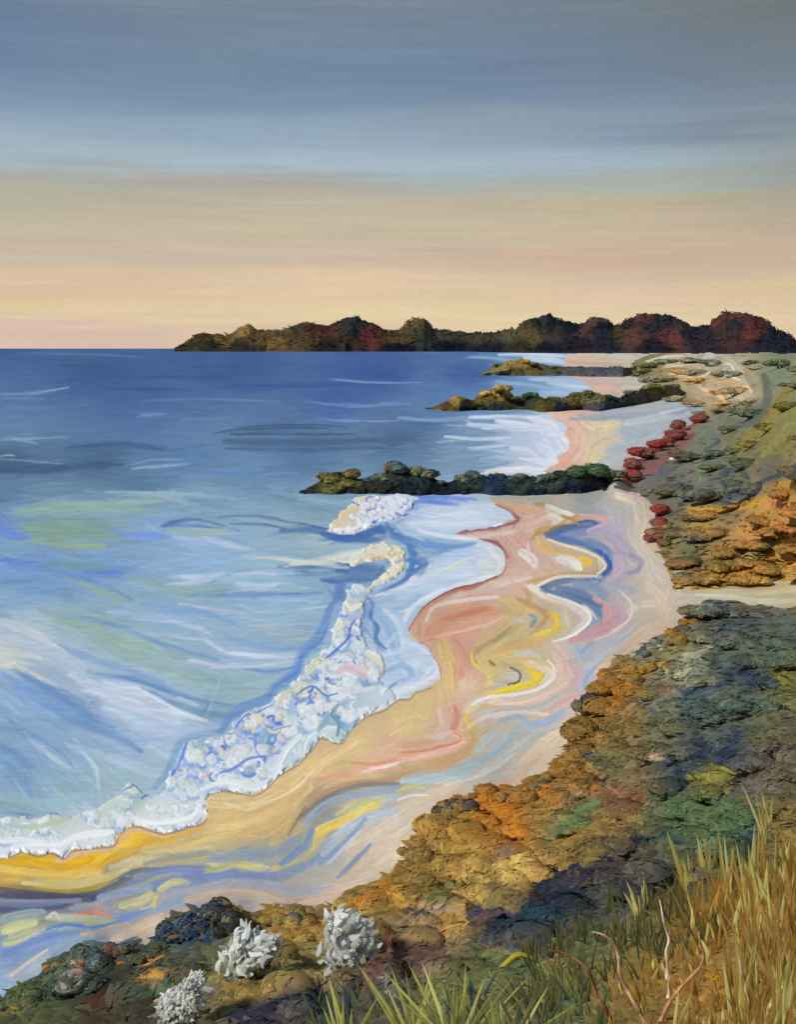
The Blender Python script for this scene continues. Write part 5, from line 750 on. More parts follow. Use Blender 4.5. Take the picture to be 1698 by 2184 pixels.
many(foam, [
    ((228, 232, 240), 22, Z(5, [(0, 470), (120, 470), (240, 490), (340, 450), (480, 430)])), ((230, 234, 240), 24, Z(5, [(60, 500), (180, 500), (280, 510)])), ((232, 236, 242), 22, Z(5, [(560, 370), (680, 390), (820, 370), (850, 320)])), ((230, 234, 242), 18, Z(5, [(860, 250), (960, 220), (1060, 240), (1140, 220), (1190, 160)])),
    ((226, 232, 238), 20, Z(5, [(1180, 160), (1220, 80), (1280, 20)])), ((216, 224, 230), 22, Z(3, [(1300, 1040), (1320, 980), (1400, 940), (1450, 950)])), ((120, 160, 190), 14, Z(3, [(1440, 970), (1450, 920), (1420, 880), (1440, 840)])), ((150, 186, 200), 16, Z(3, [(1360, 950), (1390, 910), (1400, 870)])),
    ((104, 140, 206), 6, Z(3, [(780, 1070), (790, 1010), (830, 980), (920, 970), (1000, 960)])), ((90, 130, 200), 6, Z(3, [(1000, 940), (1040, 890), (1100, 870), (1160, 840)])), ((80, 124, 206), 6, Z(3, [(1260, 800), (1330, 760), (1390, 800), (1440, 790)])), ((74, 118, 204), 7, Z(3, [(1390, 640), (1440, 600), (1480, 560), (1500, 500), (1520, 470)])),
    ((110, 150, 200), 14, Z(3, [(1540, 400), (1570, 440), (1600, 520), (1620, 570)])), ((200, 212, 234), 10, Z(3, [(1530, 540), (1560, 520), (1600, 500)])), ((222, 196, 206), 24, Z(3, [(1440, 700), (1480, 680), (1530, 700), (1560, 720)])), ((228, 224, 206), 20, Z(3, [(1560, 620), (1600, 640), (1640, 680), (1640, 730)])),
    ((230, 232, 238), 14, Z(3, [(1400, 760), (1460, 780), (1560, 770), (1600, 760)])), ((214, 214, 190), 16, Z(3, [(1320, 700), (1350, 640), (1370, 620)])), ((214, 212, 190), 14, Z(3, [(1180, 850), (1220, 790), (1270, 760)])), ((186, 200, 176), 13, Z(3, [(1430, 440), (1440, 420), (1450, 400)])), ((226, 226, 206), 16, Z(3, [(1480, 400), (1500, 430), (1540, 410)])),
    ((228, 228, 208), 12, Z(3, [(1420, 480), (1450, 490), (1430, 520)])), ((220, 212, 176), 12, Z(3, [(1080, 880), (1110, 900), (1100, 920)])), ((214, 206, 176), 9, Z(3, [(1040, 940), (1080, 940), (1080, 960)])), ((150, 120, 160), 4, Z(3, [(1170, 945), (1210, 935), (1240, 930)]), {'op': .6}), ((150, 120, 160), 4, Z(3, [(1160, 1060), (1160, 1020), (1190, 950)]), {'op': .5}),
    ((110, 146, 196), 6, Z(5, [(440, 300), (480, 260), (560, 240), (580, 210), (620, 240)])), ((96, 138, 190), 5, Z(5, [(100, 355), (220, 352), (300, 345), (380, 320), (440, 290)])), ((84, 130, 190), 8, Z(5, [(600, 290), (640, 260), (680, 230)])), ((94, 130, 214), 10, Z(5, [(730, 190), (760, 140), (780, 90), (800, 40)])), ((110, 142, 216), 9, Z(5, [(940, 180), (1000, 160), (1060, 120), (1130, 110)])),
    ((196, 208, 176), 14, Z(5, [(120, 420), (200, 400), (300, 370)])), ((190, 206, 200), 14, Z(5, [(10, 400), (100, 410), (160, 400)])), ((206, 216, 214), 16, Z(5, [(420, 330), (500, 300), (560, 310)])), ((216, 220, 196), 9, Z(5, [(700, 320), (760, 310), (820, 310)])),
    ((60, 90, 190), 5, Z(4, [(-20, 150), (20, 165), (50, 150)])), ((84, 116, 214), 5, Z(3, [(1590, 60), (1600, 30), (1640, 40)])), ((232, 236, 244), 12, Z(3, [(1560, 60), (1620, 30), (1690, 10)])), ((232, 236, 244), 12, Z(3, [(1430, 90), (1500, 90), (1580, 70)])), ((224, 206, 170), 24, Z(3, [(1420, 60), (1450, 30), (1520, 0)])),
    ((226, 190, 140), 10, Z(3, [(1600, 210), (1640, 210), (1655, 225)])), ((230, 224, 200), 14, Z(3, [(1640, 300), (1700, 270), (1735, 230), (1720, 180)])),
], op=.9, soft=.4, ridge=2.0)
# ================================================================== materials
def paint_material(name, rough=.6, spec=.25, bump=.25, scale=6.0, stretch=(1, 1, 1), vary=.10):
    m = D.materials.new(name)
    m.use_nodes = True
    t = m.node_tree
    b = t.nodes['Principled BSDF']
    a = t.nodes.new('ShaderNodeVertexColor'); a.layer_name = 'Col'
    g = t.nodes.new('ShaderNodeNewGeometry')
    mp = t.nodes.new('ShaderNodeMapping'); mp.inputs['Scale'].default_value = stretch
    n = t.nodes.new('ShaderNodeTexNoise'); n.inputs['Scale'].default_value = scale; n.inputs['Detail'].default_value = 6; n.inputs['Roughness'].default_value = .65
    hs = t.nodes.new('ShaderNodeHueSaturation')
    mr = t.nodes.new('ShaderNodeMapRange'); mr.inputs[3].default_value = 1 - vary; mr.inputs[4].default_value = 1 + vary; mr.inputs[1].default_value = .3; mr.inputs[2].default_value = .7
    bp = t.nodes.new('ShaderNodeBump'); bp.inputs['Strength'].default_value = bump; bp.inputs['Distance'].default_value = .05
    L = t.links.new
    L(g.outputs['Position'], mp.inputs[0]); L(mp.outputs[0], n.inputs['Vector']); L(n.outputs[0], mr.inputs[0]); L(mr.outputs[0], hs.inputs['Value'])
    L(a.outputs[0], hs.inputs['Color']); L(hs.outputs[0], b.inputs['Base Color']); L(n.outputs[0], bp.inputs['Height']); L(bp.outputs[0], b.inputs['Normal'])
    b.inputs['Roughness'].default_value = rough
    b.inputs['Specular IOR Level'].default_value = spec
    return m


def thin_material(name, share, **k):
    """leaves let some of the light through"""
    m = paint_material(name, **k)
    t = m.node_tree
    b = t.nodes['Principled BSDF']; out = t.nodes['Material Output']
    tr = t.nodes.new('ShaderNodeBsdfTranslucent'); mx = t.nodes.new('ShaderNodeMixShader')
    src = b.inputs['Base Color'].links[0].from_socket
    t.links.new(src, tr.inputs[0]); mx.inputs[0].default_value = share
    t.links.new(b.outputs[0], mx.inputs[1]); t.links.new(tr.outputs[0], mx.inputs[2]); t.links.new(mx.outputs[0], out.inputs[0])
    return m


M_SEA = paint_material('sea_water', .5, .03, .10, .6, (.35, 1, 1), .05)
M_SAND = paint_material('wet_sand', .6, .12, .20, 3, (1, 1, 1), .05)
M_HEATH = paint_material('heath_soil', .85, .05, .5, 5, (1, 1, 1), .14)
M_FOAM = paint_material('foam', .6, .1, .3, 4, (1, 1, 1), .03)
M_ROCK = paint_material('headland_rock', .85, .05, .5, .5, (1, 1, 2.5), .16)
M_HILL = paint_material('hill_cover', .9, .03, .3, .01, (1, 1, 2), .16)
M_LEAF = thin_material('leaves', .48, rough=.8, spec=.04, bump=.2, scale=9, vary=.12)
M_WOOD = paint_material('bark', .75, .1, .4, 14, (1, 1, .3), .15)
M_GRASS = thin_material('grass_blade', .5, rough=.6, spec=.12, bump=.2, scale=20, stretch=(1, 1, .2), vary=.12)

GAIN = 1.0      # pigment per image colour


def mesh_obj(name, verts, faces, cols, mat, parent=None, smooth=True, link=True, gain=1.0):
    verts = np.asarray(verts, np.float32); faces = np.asarray(faces, np.int32)
    me = D.meshes.new(name)
    me.vertices.add(len(verts)); me.vertices.foreach_set('co', verts.ravel())
    k = faces.shape[1]
    me.loops.add(faces.size); me.loops.foreach_set('vertex_index', faces.ravel())
    me.polygons.add(len(faces))
    me.polygons.foreach_set('loop_start', np.arange(0, faces.size, k, dtype=np.int32))
    me.polygons.foreach_set('use_smooth', np.full(len(faces), smooth))
    me.update(calc_edges=True)
    at = me.color_attributes.new('Col', 'FLOAT_COLOR', 'POINT')
    c = np.ones((len(verts), 4), np.float32); c[:, :3] = np.clip(np.asarray(cols) * gain, .001, .92)
    at.data.foreach_set('color', c.ravel())
    me.materials.append(mat)
    o = D.objects.new(name, me)
    if link:
        C.objects.link(o)
    if parent:
        o.parent = parent
    return o


def tag(o, label=None, cat=None, group=None, kind=None):
    for k, v in (('label', label), ('category', cat), ('group', group), ('kind', kind)):
        if v:
            o[k] = v
    return o


def grid_obj(name, mask, X, Y, ZZ, rgb, mat, gain=1.0):
    """mesh of every grid cell whose four corners are in mask"""
    cell = mask[:-1, :-1] & mask[1:, :-1] & mask[:-1, 1:] & mask[1:, 1:]
    used = np.zeros(mask.shape, bool)
    used[:-1, :-1] |= cell; used[1:, :-1] |= cell; used[:-1, 1:] |= cell; used[1:, 1:] |= cell
    idx = -np.ones(mask.shape, np.int64); idx[used] = np.arange(used.sum())
    i, j = np.nonzero(cell)
    f = np.stack([idx[i + 1, j], idx[i + 1, j + 1], idx[i, j + 1], idx[i, j]], 1)
    v = np.stack([X[used], Y[used], ZZ[used]], 1)
    return mesh_obj(name, v, f, rgb[used], mat, gain=gain)


def dil(m, n):
    m = m.copy()
    for _ in range(n):
        q = m.copy()
        q[1:] |= m[:-1]; q[:-1] |= m[1:]; q[:, 1:] |= m[:, :-1]; q[:, :-1] |= m[:, 1:]
        m = q
    return m


def blur(a, n=1):
    a = a.copy()
    for _ in range(n):
        a[1:-1] = (a[:-2] + a[1:-1] * 2 + a[2:]) / 4
        a[:, 1:-1] = (a[:, :-2] + a[:, 1:-1] * 2 + a[:, 2:]) / 4
    return a


# ------------------------------------------------------------------ ground, sea, foam
RX, RY, RDZ = ray(GU, GV)
LAND = land_z_f(GU, GV)
LAND = np.where(IN_SEA & (LAND > -.05), -.05 - .0 * LAND, LAND)
LAND = np.where(~IN_SEA & (LAND < .10), .10, LAND)
LAND = np.minimum(LAND, 28.2)
LAND = blur(LAND, 2)
dist0 = (EYE - 1.0) / np.maximum(-RDZ, 1e-4)
pix = dist0 * STEP / FOCAL                       # metres per grid step across the line of sight
amp = np.minimum(pix, .6)
distL = (EYE - LAND) / np.maximum(-RDZ, 1e-4)
pixL = np.minimum(distL * STEP / FOCAL, .5)

for sh_, k_, fx, fy in ((sea, .07, 34., 2.6), (sand, .05, 7., 3.), (foam, .03, 4., 3.), (heath, .10, 7., 5.)):
    sh_.rgb *= 1 + k_ * (vnoise(GU / fx, GV / fy + .01 * GU, 71) + .7 * vnoise(GU / fx * 2.3, GV / fy * 1.7, 72))[..., None]
# sea
zs = .0 + sea.h * amp * .42
sm = dil(IN_SEA, 3)
t = (zs - EYE) / RDZ
swell = 1.0
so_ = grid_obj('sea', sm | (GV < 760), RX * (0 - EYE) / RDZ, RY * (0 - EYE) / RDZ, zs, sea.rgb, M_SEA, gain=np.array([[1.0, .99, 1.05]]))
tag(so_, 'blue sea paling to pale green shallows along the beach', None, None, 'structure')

# ground: beach and dune land are two sheets that meet edge to edge
Xl = RX * (LAND - EYE) / RDZ; Yl = RY * (LAND - EYE) / RDZ
zb = LAND + np.where(IN_SEA, 0, sand.h) * pixL * .48
zh = LAND + heath.h * pixL * .9
far_ok = GV > 752 + 3.5 * fbm(GU / 26., GV * 0, 91, 2)
landm = dil(~IN_SEA, 7) & far_ok
hm = IN_HEATH & landm
Zc = np.where(IN_HEATH, zh, zb)
cellH = hm[:-1, :-1] & hm[1:, :-1] & hm[:-1, 1:] & hm[1:, 1:]


def grid_cells(name, cell, X, Y, ZZ, rgb, mat, gain=1.0):
    used = np.zeros(X.shape, bool)
    used[:-1, :-1] |= cell; used[1:, :-1] |= cell; used[:-1, 1:] |= cell; used[1:, 1:] |= cell
    idx = -np.ones(X.shape, np.int64); idx[used] = np.arange(used.sum())
    i, j = np.nonzero(cell)
    f = np.stack([idx[i + 1, j], idx[i + 1, j + 1], idx[i, j + 1], idx[i, j]], 1)
    return mesh_obj(name, np.stack([X[used], Y[used], ZZ[used]], 1), f, rgb[used], mat, gain=gain)


cellL = landm[:-1, :-1] & landm[1:, :-1] & landm[:-1, 1:] & landm[1:, 1:]
b_ = grid_cells('beach', cellL & ~cellH, Xl, Yl, Zc, sand.rgb, M_SAND)
tag(b_, 'curving beach of cream and pink sand streaked with blue wet channels', None, None, 'structure')
h_ = grid_cells('ground', cellH, Xl, Yl, Zc, heath.rgb, M_HEATH, gain=1.45)
tag(h_, 'olive and ochre dune ground sloping down to the beach', None, None, 'structure')

# the dune carries on beneath and behind the viewer
ci = np.arange(8, NV - 1, 6)
bx = np.concatenate([Xl[ci, -1], Xl[-1, ::-6]]); by = np.concatenate([Yl[ci, -1], Yl[-1, ::-6]]); bz = np.concatenate([Zc[ci, -1], Zc[-1, ::-6]])
bc = np.concatenate([heath.rgb[ci, -1], heath.rgb[-1, ::-6]])
nc = len(ci); nr_ = len(bx) - nc
ang = np.concatenate([np.interp(np.arange(nc), [0, nc * .75, nc], [0, -5, -45]), np.interp(np.arange(nr_), [0, nr_ * .25, nr_ * .8, nr_], [-45, -85, -95, -135])]) * math.pi / 180
ra, rb2 = [], []
nrow = 26
for k in range(nrow):
    q = (k / (nrow - 1)) ** 1.8
    xx = bx + np.cos(ang) * 150 * q; yy = by + np.sin(ang) * 150 * q
    z_ = bz + (0 if k == 0 else .15 * min(1, q * 30)) * fbm(xx * .5, yy * .5, 9, 3) + np.where(np.arange(len(bx)) < nc, 3 * q, 0)
    ra.append(np.stack([xx, yy, np.minimum(z_, 28.3 if k else 40)], 1)); rb2.append(bc * (1 + .15 * fbm(xx * .7, yy * .7, 6, 3))[:, None])
m_ = len(bx)
idx = np.arange(nrow * m_).reshape(nrow, m_)
ff = np.stack([idx[:-1, :-1], idx[:-1, 1:], idx[1:, 1:], idx[1:, :-1]], -1).reshape(-1, 4)[:, ::-1]
tag(mesh_obj('ground', np.vstack(ra), ff, np.vstack(rb2), M_HEATH, gain=1.4), 'dune crest under and behind the viewer', None, None, 'structure')
w_ = 4000.0
tag(mesh_obj('seabed', [(-w_, -200, -.6), (w_, -200, -.6), (w_, w_, -.6), (-w_, w_, -.6)], [[0, 1, 2, 3]], np.tile(lin((120, 160, 190)), (4, 1)), M_SAND), 'shallow sea floor', None, None, 'structure')

# foam
fm = IN_FOAM | IN_TOP | IN_CURL
soft_f = blur(fm.astype(float), 5)
zf = .03 + np.minimum(amp, .25) * (np.clip(soft_f * 2 - .9, 0, 1) * 1.1 + foam.h * .62)
zf = np.where(fm, zf, -.03)
land_f = np.where(IN_SEA, 0, LAND)
zf = zf + np.maximum(land_f, 0)
tf = (-EYE) / RDZ
fo = grid_obj('surf_foam', dil(fm, 1), RX * tf, RY * tf, zf, foam.rgb, M_FOAM)
tag(fo, 'white and cream surf foam rolling up the edge of the sand', None, None, 'stuff')


def on_ground(u, v):
    j = (np.asarray(u, float) - U0) / STEP; i = (np.asarray(v, float) - V0 - .35) / STEP
    i = np.clip(i, 0, NV - 1).astype(int); j = np.clip(j, 0, NU - 1).astype(int)
    z = LAND[i, j]
    return ground(u, v, z)


def upright(u, v, dist):
    """point seen at (u, v) in the upright plane at the given distance ahead"""
    x, y, z = ray(u, v)
    return np.array([x * dist / y, dist + 0 * x, EYE + z * dist / y])


# ------------------------------------------------------------------ headlands and hills
def dabs(cen, dirs, nrm, Ls, Ws, cols, curl=.5, cup=.25):
    """many small curved leaf sprays; arrays (N,3),(N,3),(N,3),(N),(N),(N,3)"""
    cen = np.asarray(cen, float); N = len(cen)
    d = dirs / (np.linalg.norm(dirs, axis=1, keepdims=True) + 1e-9)
    s = np.cross(nrm, d); s /= (np.linalg.norm(s, axis=1, keepdims=True) + 1e-9)
    n = np.cross(d, s)
    A = np.array([-.5, -.22, .12, .5]); Wd = np.array([.5, 1, .95, .3]); B = np.array([-.5, 0, .5])
    cu = RNG.normal(0, curl, N)
    out = np.zeros((N, 4, 3, 3))
    for i, a in enumerate(A):
        for j, b in enumerate(B):
            out[:, i, j] = cen + d * (Ls * a)[:, None] + s * (Ws * b * Wd[i] + cu * Ls * (a * a))[:, None] + n * (Ws * (cup if j == 1 else 0) * Wd[i] - Ls * .55 * a * a * .5)[:, None]
    base = (np.arange(N) * 12)[:, None, None]
    q = np.array([[i * 3 + j, i * 3 + j + 1, (i + 1) * 3 + j + 1, (i + 1) * 3 + j] for i in range(3) for j in range(2)])
    f = (base + q[None]).reshape(-1, 4)
    c = np.repeat(cols, 12, axis=0)
    tint = np.tile(np.array([.95, 1.1, .9] * 4), N)[:, None]
    return out.reshape(-1, 3), f, c * tint


def ridge(name, base, top, depth, ctrl, mat, du=3.0, rows=26, rough=.12, seed=1, label=None, z0=0.0, gain=1.0, wob=.05, foot=3.0, dab=0, dsize=10):
    base = np.array(base, float); top = np.array(top, float)
    us = np.arange(top[0, 0], top[-1, 0] + .1, du)
    vb = np.interp(us, base[:, 0], base[:, 1]); vt = np.interp(us, top[:, 0], top[:, 1])
    vt = vt + .9 * fbm(us / 12., us * 0, seed, 2) * np.minimum(1, (vb - vt) / 15.)
    vf = vb + foot * (.8 * fbm(us / 44., us * 0 + 3, seed + 60, 2) + .3 * fbm(us / 16., us * 0 + 5, seed + 61, 2))
    n = rows
    xb, yb, _ = ground(us, vb, z0)
    rb = np.hypot(xb, yb)
    xf, yf, _ = ground(us, vf, z0)
    rf = np.hypot(xf, yf)
    x, y, dz = ray(us, vt)
    slope = dz / np.hypot(x, y)
    hxy = np.stack([x, y], 1) / np.hypot(x, y)[:, None]
    ends = np.clip(np.minimum(us - us[0], 1e9) / 30., 0, 1)
    V = np.zeros((len(us), n, 3)); PU = np.zeros((len(us), n)); PV = np.zeros((len(us), n))
    for k in range(n):
        q = k / (n - 1)
        dd = depth * (.35 + .65 * ends)
        r = rb + dd * q + (rf - rb) * max(0, 1 - q / .10)
        rc = rb + dd * .45
        zc = np.maximum(EYE + slope * rc - z0, .02)
        if q <= .45:
            pr = math.sin(q / .45 * math.pi / 2) ** .8
        else:
            pr = math.cos((q - .45) / .55 * math.pi / 2) ** .9
        w = 1 + (rough * 1.6 * fbm(us / 15., us * 0 + q * 7, seed + 3, 3) * (1 if q < .4 else .2) if k else 0)
        z = z0 + zc * pr * w - (.4 if k in (0, n - 1) else 0)
        rr = r + depth * wob * fbm(us / 22., us * 0 + q * 9, seed + 8, 3) * (q > .02)
        V[:, k, 0] = hxy[:, 0] * rr; V[:, k, 1] = hxy[:, 1] * rr; V[:, k, 2] = z
        PU[:, k] = us; PV[:, k] = vb + (vt - vb) * min(1, pr)
    wu = PU + 9 * fbm(PU / 13., PV / 8., seed + 20, 3); wv = PV + 6 * fbm(PU / 13. + 9, PV / 8., seed + 30, 3)
    num = 0; den = 0
    for (u, v, c) in ctrl:
        d = np.sqrt((wu - u) ** 2 + ((wv - v) * 1.6) ** 2) + 2
        w = d ** -7.0
        num = num + w[..., None] * lin(c); den = den + w
    col = num / den[..., None]
    col *= 1 + .22 * fbm(PU / 5., PV / 3., seed + 40, 3)[..., None]
    idx = np.arange(len(us) * n).reshape(len(us), n)
    f = np.stack([idx[:-1, :-1], idx[1:, :-1], idx[1:, 1:], idx[:-1, 1:]], -1).reshape(-1, 4)
    o = mesh_obj(name, V.reshape(-1, 3), f, col.reshape(-1, 3), mat, gain=gain)
    tag(o, label, None, None, 'structure')
    if dab:                                     # low scrub clothing the rock
        i = RNG.integers(1, len(us) - 1, dab); j = RNG.integers(1, int(n * .52), dab)
        P_ = V[i, j]
        du_ = V[np.minimum(i + 1, len(us) - 1), j] - V[i - 1, j]; dq = V[i, np.minimum(j + 1, n - 1)] - V[i, j - 1]
        nr = np.cross(du_, dq); nr /= np.linalg.norm(nr, axis=1, keepdims=True) + 1e-9
        nr[:, 2] = np.abs(nr[:, 2])
        sz = np.hypot(P_[:, 0], P_[:, 1]) / FOCAL * dsize * RNG.uniform(.6, 1.4, dab)
        dr = du_ / (np.linalg.norm(du_, axis=1, keepdims=True) + 1e-9) + RNG.normal(0, .35, (dab, 3)) * np.array([.5, .5, 1])
        cc = col[i, j] * (1 + RNG.normal(0, .16, (dab, 1)))
        vv, ff, c3 = dabs(P_ + nr * sz[:, None] * .06, dr, nr, sz, sz * .45, cc, curl=.5, cup=.2)
        s_ = mesh_obj(name + '_scrub', vv, ff, c3, M_LEAF, gain=1.3 * gain)
        tag(s_, 'scrub covering the ' + name, None, None, 'stuff')
    return o


far_top = [(372, 746), (385, 738), (400, 727), (420, 715), (440, 713), (470, 716), (492, 715), (505, 706), (516, 697), (530, 694), (545, 705), (570, 707), (598, 705), (625, 698), (645, 689), (655, 688), (680, 695), (700, 696), (715, 690), (735, 681), (750, 675), (765, 681), (785, 689), (805, 700), (830, 706), (852, 706), (862, 696), (868, 686), (885, 679), (905, 682), (918, 694),
           (925, 703), (960, 707), (1005, 712), (1050, 712), (1070, 706), (1100, 703), (1112, 690), (1130, 680), (1150, 679), (1165, 676), (1185, 679), (1210, 688), (1232, 691), (1245, 690), (1262, 678), (1275, 677), (1295, 684), (1310, 696), (1325, 694), (1340, 682), (1365, 671), (1400, 673), (1425, 674), (1450, 684), (1475, 697), (1500, 696), (1515, 692),
           (1520, 682), (1545, 669), (1560, 667), (1600, 672), (1625, 679), (1640, 686), (1655, 703), (1690, 716), (1700, 730), (1760, 736), (1900, 738)]
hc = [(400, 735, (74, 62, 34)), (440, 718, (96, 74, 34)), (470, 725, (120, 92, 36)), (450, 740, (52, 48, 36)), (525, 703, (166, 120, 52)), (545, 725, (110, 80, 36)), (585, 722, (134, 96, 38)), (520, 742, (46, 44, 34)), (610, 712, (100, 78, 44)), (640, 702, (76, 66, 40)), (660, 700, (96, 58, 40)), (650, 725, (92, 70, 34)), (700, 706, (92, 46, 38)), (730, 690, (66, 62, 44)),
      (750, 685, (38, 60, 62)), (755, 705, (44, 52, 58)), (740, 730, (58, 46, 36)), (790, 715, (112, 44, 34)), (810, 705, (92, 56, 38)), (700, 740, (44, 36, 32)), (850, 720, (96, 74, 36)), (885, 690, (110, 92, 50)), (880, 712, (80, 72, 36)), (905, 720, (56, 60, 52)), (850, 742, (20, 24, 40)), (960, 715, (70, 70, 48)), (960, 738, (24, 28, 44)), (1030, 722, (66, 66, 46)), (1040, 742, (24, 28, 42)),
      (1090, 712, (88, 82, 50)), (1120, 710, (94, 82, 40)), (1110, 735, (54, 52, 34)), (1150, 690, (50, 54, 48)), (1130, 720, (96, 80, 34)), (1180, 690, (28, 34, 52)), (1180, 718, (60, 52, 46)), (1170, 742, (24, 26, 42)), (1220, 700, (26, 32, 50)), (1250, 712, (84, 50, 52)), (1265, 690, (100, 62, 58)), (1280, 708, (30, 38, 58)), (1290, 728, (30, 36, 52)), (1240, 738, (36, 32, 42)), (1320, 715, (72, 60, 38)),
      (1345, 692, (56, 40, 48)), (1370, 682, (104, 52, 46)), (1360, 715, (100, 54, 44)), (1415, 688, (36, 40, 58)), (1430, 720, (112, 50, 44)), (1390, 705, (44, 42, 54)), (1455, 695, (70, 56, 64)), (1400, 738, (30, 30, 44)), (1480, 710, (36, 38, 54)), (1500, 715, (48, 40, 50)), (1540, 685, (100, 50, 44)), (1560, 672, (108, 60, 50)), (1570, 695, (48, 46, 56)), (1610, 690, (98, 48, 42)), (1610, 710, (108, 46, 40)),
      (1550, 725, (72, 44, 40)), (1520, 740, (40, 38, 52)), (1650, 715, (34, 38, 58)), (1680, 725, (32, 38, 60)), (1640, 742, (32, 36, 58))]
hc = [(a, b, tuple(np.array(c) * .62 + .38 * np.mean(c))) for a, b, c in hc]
ridge('hills', [(372, 750), (1000, 750), (1120, 753), (1900, 756)], far_top, 2200, hc, M_HILL, du=2.0, rows=60, rough=.10, seed=4, wob=.02, gain=.85, foot=.08, dab=2200, dsize=13, label='dark rust and olive hills along the far horizon')

topA = [(640, 1052), (660, 1044), (682, 1028), (700, 1016), (715, 1010), (735, 1009), (748, 1016), (765, 1024), (800, 1022), (822, 1012), (840, 1000), (852, 994), (864, 1000), (880, 1004), (905, 1003), (922, 1016), (938, 1034), (962, 1030), (985, 1018), (1010, 1012), (1060, 1018), (1110, 1017), (1150, 1018), (1190, 1012), (1215, 1003), (1240, 1001), (1262, 996), (1290, 1003), (1308, 1010), (1316, 1026), (1318, 1044)]
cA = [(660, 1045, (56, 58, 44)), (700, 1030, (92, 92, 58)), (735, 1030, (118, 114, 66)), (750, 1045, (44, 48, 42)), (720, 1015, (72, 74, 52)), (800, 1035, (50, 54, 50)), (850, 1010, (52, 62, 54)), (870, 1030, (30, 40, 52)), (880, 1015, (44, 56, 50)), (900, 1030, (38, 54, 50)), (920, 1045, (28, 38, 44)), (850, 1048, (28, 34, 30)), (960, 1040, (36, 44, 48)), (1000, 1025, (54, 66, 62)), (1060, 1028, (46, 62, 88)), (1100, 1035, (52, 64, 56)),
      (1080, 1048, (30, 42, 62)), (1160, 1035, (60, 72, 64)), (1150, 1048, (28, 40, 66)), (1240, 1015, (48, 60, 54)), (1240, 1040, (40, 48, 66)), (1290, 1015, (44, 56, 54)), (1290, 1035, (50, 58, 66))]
ridge('headland', [(640, 1053), (860, 1056), (1000, 1055), (1180, 1057), (1240, 1056), (1300, 1050), (1318, 1048)], topA, 16, cA, M_ROCK, du=2.0, rows=40, rough=.18, seed=14, foot=5, dab=1500, dsize=12, label='nearest dark green headland pointing left into the sea')
topB = [(908, 873), (925, 869), (945, 860), (965, 854), (978, 847), (992, 850), (1006, 857), (1020, 846), (1035, 838), (1050, 831), (1070, 828), (1086, 834), (1096, 847), (1115, 850), (1128, 841), (1142, 842), (1160, 850), (1200, 851), (1230, 840), (1258, 837), (1290, 842), (1310, 850), (1325, 848), (1345, 838), (1370, 830), (1400, 824), (1430, 822), (1452, 830), (1470, 844)]
cB = [(930, 868, (110, 88, 50)), (975, 855, (136, 118, 66)), (960, 870, (84, 66, 38)), (1000, 865, (60, 60, 44)), (1035, 848, (126, 108, 54)), (1070, 840, (158, 138, 70)), (1050, 868, (40, 44, 44)), (1090, 860, (64, 64, 44)), (1130, 855, (52, 60, 46)), (1160, 865, (84, 76, 40)), (1220, 855, (100, 92, 62)), (1200, 872, (34, 42, 60)), (1270, 848, (104, 98, 66)), (1280, 865, (66, 66, 78)), (1330, 860, (62, 66, 66)),  # golden sunlight on the crest and shade at the foot are painted in
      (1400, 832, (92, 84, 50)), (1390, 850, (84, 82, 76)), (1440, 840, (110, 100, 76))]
ridge('headland', [(908, 873), (980, 878), (1060, 874), (1120, 873), (1160, 879), (1240, 876), (1290, 878), (1340, 872), (1400, 862), (1440, 857), (1470, 850)], topB, 30, cB, M_ROCK, du=2.0, rows=36, rough=.18, seed=24, foot=3.5, dab=1000, dsize=9, label='middle headland with sunlit yellow crest and shadowy foot')
topC = [(1015, 799), (1030, 795), (1045, 786), (1060, 778), (1085, 772), (1108, 768), (1125, 773), (1150, 777), (1180, 782), (1215, 782), (1250, 784), (1290, 783), (1320, 783), (1345, 786), (1360, 780)]
cC = [(1040, 795, (116, 112, 90)), (1070, 782, (128, 116, 66)), (1108, 776, (150, 128, 70)), (1110, 795, (82, 80, 56)), (1140, 785, (104, 88, 46)), (1180, 795, (84, 86, 72)), (1230, 792, (74, 76, 78)), (1280, 795, (76, 78, 88)), (1320, 795, (80, 84, 92)), (1350, 790, (90, 84, 66))]  # yellow crest tones are sunlight put into the colour
ridge('headland', [(1015, 800), (1080, 802), (1200, 801), (1260, 804), (1330, 805), (1360, 800)], topC, 60, cC, M_ROCK, du=2.0, rows=30, rough=.15, seed=34, foot=1.5, dab=450, dsize=7, label='farthest low headland, small and pale olive, before the hills')


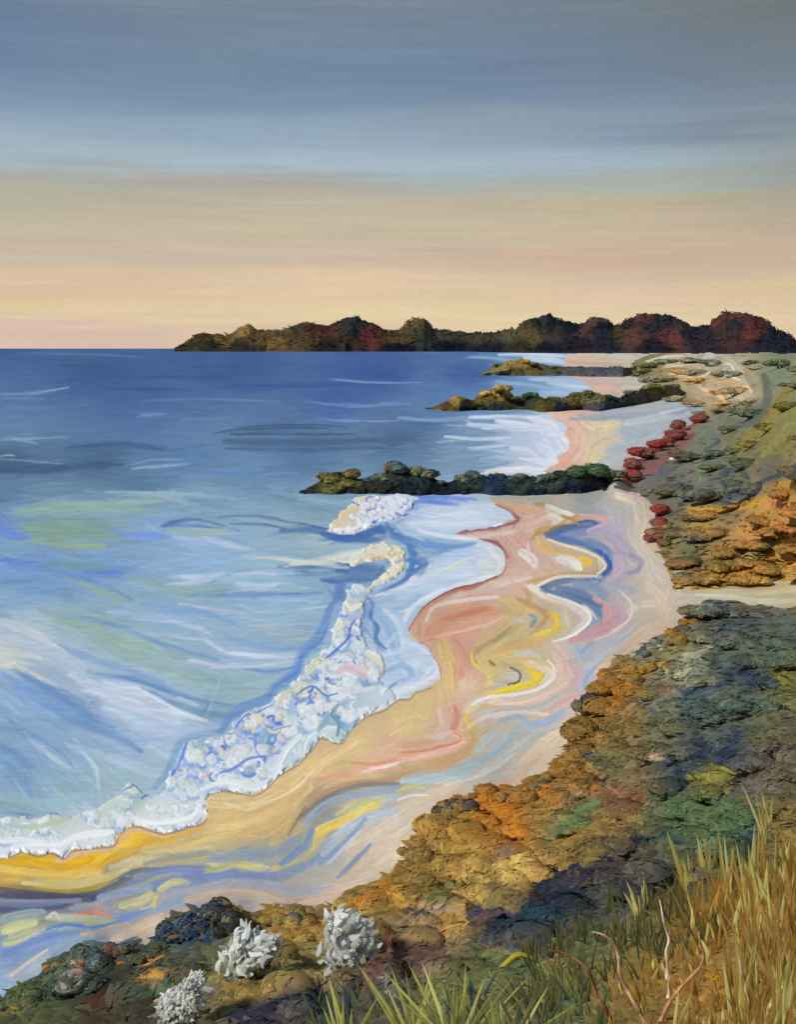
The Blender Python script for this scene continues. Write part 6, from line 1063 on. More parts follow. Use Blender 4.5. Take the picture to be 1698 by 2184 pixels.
# ------------------------------------------------------------------ leaf dabs
PAL = {
    'navy': ([(40, 56, 84), (52, 72, 88), (66, 84, 90), (34, 44, 66), (86, 98, 90), (120, 100, 60)], 'dark blue-green'),
    'teal': ([(74, 90, 84), (60, 76, 74), (92, 104, 88), (48, 62, 68), (112, 116, 90)], 'slate green'),
    'green': ([(76, 100, 68), (92, 110, 66), (60, 84, 64), (110, 120, 70), (72, 86, 60)], 'mid green'),
    'olive': ([(106, 104, 64), (124, 112, 66), (88, 92, 62), (136, 120, 74), (78, 76, 56)], 'olive'),
    'ochre': ([(158, 118, 56), (142, 110, 54), (170, 126, 60), (128, 104, 58), (112, 104, 66)], 'ochre orange'),
    'tan': ([(176, 146, 86), (160, 132, 78), (190, 160, 100), (140, 118, 74), (150, 120, 60)], 'straw yellow'),
    'umber': ([(96, 72, 60), (112, 84, 58), (84, 62, 66), (120, 100, 66), (70, 60, 60)], 'purple-brown'),
    'lime': ([(116, 116, 56), (126, 124, 56), (104, 110, 58), (94, 100, 60)], 'lime green'),
    'grey': ([(146, 148, 130), (118, 124, 112), (90, 100, 98), (160, 156, 134), (76, 84, 84)], 'silvery grey'),
    'red': ([(138, 60, 54), (124, 64, 62), (146, 68, 60), (108, 72, 70), (112, 92, 84)], 'crimson'),
    'white': ([(206, 208, 200), (186, 188, 182), (220, 220, 212), (166, 168, 160), (150, 150, 140)], 'white-flowering'),
}


def crown_mesh(pal, seed, n, hgt=.62):
    """foliage of a shrub one unit wide: several lobes of leaf sprays, hollow between"""
    r = np.random.default_rng(seed)
    cols = lin(np.array(PAL[pal][0]))
    lobes = []
    for k in range(r.integers(4, 8)):
        a = r.uniform(0, 6.28); q = r.uniform(.05, .38)
        lobes.append((math.cos(a) * q, math.sin(a) * q, r.uniform(.22, .44) * hgt / .62, r.uniform(.17, .27)))
    cen, nr, cc = [], [], []
    lc = r.integers(0, len(cols), len(lobes))
    for i in range(n):
        k = r.integers(0, len(lobes)); lx, ly, lz, lr = lobes[k]
        v = r.normal(0, 1, 3); v[2] = abs(v[2]) * .9 - .35; v /= np.linalg.norm(v)
        rad = lr * (r.uniform(.9, 1.03) if n > 400 else r.uniform(.82, 1.18))
        p = np.array([lx, ly, lz]) + v * rad * np.array([1, 1, .84])
        p[2] = max(p[2], .02)
        cen.append(p); nr.append(v)
        ci = lc[k] if r.random() < .45 else r.integers(0, len(cols))
        cc.append(cols[ci] * (1 + r.normal(0, .10)))
    cen = np.array(cen); nr = np.array(nr); cc = np.array(cc)
    t = np.cross(nr, r.normal(0, 1, (n, 3)))
    up = np.array([0, 0, 1.0]); t = t + (up - nr * nr[:, 2:3]) * .5
    big = 1.55 if n > 400 else 1.0
    V, F, K = dabs(cen, t, nr + up * .25, r.uniform(.10, .22, n) * big, r.uniform(.04, .075, n) * big, cc, cup=.10)
    for k, (lx, ly, lz, lr) in enumerate(lobes):        # dense heart of each lobe
        th = np.linspace(0, math.pi, 7); ph = np.linspace(0, 2 * math.pi, 11)[:-1]
        P_ = np.array([[lx + math.sin(a) * math.cos(b) * lr * .92, ly + math.sin(a) * math.sin(b) * lr * .92, max(.0, lz + math.cos(a) * lr * .77)] for a in th for b in ph])
        f_ = np.array([[i * 10 + j, i * 10 + (j + 1) % 10, (i + 1) * 10 + (j + 1) % 10, (i + 1) * 10 + j] for i in range(6) for j in range(10)]) + len(V)
        V = np.vstack([V, P_]); F = np.vstack([F, f_]); K = np.vstack([K, np.tile(cols[lc[k]], (len(P_), 1))])
    return V, F, K


def stems_mesh(seed, col=(84, 66, 48)):
    r = np.random.default_rng(seed)
    vs, fs, cs = [], [], []
    for k in range(5):
        a = r.uniform(0, 6.28); tip = np.array([math.cos(a) * .25, math.sin(a) * .25, r.uniform(.3, .45)])
        pts = [np.array([0, 0, -.12]), tip * np.array([.35, .35, .45]), tip]
        v, f = tube(pts, [.022, .016, .006], 6)
        fs.append(f + sum(len(x) for x in vs)); vs.append(v); cs.append(np.tile(lin(col), (len(v), 1)))
    return np.vstack(vs), np.vstack(fs), np.vstack(cs)


def tube(pts, rad, seg=7):
    pts = np.array(pts, float); n = len(pts)
    out = []
    for i in range(n):
        d = pts[min(i + 1, n - 1)] - pts[max(i - 1, 0)]; d /= np.linalg.norm(d) + 1e-9
        a = np.cross(d, [0.3, 1, .2]); a /= np.linalg.norm(a) + 1e-9
        b = np.cross(d, a)
        for k in range(seg):
            t = 2 * math.pi * k / seg
            out.append(pts[i] + (a * math.cos(t) + b * math.sin(t)) * rad[i])
    f = [[i * seg + k, i * seg + (k + 1) % seg, (i + 1) * seg + (k + 1) % seg, (i + 1) * seg + k] for i in range(n - 1) for k in range(seg)]
    return np.array(out), np.array(f)


PROTO = {}


def shrub(u, v, width, pal, label, group, name='shrub', cat='shrub', dense=1, rnd=random, squash=1.0, parts=True, loc=None):
    """one shrub rooted on the ground seen at (u, v); width in image pixels"""
    k = rnd.randrange(3)
    key = (pal, k, dense)
    if key not in PROTO:
        n = [130, 330, 440][dense]
        vv, ff, cc = crown_mesh(pal, 100 + hash_(pal) + k, n)
        fo_ = mesh_obj('foliage', vv, ff, cc, M_LEAF, link=False, gain=1.85)
        sv, sf, sc_ = stems_mesh(50 + k)
        st_ = mesh_obj('stem', sv, sf, sc_, M_WOOD, link=False)
        PROTO[key] = (fo_, st_)
    x, y, z = on_ground(u, v) if loc is None else loc
    d = math.hypot(float(x), float(y))
    w = width * math.hypot(d, EYE - float(z)) / FOCAL
    root = D.objects.new(name, None); C.objects.link(root)
    root.empty_display_size = .2
    root.location = (float(x), float(y), float(z) - .04 * w)
    root.rotation_euler = (0, 0, rnd.uniform(0, 6.28))
    root.scale = (w * 1.25, w * 1.25, w * 1.05 * squash)
    rot = rnd.uniform(0, 6.28)
    root.rotation_euler = (0, 0, rot)
    sunk = dense == 2
    local = None if pal in ('red', 'white') or loc is not None else heath.at(u, v - width * .3)
    dep = math.atan2(EYE - float(z), d)
    for src in PROTO[key] if parts else PROTO[key][:1]:
        c = src.copy(); C.objects.link(c); c.parent = root
        if local is not None and src.name.startswith('foliage'):      # leaves take the heath sheet's colours, painted shade included
            c.data = src.data.copy()
            a = c.data.color_attributes['Col']; buf = np.empty(len(a.data) * 4, np.float32); a.data.foreach_get('color', buf)
            vc = np.empty(len(a.data) * 3, np.float32); c.data.vertices.foreach_get('co', vc); vc = vc.reshape(-1, 3)
            gx = vc[:, 0] * math.cos(rot) - vc[:, 1] * math.sin(rot); gy = vc[:, 0] * math.sin(rot) + vc[:, 1] * math.cos(rot)
            near = heath.at(u + gx * width * 1.25, v - gy * width * 1.25 * math.sin(dep) - vc[:, 2] * width * .6)
            buf = buf.reshape(-1, 4); lum = buf[:, :3].mean(1, keepdims=True) / buf[:, :3].mean()
            k_ = .42 if not sunk else (.7 if pal == 'navy' and squash > .95 else .14)
            buf[:, :3] = np.clip(buf[:, :3] * k_ + near * (lum * .5 + .5) * 2.0 * (1 - k_), 0, .9)
            a.data.foreach_set('color', buf.ravel())
    tag(root, label, cat, group)
    return root


def hash_(s):
    return sum((i + 1) * ord(ch) for i, ch in enumerate(s)) % 997


def nearest_pal(c, allow=('navy', 'teal', 'green', 'olive', 'ochre', 'tan', 'umber', 'lime', 'grey')):
    best, bd = None, 9
    for p in allow:
        m = lin(np.array(PAL[p][0][:4])).mean(0)
        dd = np.abs(np.sqrt(m) - np.sqrt(np.maximum(c, 0))).sum()
        if dd < bd:
            best, bd = p, dd
    return best


ORD = ['first', 'second', 'third', 'fourth', 'fifth', 'sixth', 'seventh', 'eighth', 'ninth', 'tenth', 'eleventh', 'twelfth', 'thirteenth', 'fourteenth', 'fifteenth', 'sixteenth', 'seventeenth', 'eighteenth', 'nineteenth', 'twentieth']
ORD += ['twenty-' + x for x in ORD[:9]] + ['thirtieth'] + ['thirty-' + x for x in ORD[:9]]
plan = []          # (u, v, width, palette, zone phrase, dense, squash)


def along(poly, s0, zone, pals, size, step, inset, seed, dense=1, squash=1.0):
    r = random.Random(seed)
    p = spline(poly, 3)
    cum = np.concatenate([[0], np.cumsum(np.hypot(*np.diff(p, axis=0).T))])
    s = s0
    while s < cum[-1]:
        q = np.array([np.interp(s, cum, p[:, 0]), np.interp(s, cum, p[:, 1])])
        t = np.array([np.interp(s + 3, cum, p[:, 0]), np.interp(s + 3, cum, p[:, 1])]) - np.array([np.interp(s - 3, cum, p[:, 0]), np.interp(s - 3, cum, p[:, 1])])
        t /= np.hypot(*t) + 1e-6
        nrm = np.array([-t[1], t[0]])
        if not (inside(HEATH_A, np.array([q[0] + nrm[0] * 6]), np.array([q[1] + nrm[1] * 6]))[0] or inside(HEATH_B, np.array([q[0] + nrm[0] * 6]), np.array([q[1] + nrm[1] * 6]))[0]):
            nrm = -nrm
        w = size * r.choice((.55, .8, 1.1, 1.5)) * r.uniform(.85, 1.2)
        c = q + nrm * (inset + r.uniform(-.12, .3)) * w
        plan.append((c[0], c[1] + w * .28, w, r.choice(pals), zone, dense if w < 50 else 2, r.uniform(.6, .9)))
        s += step * r.uniform(.75, 1.25)


along(EDGE2[5:13], 4, 'on the sand edge below the path', ['ochre', 'navy', 'grey', 'ochre'], 34, 26, .25, 1)
along(EDGE2[12:19], 6, 'on the sand edge beside upper streaks', ['ochre', 'navy', 'olive', 'teal', 'ochre'], 38, 27, .3, 2)
along(EDGE2[18:26], 6, 'on the sand edge beside mid beach', ['navy', 'olive', 'ochre', 'navy', 'ochre'], 44, 30, .3, 3)
along(EDGE2[25:32], 8, 'on the sand edge above lower beach', ['olive', 'ochre', 'tan', 'teal'], 48, 34, .3, 4)
along(EDGE2[31:38], 10, 'on the sand edge near beach bottom', ['ochre', 'olive', 'ochre', 'tan'], 50, 34, .3, 5)
along(EDGE2[37:44], 6, 'in the navy thicket beside the sand', ['navy', 'navy', 'navy', 'ochre'], 50, 26, .3, 6)
along(EDGE2[43:55], 10, 'on the bottom left sand edge', ['teal', 'navy', 'olive', 'teal', 'ochre'], 50, 30, .3, 7)
along(EDGE[3:10], 4, 'on the far bay sand edge', ['teal', 'grey', 'teal'], 22, 22, .3, 8)
along(EDGE[15:20], 12, 'on the sand edge below crimson bushes', ['ochre', 'teal', 'olive'], 26, 24, .35, 9)


def zone_of(u, v):
    if v < 900: return 'on the pale far slope under the hills'
    if v < 1065 and v < 1065 - (u - 1500) * .05: return 'on the slope behind the far bay'
    if v < 1262: return 'on the ochre slope above the pale path'
    if v < 1460: return 'on the slate slope below the path'
    if v < 1640: return 'on the right slope beside beach loops'
    if v < 1780: return 'on the mid slope above straw mounds'
    if u > 1180: return 'on the dark slope behind the tall grass'
    if u > 820: return 'around the dark lower hollow'
    if u > 420: return 'among the white-flowering bushes'
    return 'in the bottom left thicket'


pts_ = []
rr_ = random.Random(21)
tries = 0
while len(pts_) < 135 and tries < 16000:
    tries += 1
    u = rr_.uniform(-20, 1730); v = rr_.uniform(775, 2130)
    U_, V_ = np.array([u]), np.array([v])
    if not (inside(HEATH_A, U_, V_)[0] or inside(HEATH_B, U_, V_)[0]):
        continue
    k = (v - 743) / 1400
    w = 36 + 66 * min(1, k * 1.15)
    if not all(inside(HEATH_A, np.array([u + a]), np.array([v + b]))[0] or inside(HEATH_B, np.array([u + a]), np.array([v + b]))[0] for a, b in ((-w * .6, 0), (0, -w * .75))):
        continue
    if u > 1180 and v > 1900: continue
    if any(math.hypot(u - a, v - b) < 34 for a, b in ((1342, 1015), (1365, 985), (1395, 955), (1430, 940), (1460, 915), (1495, 895), (1408, 1090), (1402, 1120), (1402, 1150))): continue
    if any(math.hypot(u - a, (v - b) * 1.15) < (w + c) * .34 for a, b, c in pts_):
        continue
    pts_.append((u, v, w))
    plan.append((u, v + w * .25, w * rr_.uniform(1.0, 1.6), nearest_pal(heath.at(u, v - w * .15)), zone_of(u, v), 2 if w > 50 else 1, rr_.uniform(.38, .62)))
for (u, v, w) in [(412, 1992, 100), (462, 1985, 90), (380, 2008, 76)]:
    plan.append((u, v, w, 'navy', 'in the thicket between sand and white bush', 2, 1.0))
for (u, v, w) in [(990, 1738, 74), (958, 1756, 60), (1262, 1520, 64)]:
    plan.append((u, v, w, 'navy', 'standing tall on the mid sand edge', 2, 1.0))
for (u, v, w) in [(1150, 2000, 130), (1245, 1965, 120), (1335, 1925, 105), (1075, 2025, 95), (655, 2185, 120), (560, 2200, 100), (1400, 1885, 80)]:  # dark shrubs added to stand in for shade in the hollows
    plan.append((u, v, w, 'navy', zone_of(u, v), 2, .6))
for (u, v, w) in [(1100, 1880, 120), (1012, 1905, 105), (945, 1985, 90), (1190, 1850, 80), (985, 1855, 70)]:
    plan.append((u, v, w, 'tan', zone_of(u, v), 2, .62))
plan.sort(key=lambda p: p[0])
count, seen = {}, {}
for p in plan:
    count[(p[3], p[4])] = count.get((p[3], p[4]), 0) + 1
rs = random.Random(5)
for (u, v, w, pal, zone, dense, sq) in plan:
    kk = (pal, zone); seen[kk] = seen.get(kk, 0) + 1
    a = 'shrub'
    if count[kk] == 1:
        lab = f'lone {PAL[pal][1]} shrub {zone}'
    elif seen[kk] == 1:
        lab = f'leftmost {PAL[pal][1]} shrub {zone}'
    elif seen[kk] == count[kk]:
        lab = f'rightmost {PAL[pal][1]} shrub {zone}'
    else:
        lab = f'{PAL[pal][1]} shrub {zone}, {ORD[seen[kk] - 1]} from left'
    shrub(u, v, w, pal, lab, 'dune shrubs covering the slope above the beach', dense=dense, rnd=rs, squash=sq)

# named bushes


def plume_bush(u, v, width, height, lean, label, seed):
    """feathery flowering bush: sprays of pale petals rising and spreading from the foot"""
    r = np.random.default_rng(seed)
    x, y, z = map(float, on_ground(u, v))
    k = math.hypot(math.hypot(x, y), EYE - z) / FOCAL
    n = 420
    q = r.uniform(0, 1, n) ** .7
    a = r.uniform(0, 6.28, n); rad = (.12 + .40 * np.sin(np.clip(q, 0, 1) * 2.5)) * np.sqrt(r.uniform(0, 1, n))
    px = (np.cos(a) * rad + lean * q) * width * k; py = np.sin(a) * rad * width * k * .8; pz = (q * .95 + .03) * height * k
    cen = np.stack([px, py, pz], 1) + r.normal(0, .055, (n, 3)) * width * k + (.14 * width * k) * np.stack([np.sin(q * 9 + seed), 0 * q, np.cos(a * 2 + seed) * .6], 1)
    cen[:, 2] = np.maximum(cen[:, 2], .02)
    dr = np.stack([np.cos(a) * .5 + lean + .3, np.sin(a) * .4, .75 + 0 * a], 1) + r.normal(0, .38, (n, 3))
    nr = np.stack([np.cos(a) * .4, np.sin(a) * .4 - .5, .6 + 0 * a], 1)
    cols = lin(np.array([(206, 210, 206), (188, 194, 190), (222, 222, 214), (168, 170, 160), (150, 150, 132), (176, 180, 190)]))
    cc = cols[r.integers(0, 6, n)] * (.62 + .42 * np.clip(q * 1.3, 0, 1))[:, None]
    cc = cc * 0 + cols[np.where(q + r.normal(0, .2, n) < .3, r.integers(3, 5, n), r.integers(0, 6, n))]
    L_ = width * k * r.uniform(.16, .34, n)
    vv, ff, c3 = dabs(cen, dr, nr, L_, L_ * .42, cc, curl=.7, cup=.12)
    root = D.objects.new('flowering_bush', None); C.objects.link(root); root.location = (x, y, z); root.empty_display_size = .2
    mesh_obj('blossom', vv, ff, c3, M_LEAF, parent=root, gain=1.5)
    nb = 160
    a = r.uniform(0, 6.28, nb); q = r.uniform(0, .8, nb)
    cen = np.stack([(np.cos(a) * .36 + lean * q) * width * k, np.sin(a) * .3 * width * k, q * height * k * .5], 1)
    L_ = width * k * r.uniform(.14, .26, nb)
    vv, ff, c3 = dabs(cen, np.stack([np.cos(a), np.sin(a), 1 + 0 * a], 1), nr[:nb], L_, L_ * .3, lin(np.array([(110, 112, 84), (128, 122, 84), (96, 100, 80)]))[r.integers(0, 3, nb)], curl=.4)
    mesh_obj('foliage', vv, ff, c3, M_LEAF, parent=root)
    tag(root, label, 'bush', 'white-flowering bushes in the lower left slope')


plume_bush(522, 2092, 92, 92, .22, 'white-flowering bush left of the taller one, above the bottom left slope', 1)
plume_bush(742, 2104, 92, 150, .06, 'tallest white-flowering bush, feathery, above the dark hollow at bottom', 2)
plume_bush(362, 2196, 56, 70, .25, 'low pale flowering bush at the bottom edge, leftmost of them', 3)
plume_bush(400, 2196, 44, 110, .30, 'slim pale flowering bush leaning right at the bottom edge', 4)
for i, (u, v, w, lab) in enumerate([(1342, 1022, 32, 'lowest crimson bush above the nearest headland root'), (1352, 996, 30, 'small crimson bush on the left of the red thicket'), (1378, 978, 40, 'largest crimson bush in the red thicket by the far bay'), (1400, 958, 34, 'crimson bush at the middle of the red thicket by the far bay'),
                                     (1425, 950, 28, 'muted crimson bush right of the largest red one'), (1452, 936, 34, 'crimson bush high on the red thicket by the far bay'), (1450, 912, 26, 'small crimson bush near the top of the red thicket'), (1492, 900, 26, 'topmost trailing crimson bush beside the far bay'),
                                     (1408, 1096, 34, 'upper crimson bush at the sand edge beside the ochre slope'), (1403, 1124, 30, 'middle crimson bush of the three beside the ochre slope'), (1402, 1150, 30, 'lowest crimson bush of the three beside the ochre slope')]):
    shrub(u, v + 3, w * 1.5, 'red', lab, 'crimson bushes at the sand edge', 'red_bush', 'bush', 1, rs, .8)


hm_ = [(1372, 786, 44, 'olive', 'olive hummock at the left edge of the pale far dunes'), (1400, 812, 40, 'grey', 'silvery hummock above the root of the middle headland'), (1415, 778, 46, 'grey', 'silvery hummock in the pale dunes just under the hills'), (1448, 800, 50, 'tan', 'straw hummock at the centre left of the pale far dunes'),
       (1466, 776, 48, 'grey', 'silvery hummock top centre of the pale far dunes'), (1490, 818, 46, 'tan', 'straw hummock at the middle of the pale far dunes'), (1512, 782, 54, 'grey', 'broad silvery hummock top right of the pale far dunes'), (1530, 842, 46, 'tan', 'straw hummock low in the pale far dunes'),
       (1556, 806, 48, 'grey', 'silvery hummock at the right of the pale far dunes'), (1580, 838, 44, 'tan', 'straw hummock lowest right of the pale far dunes'), (1546, 866, 40, 'tan', 'small straw hummock above the grey-green far slope'), (1590, 780, 40, 'teal', 'slate green hummock right end of the far dunes')]
for (u, v, w, pal, lab) in hm_:
    shrub(u, v, w, pal, lab, 'grassy hummocks on the pale far dunes', 'grass_hummock', 'hummock', 1, rs, .5, loc=tuple(map(float, on_ground(u, v))))


# bushes growing on the headlands
def on_ridge(u, vfoot, depth):
    x, y, _ = ground(u, vfoot, 0)
    d = math.hypot(x, y); k = (d + depth) / d
    return float(x) * k, float(y) * k


hb = [('nearest', topA, [(640, 1053), (1320, 1055)], 16, [(700, 46, 'olive'), (735, 44, 'olive'), (780, 36, 'teal'), (812, 38, 'teal'), (850, 56, 'navy'), (892, 52, 'teal'), (930, 30, 'navy'), (985, 34, 'teal'), (1022, 42, 'teal'), (1065, 38, 'navy'), (1105, 40, 'teal'), (1150, 40, 'teal'), (1195, 40, 'navy'), (1232, 48, 'green'), (1270, 52, 'green'), (1300, 40, 'teal')]),
      ('middle', topB, [(908, 874), (1300, 876), (1470, 850)], 30, [(972, 26, 'tan'), (1000, 20, 'olive'), (1036, 28, 'tan'), (1068, 34, 'tan'), (1098, 22, 'olive'), (1132, 28, 'green'), (1180, 24, 'olive'), (1225, 26, 'olive'), (1262, 30, 'olive'), (1300, 24, 'teal'), (1350, 26, 'olive'), (1395, 30, 'olive'), (1432, 28, 'olive')]),
      ('farthest', topC, [(1015, 801), (1360, 803)], 60, [(1062, 20, 'olive'), (1088, 20, 'tan'), (1110, 24, 'tan'), (1138, 18, 'olive'), (1180, 16, 'olive'), (1240, 14, 'teal')])]
for (hn, top, base, depth, items) in hb:
    tp = np.array(top, float); bs_ = np.array(base, float)
    cnt = {}; sn = {}
    for (_, _, p) in items: cnt[p] = cnt.get(p, 0) + 1
    for (u, w, pal) in items:
        vt = np.interp(u, tp[:, 0], tp[:, 1]); vb = np.interp(u, bs_[:, 0], bs_[:, 1])
        x, y = on_ridge(u, vb, depth * .30)
        w *= 1.2; wm = w * math.hypot(x, y) / FOCAL
        rx, ry, rz = ray(u, vt + w * .30)
        z = EYE + float(rz / np.hypot(rx, ry)) * math.hypot(x, y)
        sn[pal] = sn.get(pal, 0) + 1
        which = 'the only' if cnt[pal] == 1 else ('leftmost' if sn[pal] == 1 else ('rightmost' if sn[pal] == cnt[pal] else ORD[sn[pal] - 1] + ' from left'))
        lab = f'{PAL[pal][1]} bush on the {hn} headland crest'
        lab = lab + ', ' + which if which.endswith('from left') else (which.replace('the only', 'single') + ' ' + lab)
        shrub(u, 0, w, pal, lab, f'bushes on the {hn} headland', 'headland_bush', 'bush', 1, rs, .8, parts=w > 24, loc=(x, y, max(z, .2)))


# ------------------------------------------------------------------ low heath cover (nobody could count it)
N = 8000
u = RNG.uniform(-60, 1780, N * 3); v = 748 + (2240 - 748) * RNG.uniform(0, 1, N * 3)
ok = (inside(HEATH_A, u, v) | inside(HEATH_B, u, v))
ok &= RNG.uniform(0, 1, len(u)) < np.clip((v - 800) / 500, .06, 1)
u, v = u[ok][:N], v[ok][:N]
x, y, z = on_ground(u, v)
P3 = np.stack([x, y, z], 1)
dd = np.linalg.norm(P3 - np.array([0, 0, EYE]), axis=1)
sz = dd / FOCAL * (18 + (v - 743) * .020)
up = np.tile([0, 0, 1.0], (len(u), 1)) + RNG.normal(0, .13, (len(u), 3))
dr = RNG.normal(0, 1, (len(u), 3)); dr[:, :2] += np.sign(dr[:, :2]) * .4; dr[:, 2] = np.clip(np.abs(dr[:, 2]) * .22, 0, .3)
cc = heath.at(u, v) * (1 + RNG.normal(0, .13, (len(u), 1))) * (1 + RNG.normal(0, .05, (len(u), 3)))
P3[:, 2] += sz * .10
vv, ff, c3 = dabs(P3, dr, up, sz * RNG.uniform(.7, 1.3, len(u)), sz * RNG.uniform(.28, .5, len(u)), cc, cup=.12)
o = mesh_obj('heath_cover', vv, ff, c3, M_LEAF, gain=1.75)
tag(o, 'low mixed heath plants covering the dune slope', None, None, 'stuff')


# ------------------------------------------------------------------ grasses
def blade_mesh(paths, widths, cols, seg=6):
    """flat tapering blades with a raised midrib; paths: list of (base, mid, tip)"""
    V, F, Cc = [], [], []
    n0 = 0
    for (b, m, t), w, c in zip(paths, widths, cols):
        b, m, t = map(np.asarray, (b, m, t))
        q = np.linspace(0, 1, seg)[:, None]
        p = b * (1 - q) ** 2 + 2 * m * q * (1 - q) + t * q * q
        side = np.cross(t - b, [.15 * random.uniform(-1, 1), -1, .3 * random.uniform(-1, 1)]); side /= np.linalg.norm(side) + 1e-9
        nn = np.cross(side, t - b); nn /= np.linalg.norm(nn) + 1e-9
        wd = w * np.array([.55, 1, 1, .8, .5, .04])[:, None]
        rows = np.stack([p - side * wd / 2, p + nn * wd * .22, p + side * wd / 2], 1)
        V.append(rows.reshape(-1, 3))
        for i in range(seg - 1):
            for j in range(2):
                F.append([n0 + i * 3 + j, n0 + i * 3 + j + 1, n0 + (i + 1) * 3 + j + 1, n0 + (i + 1) * 3 + j])
        n0 += seg * 3
        f = np.repeat(np.linspace(.85, 1.12, seg), 3)[:, None]
        Cc.append(np.asarray(c)[None] * f)
    return np.vstack(V), np.array(F), np.vstack(Cc)


def fan(u, v, n, spread, length, wid, cols, seed, bend=.25, lean=0.0, basew=14):
    """blades rising from ground at (u, v); lengths and widths in image pixels"""
    r = random.Random(seed)
    x, y, z = map(float, on_ground(u, min(v, 2325)))
    k = math.hypot(math.hypot(x, y), EYE - z) / FOCAL
    paths, ws, cs = [], [], []
    for i in range(n):
        a = lean + spread * (r.random() * 2 - 1); yaw = r.uniform(-1, 1)
        L = length * r.uniform(.55, 1.1) * k
        b = np.array([x + r.uniform(-1, 1) * basew * k, y + r.uniform(-1, 1) * basew * k * .8, z - .03])
        d = np.array([math.sin(a), yaw * .35 * abs(math.sin(a)) + .05 * yaw, math.cos(a)])
        side = np.array([math.sin(a) * .9 + r.uniform(-.3, .3), .1 * yaw, -.25])
        m = b + d * L * .55
        t = b + d * L + side * L * bend * r.uniform(.2, 1)
        paths.append((b, m, t)); ws.append(wid * k * r.uniform(.6, 1.25))
        cs.append(lin(r.choice(cols)) * r.uniform(.85, 1.15))
    return paths, ws, cs


G_OCH = [(150, 116, 56), (136, 106, 50), (164, 128, 66), (124, 96, 46), (146, 122, 70)]
G_PAL = [(190, 184, 110), (176, 166, 96), (206, 196, 130), (150, 136, 70), (164, 140, 78)]
G_GRN = [(112, 120, 68), (92, 106, 66), (130, 130, 70), (84, 96, 66), (104, 100, 60)]
G_YEL = [(186, 184, 100), (170, 170, 96), (204, 200, 124), (156, 154, 90), (136, 136, 84)]
# the mass of dune grass in the lower right
rg = random.Random(3)
paths, ws, cs = [], [], []
made = 0
while made < 240:
    u = rg.uniform(1180, 1760); v = rg.uniform(1900, 2320)
    if v < 2100 and u < 1380 + (2100 - v) * .75: continue
    low = 1130 < u < 1560 and v > 2030
    if low and rg.random() < .35: continue
    made += 1
    L = (60 if low else 118 + (u - 1400) * .10) * rg.uniform(.7, 1.15)
    pal = G_OCH + G_PAL[:1] if u > 1300 else G_GRN
    a, b, c = fan(u, v, 5, .26, L, 9.0 if rg.random() < .45 else 5.0, pal, made + 900, .25, rg.uniform(-.25, .15))
    paths += a; ws += b; cs += c
vv, ff, c3 = blade_mesh(paths, ws, cs)
o = mesh_obj('dune_grass', vv, ff, c3, M_GRASS, gain=1.65)
tag(o, 'tall ochre dune grass filling the lower right corner', None, None, 'stuff')
# wispy dark-green grass reaching up into the slope behind
paths, ws, cs = [], [], []
for i in range(80):
    u = rg.uniform(1120, 1700); v = 2090 - (u - 1100) * .42 + rg.uniform(-50, 120)
    a, b, c = fan(u, v, 5, .35, 85, 4.5, [(92, 96, 60), (112, 104, 60), (72, 84, 66), (126, 112, 60)], 4000 + i, .25, -.15)
    paths += a; ws += b; cs += c
for i in range(70):
    u = rg.uniform(640, 1250); v = rg.uniform(2140, 2310)
    a, b, c = fan(u, v, 6, .6, 90, 4.5, [(104, 112, 70), (84, 96, 76), (120, 124, 70), (72, 84, 80)], 5000 + i, .3, .0)
    paths += a; ws += b; cs += c
vv, ff, c3 = blade_mesh(paths, ws, cs)
o = mesh_obj('wispy_grass', vv, ff, c3, M_GRASS, gain=1.25)
tag(o, 'fine green wispy grass in front of the dark hollow', None, None, 'stuff')


def tuft(name, cat, u, v, n, spread, length, wid, cols, seed, label, group, bend=.25, lean=0):
    p, w_, c_ = fan(u, v, n, spread, length, wid, cols, seed, bend, lean, 12)
    x, y, z = map(float, on_ground(u, min(v, 2325)))
    root = D.objects.new(name, None); C.objects.link(root); root.location = (x, y, z); root.empty_display_size = .1
    off = np.array([x, y, z])
    for a, b, c in zip(p, w_, c_):
        vv, ff, c3 = blade_mesh([tuple(q - off for q in a)], [b], [c])
        mesh_obj('blade', vv, ff, c3, M_GRASS, parent=root, gain=1.3)
    tag(root, label, cat, group)


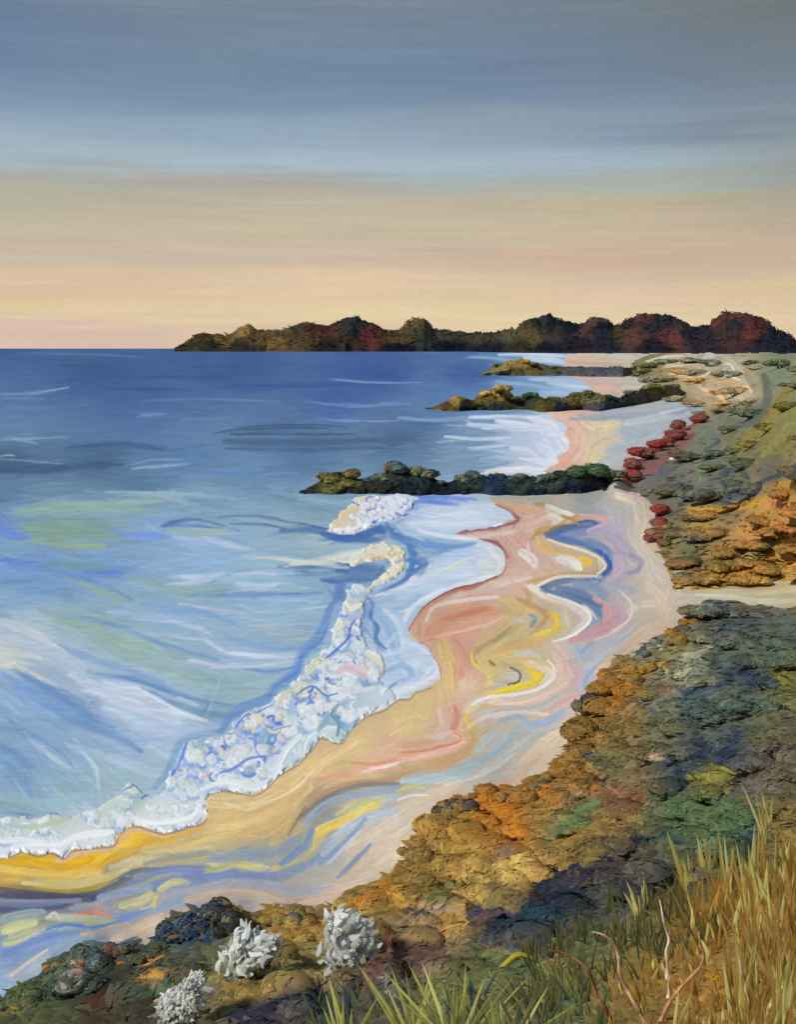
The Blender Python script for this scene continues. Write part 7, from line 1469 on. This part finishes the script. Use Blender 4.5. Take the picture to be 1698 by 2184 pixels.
spk = 'spiky yellow-green plants along the bottom edge'
tuft('spiky_plant', 'plant', 975, 2240, 30, .95, 190, 7.5, G_YEL, 1, 'largest spiky yellow-green plant fanning out at the bottom centre', spk, .12)
tuft('spiky_plant', 'plant', 880, 2230, 16, .5, 170, 6.5, G_YEL, 2, 'upright spiky yellow-green plant left of the largest one', spk, .12, -.1)
tuft('spiky_plant', 'plant', 1080, 2250, 12, .8, 160, 9, G_YEL, 3, 'low spiky yellow-green plant right of the largest one', spk, .15, .3)
tuft('spiky_plant', 'plant', 735, 2240, 12, .45, 150, 7, G_YEL, 4, 'thin spiky plant in front of the dark hollow at the bottom', spk, .15, 0)
gt = 'pale grass tufts standing in the ochre grass'
for i, (u, v, n, sp, L, w_, ln, lab) in enumerate([
    (1478, 1925, 9, .20, 140, 10, -.12, 'pale grass tuft with broad blades, leftmost against the green slope'), (1520, 1920, 9, .16, 150, 10, -.1, 'pale tall grass tuft against the green slope, right of the broad-bladed one'),
    (1560, 1925, 8, .16, 170, 8, -.02, 'tall pale grass tuft third from the left against the green slope'), (1605, 1940, 9, .14, 170, 8, -.02, 'pale grass tuft just left of the tall right-edge grass'), (1655, 1960, 9, .16, 190, 8, .03, 'pale grass tuft close to the right edge'),
    (1640, 1800, 8, .22, 120, 5, -.15, 'upper pale feathery grass tuft near the right edge'), (1370, 1960, 8, .25, 100, 7, -.25, 'short yellowish grass tuft left of the upright white twig'), (1590, 2190, 10, .10, 210, 8, -.05, 'pale reedy grass tuft at the bottom, left of the corner'),
    (1660, 2230, 10, .10, 220, 8, .02, 'pale reedy grass tuft in the bottom right corner'), (1450, 2200, 7, .3, 90, 7, .35, 'short yellow grass tuft at the bottom beside the pink branch')]):
    tuft('grass_tuft', 'grass tuft', u, v, n, sp, L, w_, G_PAL, 40 + i, lab, gt, .1, ln)


# branches, leaves and the small flower
def branch(name, cat, pts, rad, col, label, group, dist=None, twig=None, twist=.02):
    base = pts[-1]
    bx, by, bz = map(float, on_ground(base[0], min(base[1], 2325)))
    d = by if dist is None else dist
    sp = spline(pts, 8)[::-1]
    k = math.hypot(d, EYE - bz) / FOCAL
    W3 = [upright(q[0], q[1], d + twist * math.sin(i * .7)) for i, q in enumerate(sp)]
    n = len(W3)
    off = np.array([bx, by, bz])
    off = W3[0]
    rr = [max(.25, rad * (1 - .72 * i / n) * (1 + .25 * math.sin(i * 1.3))) * k for i in range(n)]
    vv, ff = tube([q - off for q in W3], rr, 8)
    r = random.Random(len(pts) * 7 + int(base[0]))
    cc = np.repeat(np.array([lin(col) * r.uniform(.75, 1.25) for _ in range(n)]), 8, axis=0)
    o = mesh_obj(name, vv, ff, cc, M_WOOD)
    o.location = off
    tag(o, label, cat, group)
    return o


bg_ = 'bare curving branches in the foreground grass'
branch('branch', 'branch', Z(6, [(640, 930), (700, 940), (770, 975), (815, 1020), (835, 1080), (850, 1130), (890, 1190), (930, 1262)]), 6.5, (134, 100, 70), 'thick brown branch bending right, leftmost of the bare branches', bg_)
branch('branch', 'branch', Z(6, [(830, 850), (880, 865), (925, 905), (940, 960), (945, 1020), (970, 1080), (1000, 1140), (1040, 1200), (1060, 1262)]), 5, (196, 156, 124), 'pink-edged branch sweeping down right of the thick brown branch', bg_)
branch('branch', 'branch', Z(6, [(1285, 850), (1288, 890), (1305, 940), (1290, 1000), (1240, 1055), (1190, 1110), (1150, 1170), (1110, 1262)]), 5, (190, 136, 104), 'pinkish branch curving down left from the ochre grass', bg_)
branch('branch', 'branch', Z(6, [(1118, 715), (1130, 780), (1140, 830), (1158, 880), (1146, 930), (1150, 985), (1150, 1060)]), 4, (214, 194, 176), 'upright white twig standing in the ochre grass', bg_)
branch('branch', 'branch', Z(6, [(1165, 1040), (1156, 1070), (1158, 1110), (1150, 1150)]), 4, (200, 184, 140), 'short pale twig below the upright white one', bg_)
branch('branch', 'branch', Z(6, [(1455, 960), (1470, 1020), (1485, 1100), (1500, 1180), (1515, 1250)]), 5, (204, 172, 130), 'thin pale straight branch near the bottom right', bg_)
branch('branch', 'branch', Z(6, [(1648, 790), (1625, 860), (1600, 930), (1560, 960), (1540, 1010), (1530, 1080)]), 3.5, (190, 140, 100), 'thin reddish forked stem close to the right edge', bg_)
branch('branch', 'branch', Z(6, [(1650, 1070), (1620, 1130), (1590, 1170), (1560, 1260)]), 3.5, (206, 184, 130), 'thin pale twig lying toward the bottom right corner', bg_)


def leaf(pts, w, col, label, dd=0.0):
    sp = spline(pts, 10); n = len(sp)
    x, y, z = map(float, on_ground(*pts[0]))
    k = math.hypot(y, EYE - z) / FOCAL
    W3 = np.array([upright(q[0], q[1], y + dd) for q in sp])
    V, F, Cc = [], [], []
    for i in range(n):
        d = W3[min(i + 1, n - 1)] - W3[max(0, i - 1)]; s = np.cross(d, [0, 1, 0]); s /= np.linalg.norm(s) + 1e-9
        ww = w * k * math.sin(math.pi * (i + .4) / (n + .2)) ** .6
        V += [W3[i] - s * ww / 2, W3[i] + np.array([0, -.25 * ww, 0]), W3[i] + s * ww / 2, W3[i] + np.array([0, .1 * ww, 0])]
        Cc += [lin(col) * .9, lin(col) * 1.1, lin(col), lin(col) * .8]
    for i in range(n - 1):
        for j in range(4):
            F.append([i * 4 + j, i * 4 + (j + 1) % 4, (i + 1) * 4 + (j + 1) % 4, (i + 1) * 4 + j])
    off = W3[0]
    o = mesh_obj('leaf', np.array(V) - off, np.array(F), np.array(Cc), M_GRASS)
    o.location = off
    tag(o, label, 'leaf', 'long fallen leaves near the bottom centre')


leaf(Z(6, [(365, 1082), (400, 1045), (450, 1000), (500, 955), (540, 952), (600, 975)]), 14, (206, 190, 70), 'bright yellow bent leaf arching over the spiky plants')
leaf(Z(6, [(650, 1142), (620, 1105), (570, 1080), (505, 1066)]), 12, (176, 170, 104), 'pale green leaf below and right of the bright yellow one')
# yellow flower: petals on a stalk
x, y, z = map(float, on_ground(1524, 2120))
k = math.hypot(y, EYE - z) / FOCAL
root = D.objects.new('flower', None); C.objects.link(root); root.location = (x, y, z); root.empty_display_size = .05
tag(root, 'single small yellow flower low in the ochre grass', 'flower')
head = upright(1524, 2084, y - .05) - np.array([x, y, z])
vv, ff = tube([(0, 0, -.02), tuple(head * .5 + np.array([.01, 0, 0])), tuple(head)], [1.2 * k, 1 * k, .8 * k], 6)
mesh_obj('stalk', vv, ff, np.tile(lin((120, 120, 60)), (len(vv), 1)), M_GRASS, parent=root)
for i in range(5):
    a = i * 2 * math.pi / 5 + .3
    d = np.array([[math.cos(a), -.25, math.sin(a)]])
    vv, ff, c3 = dabs(head[None] + d * 4.5 * k, d, np.array([[0, -1.0, .2]]), np.array([9.0 * k]), np.array([6.0 * k]), lin(np.array([[226, 186, 50]])))
    mesh_obj('petal', vv, ff, c3, M_GRASS, parent=root)
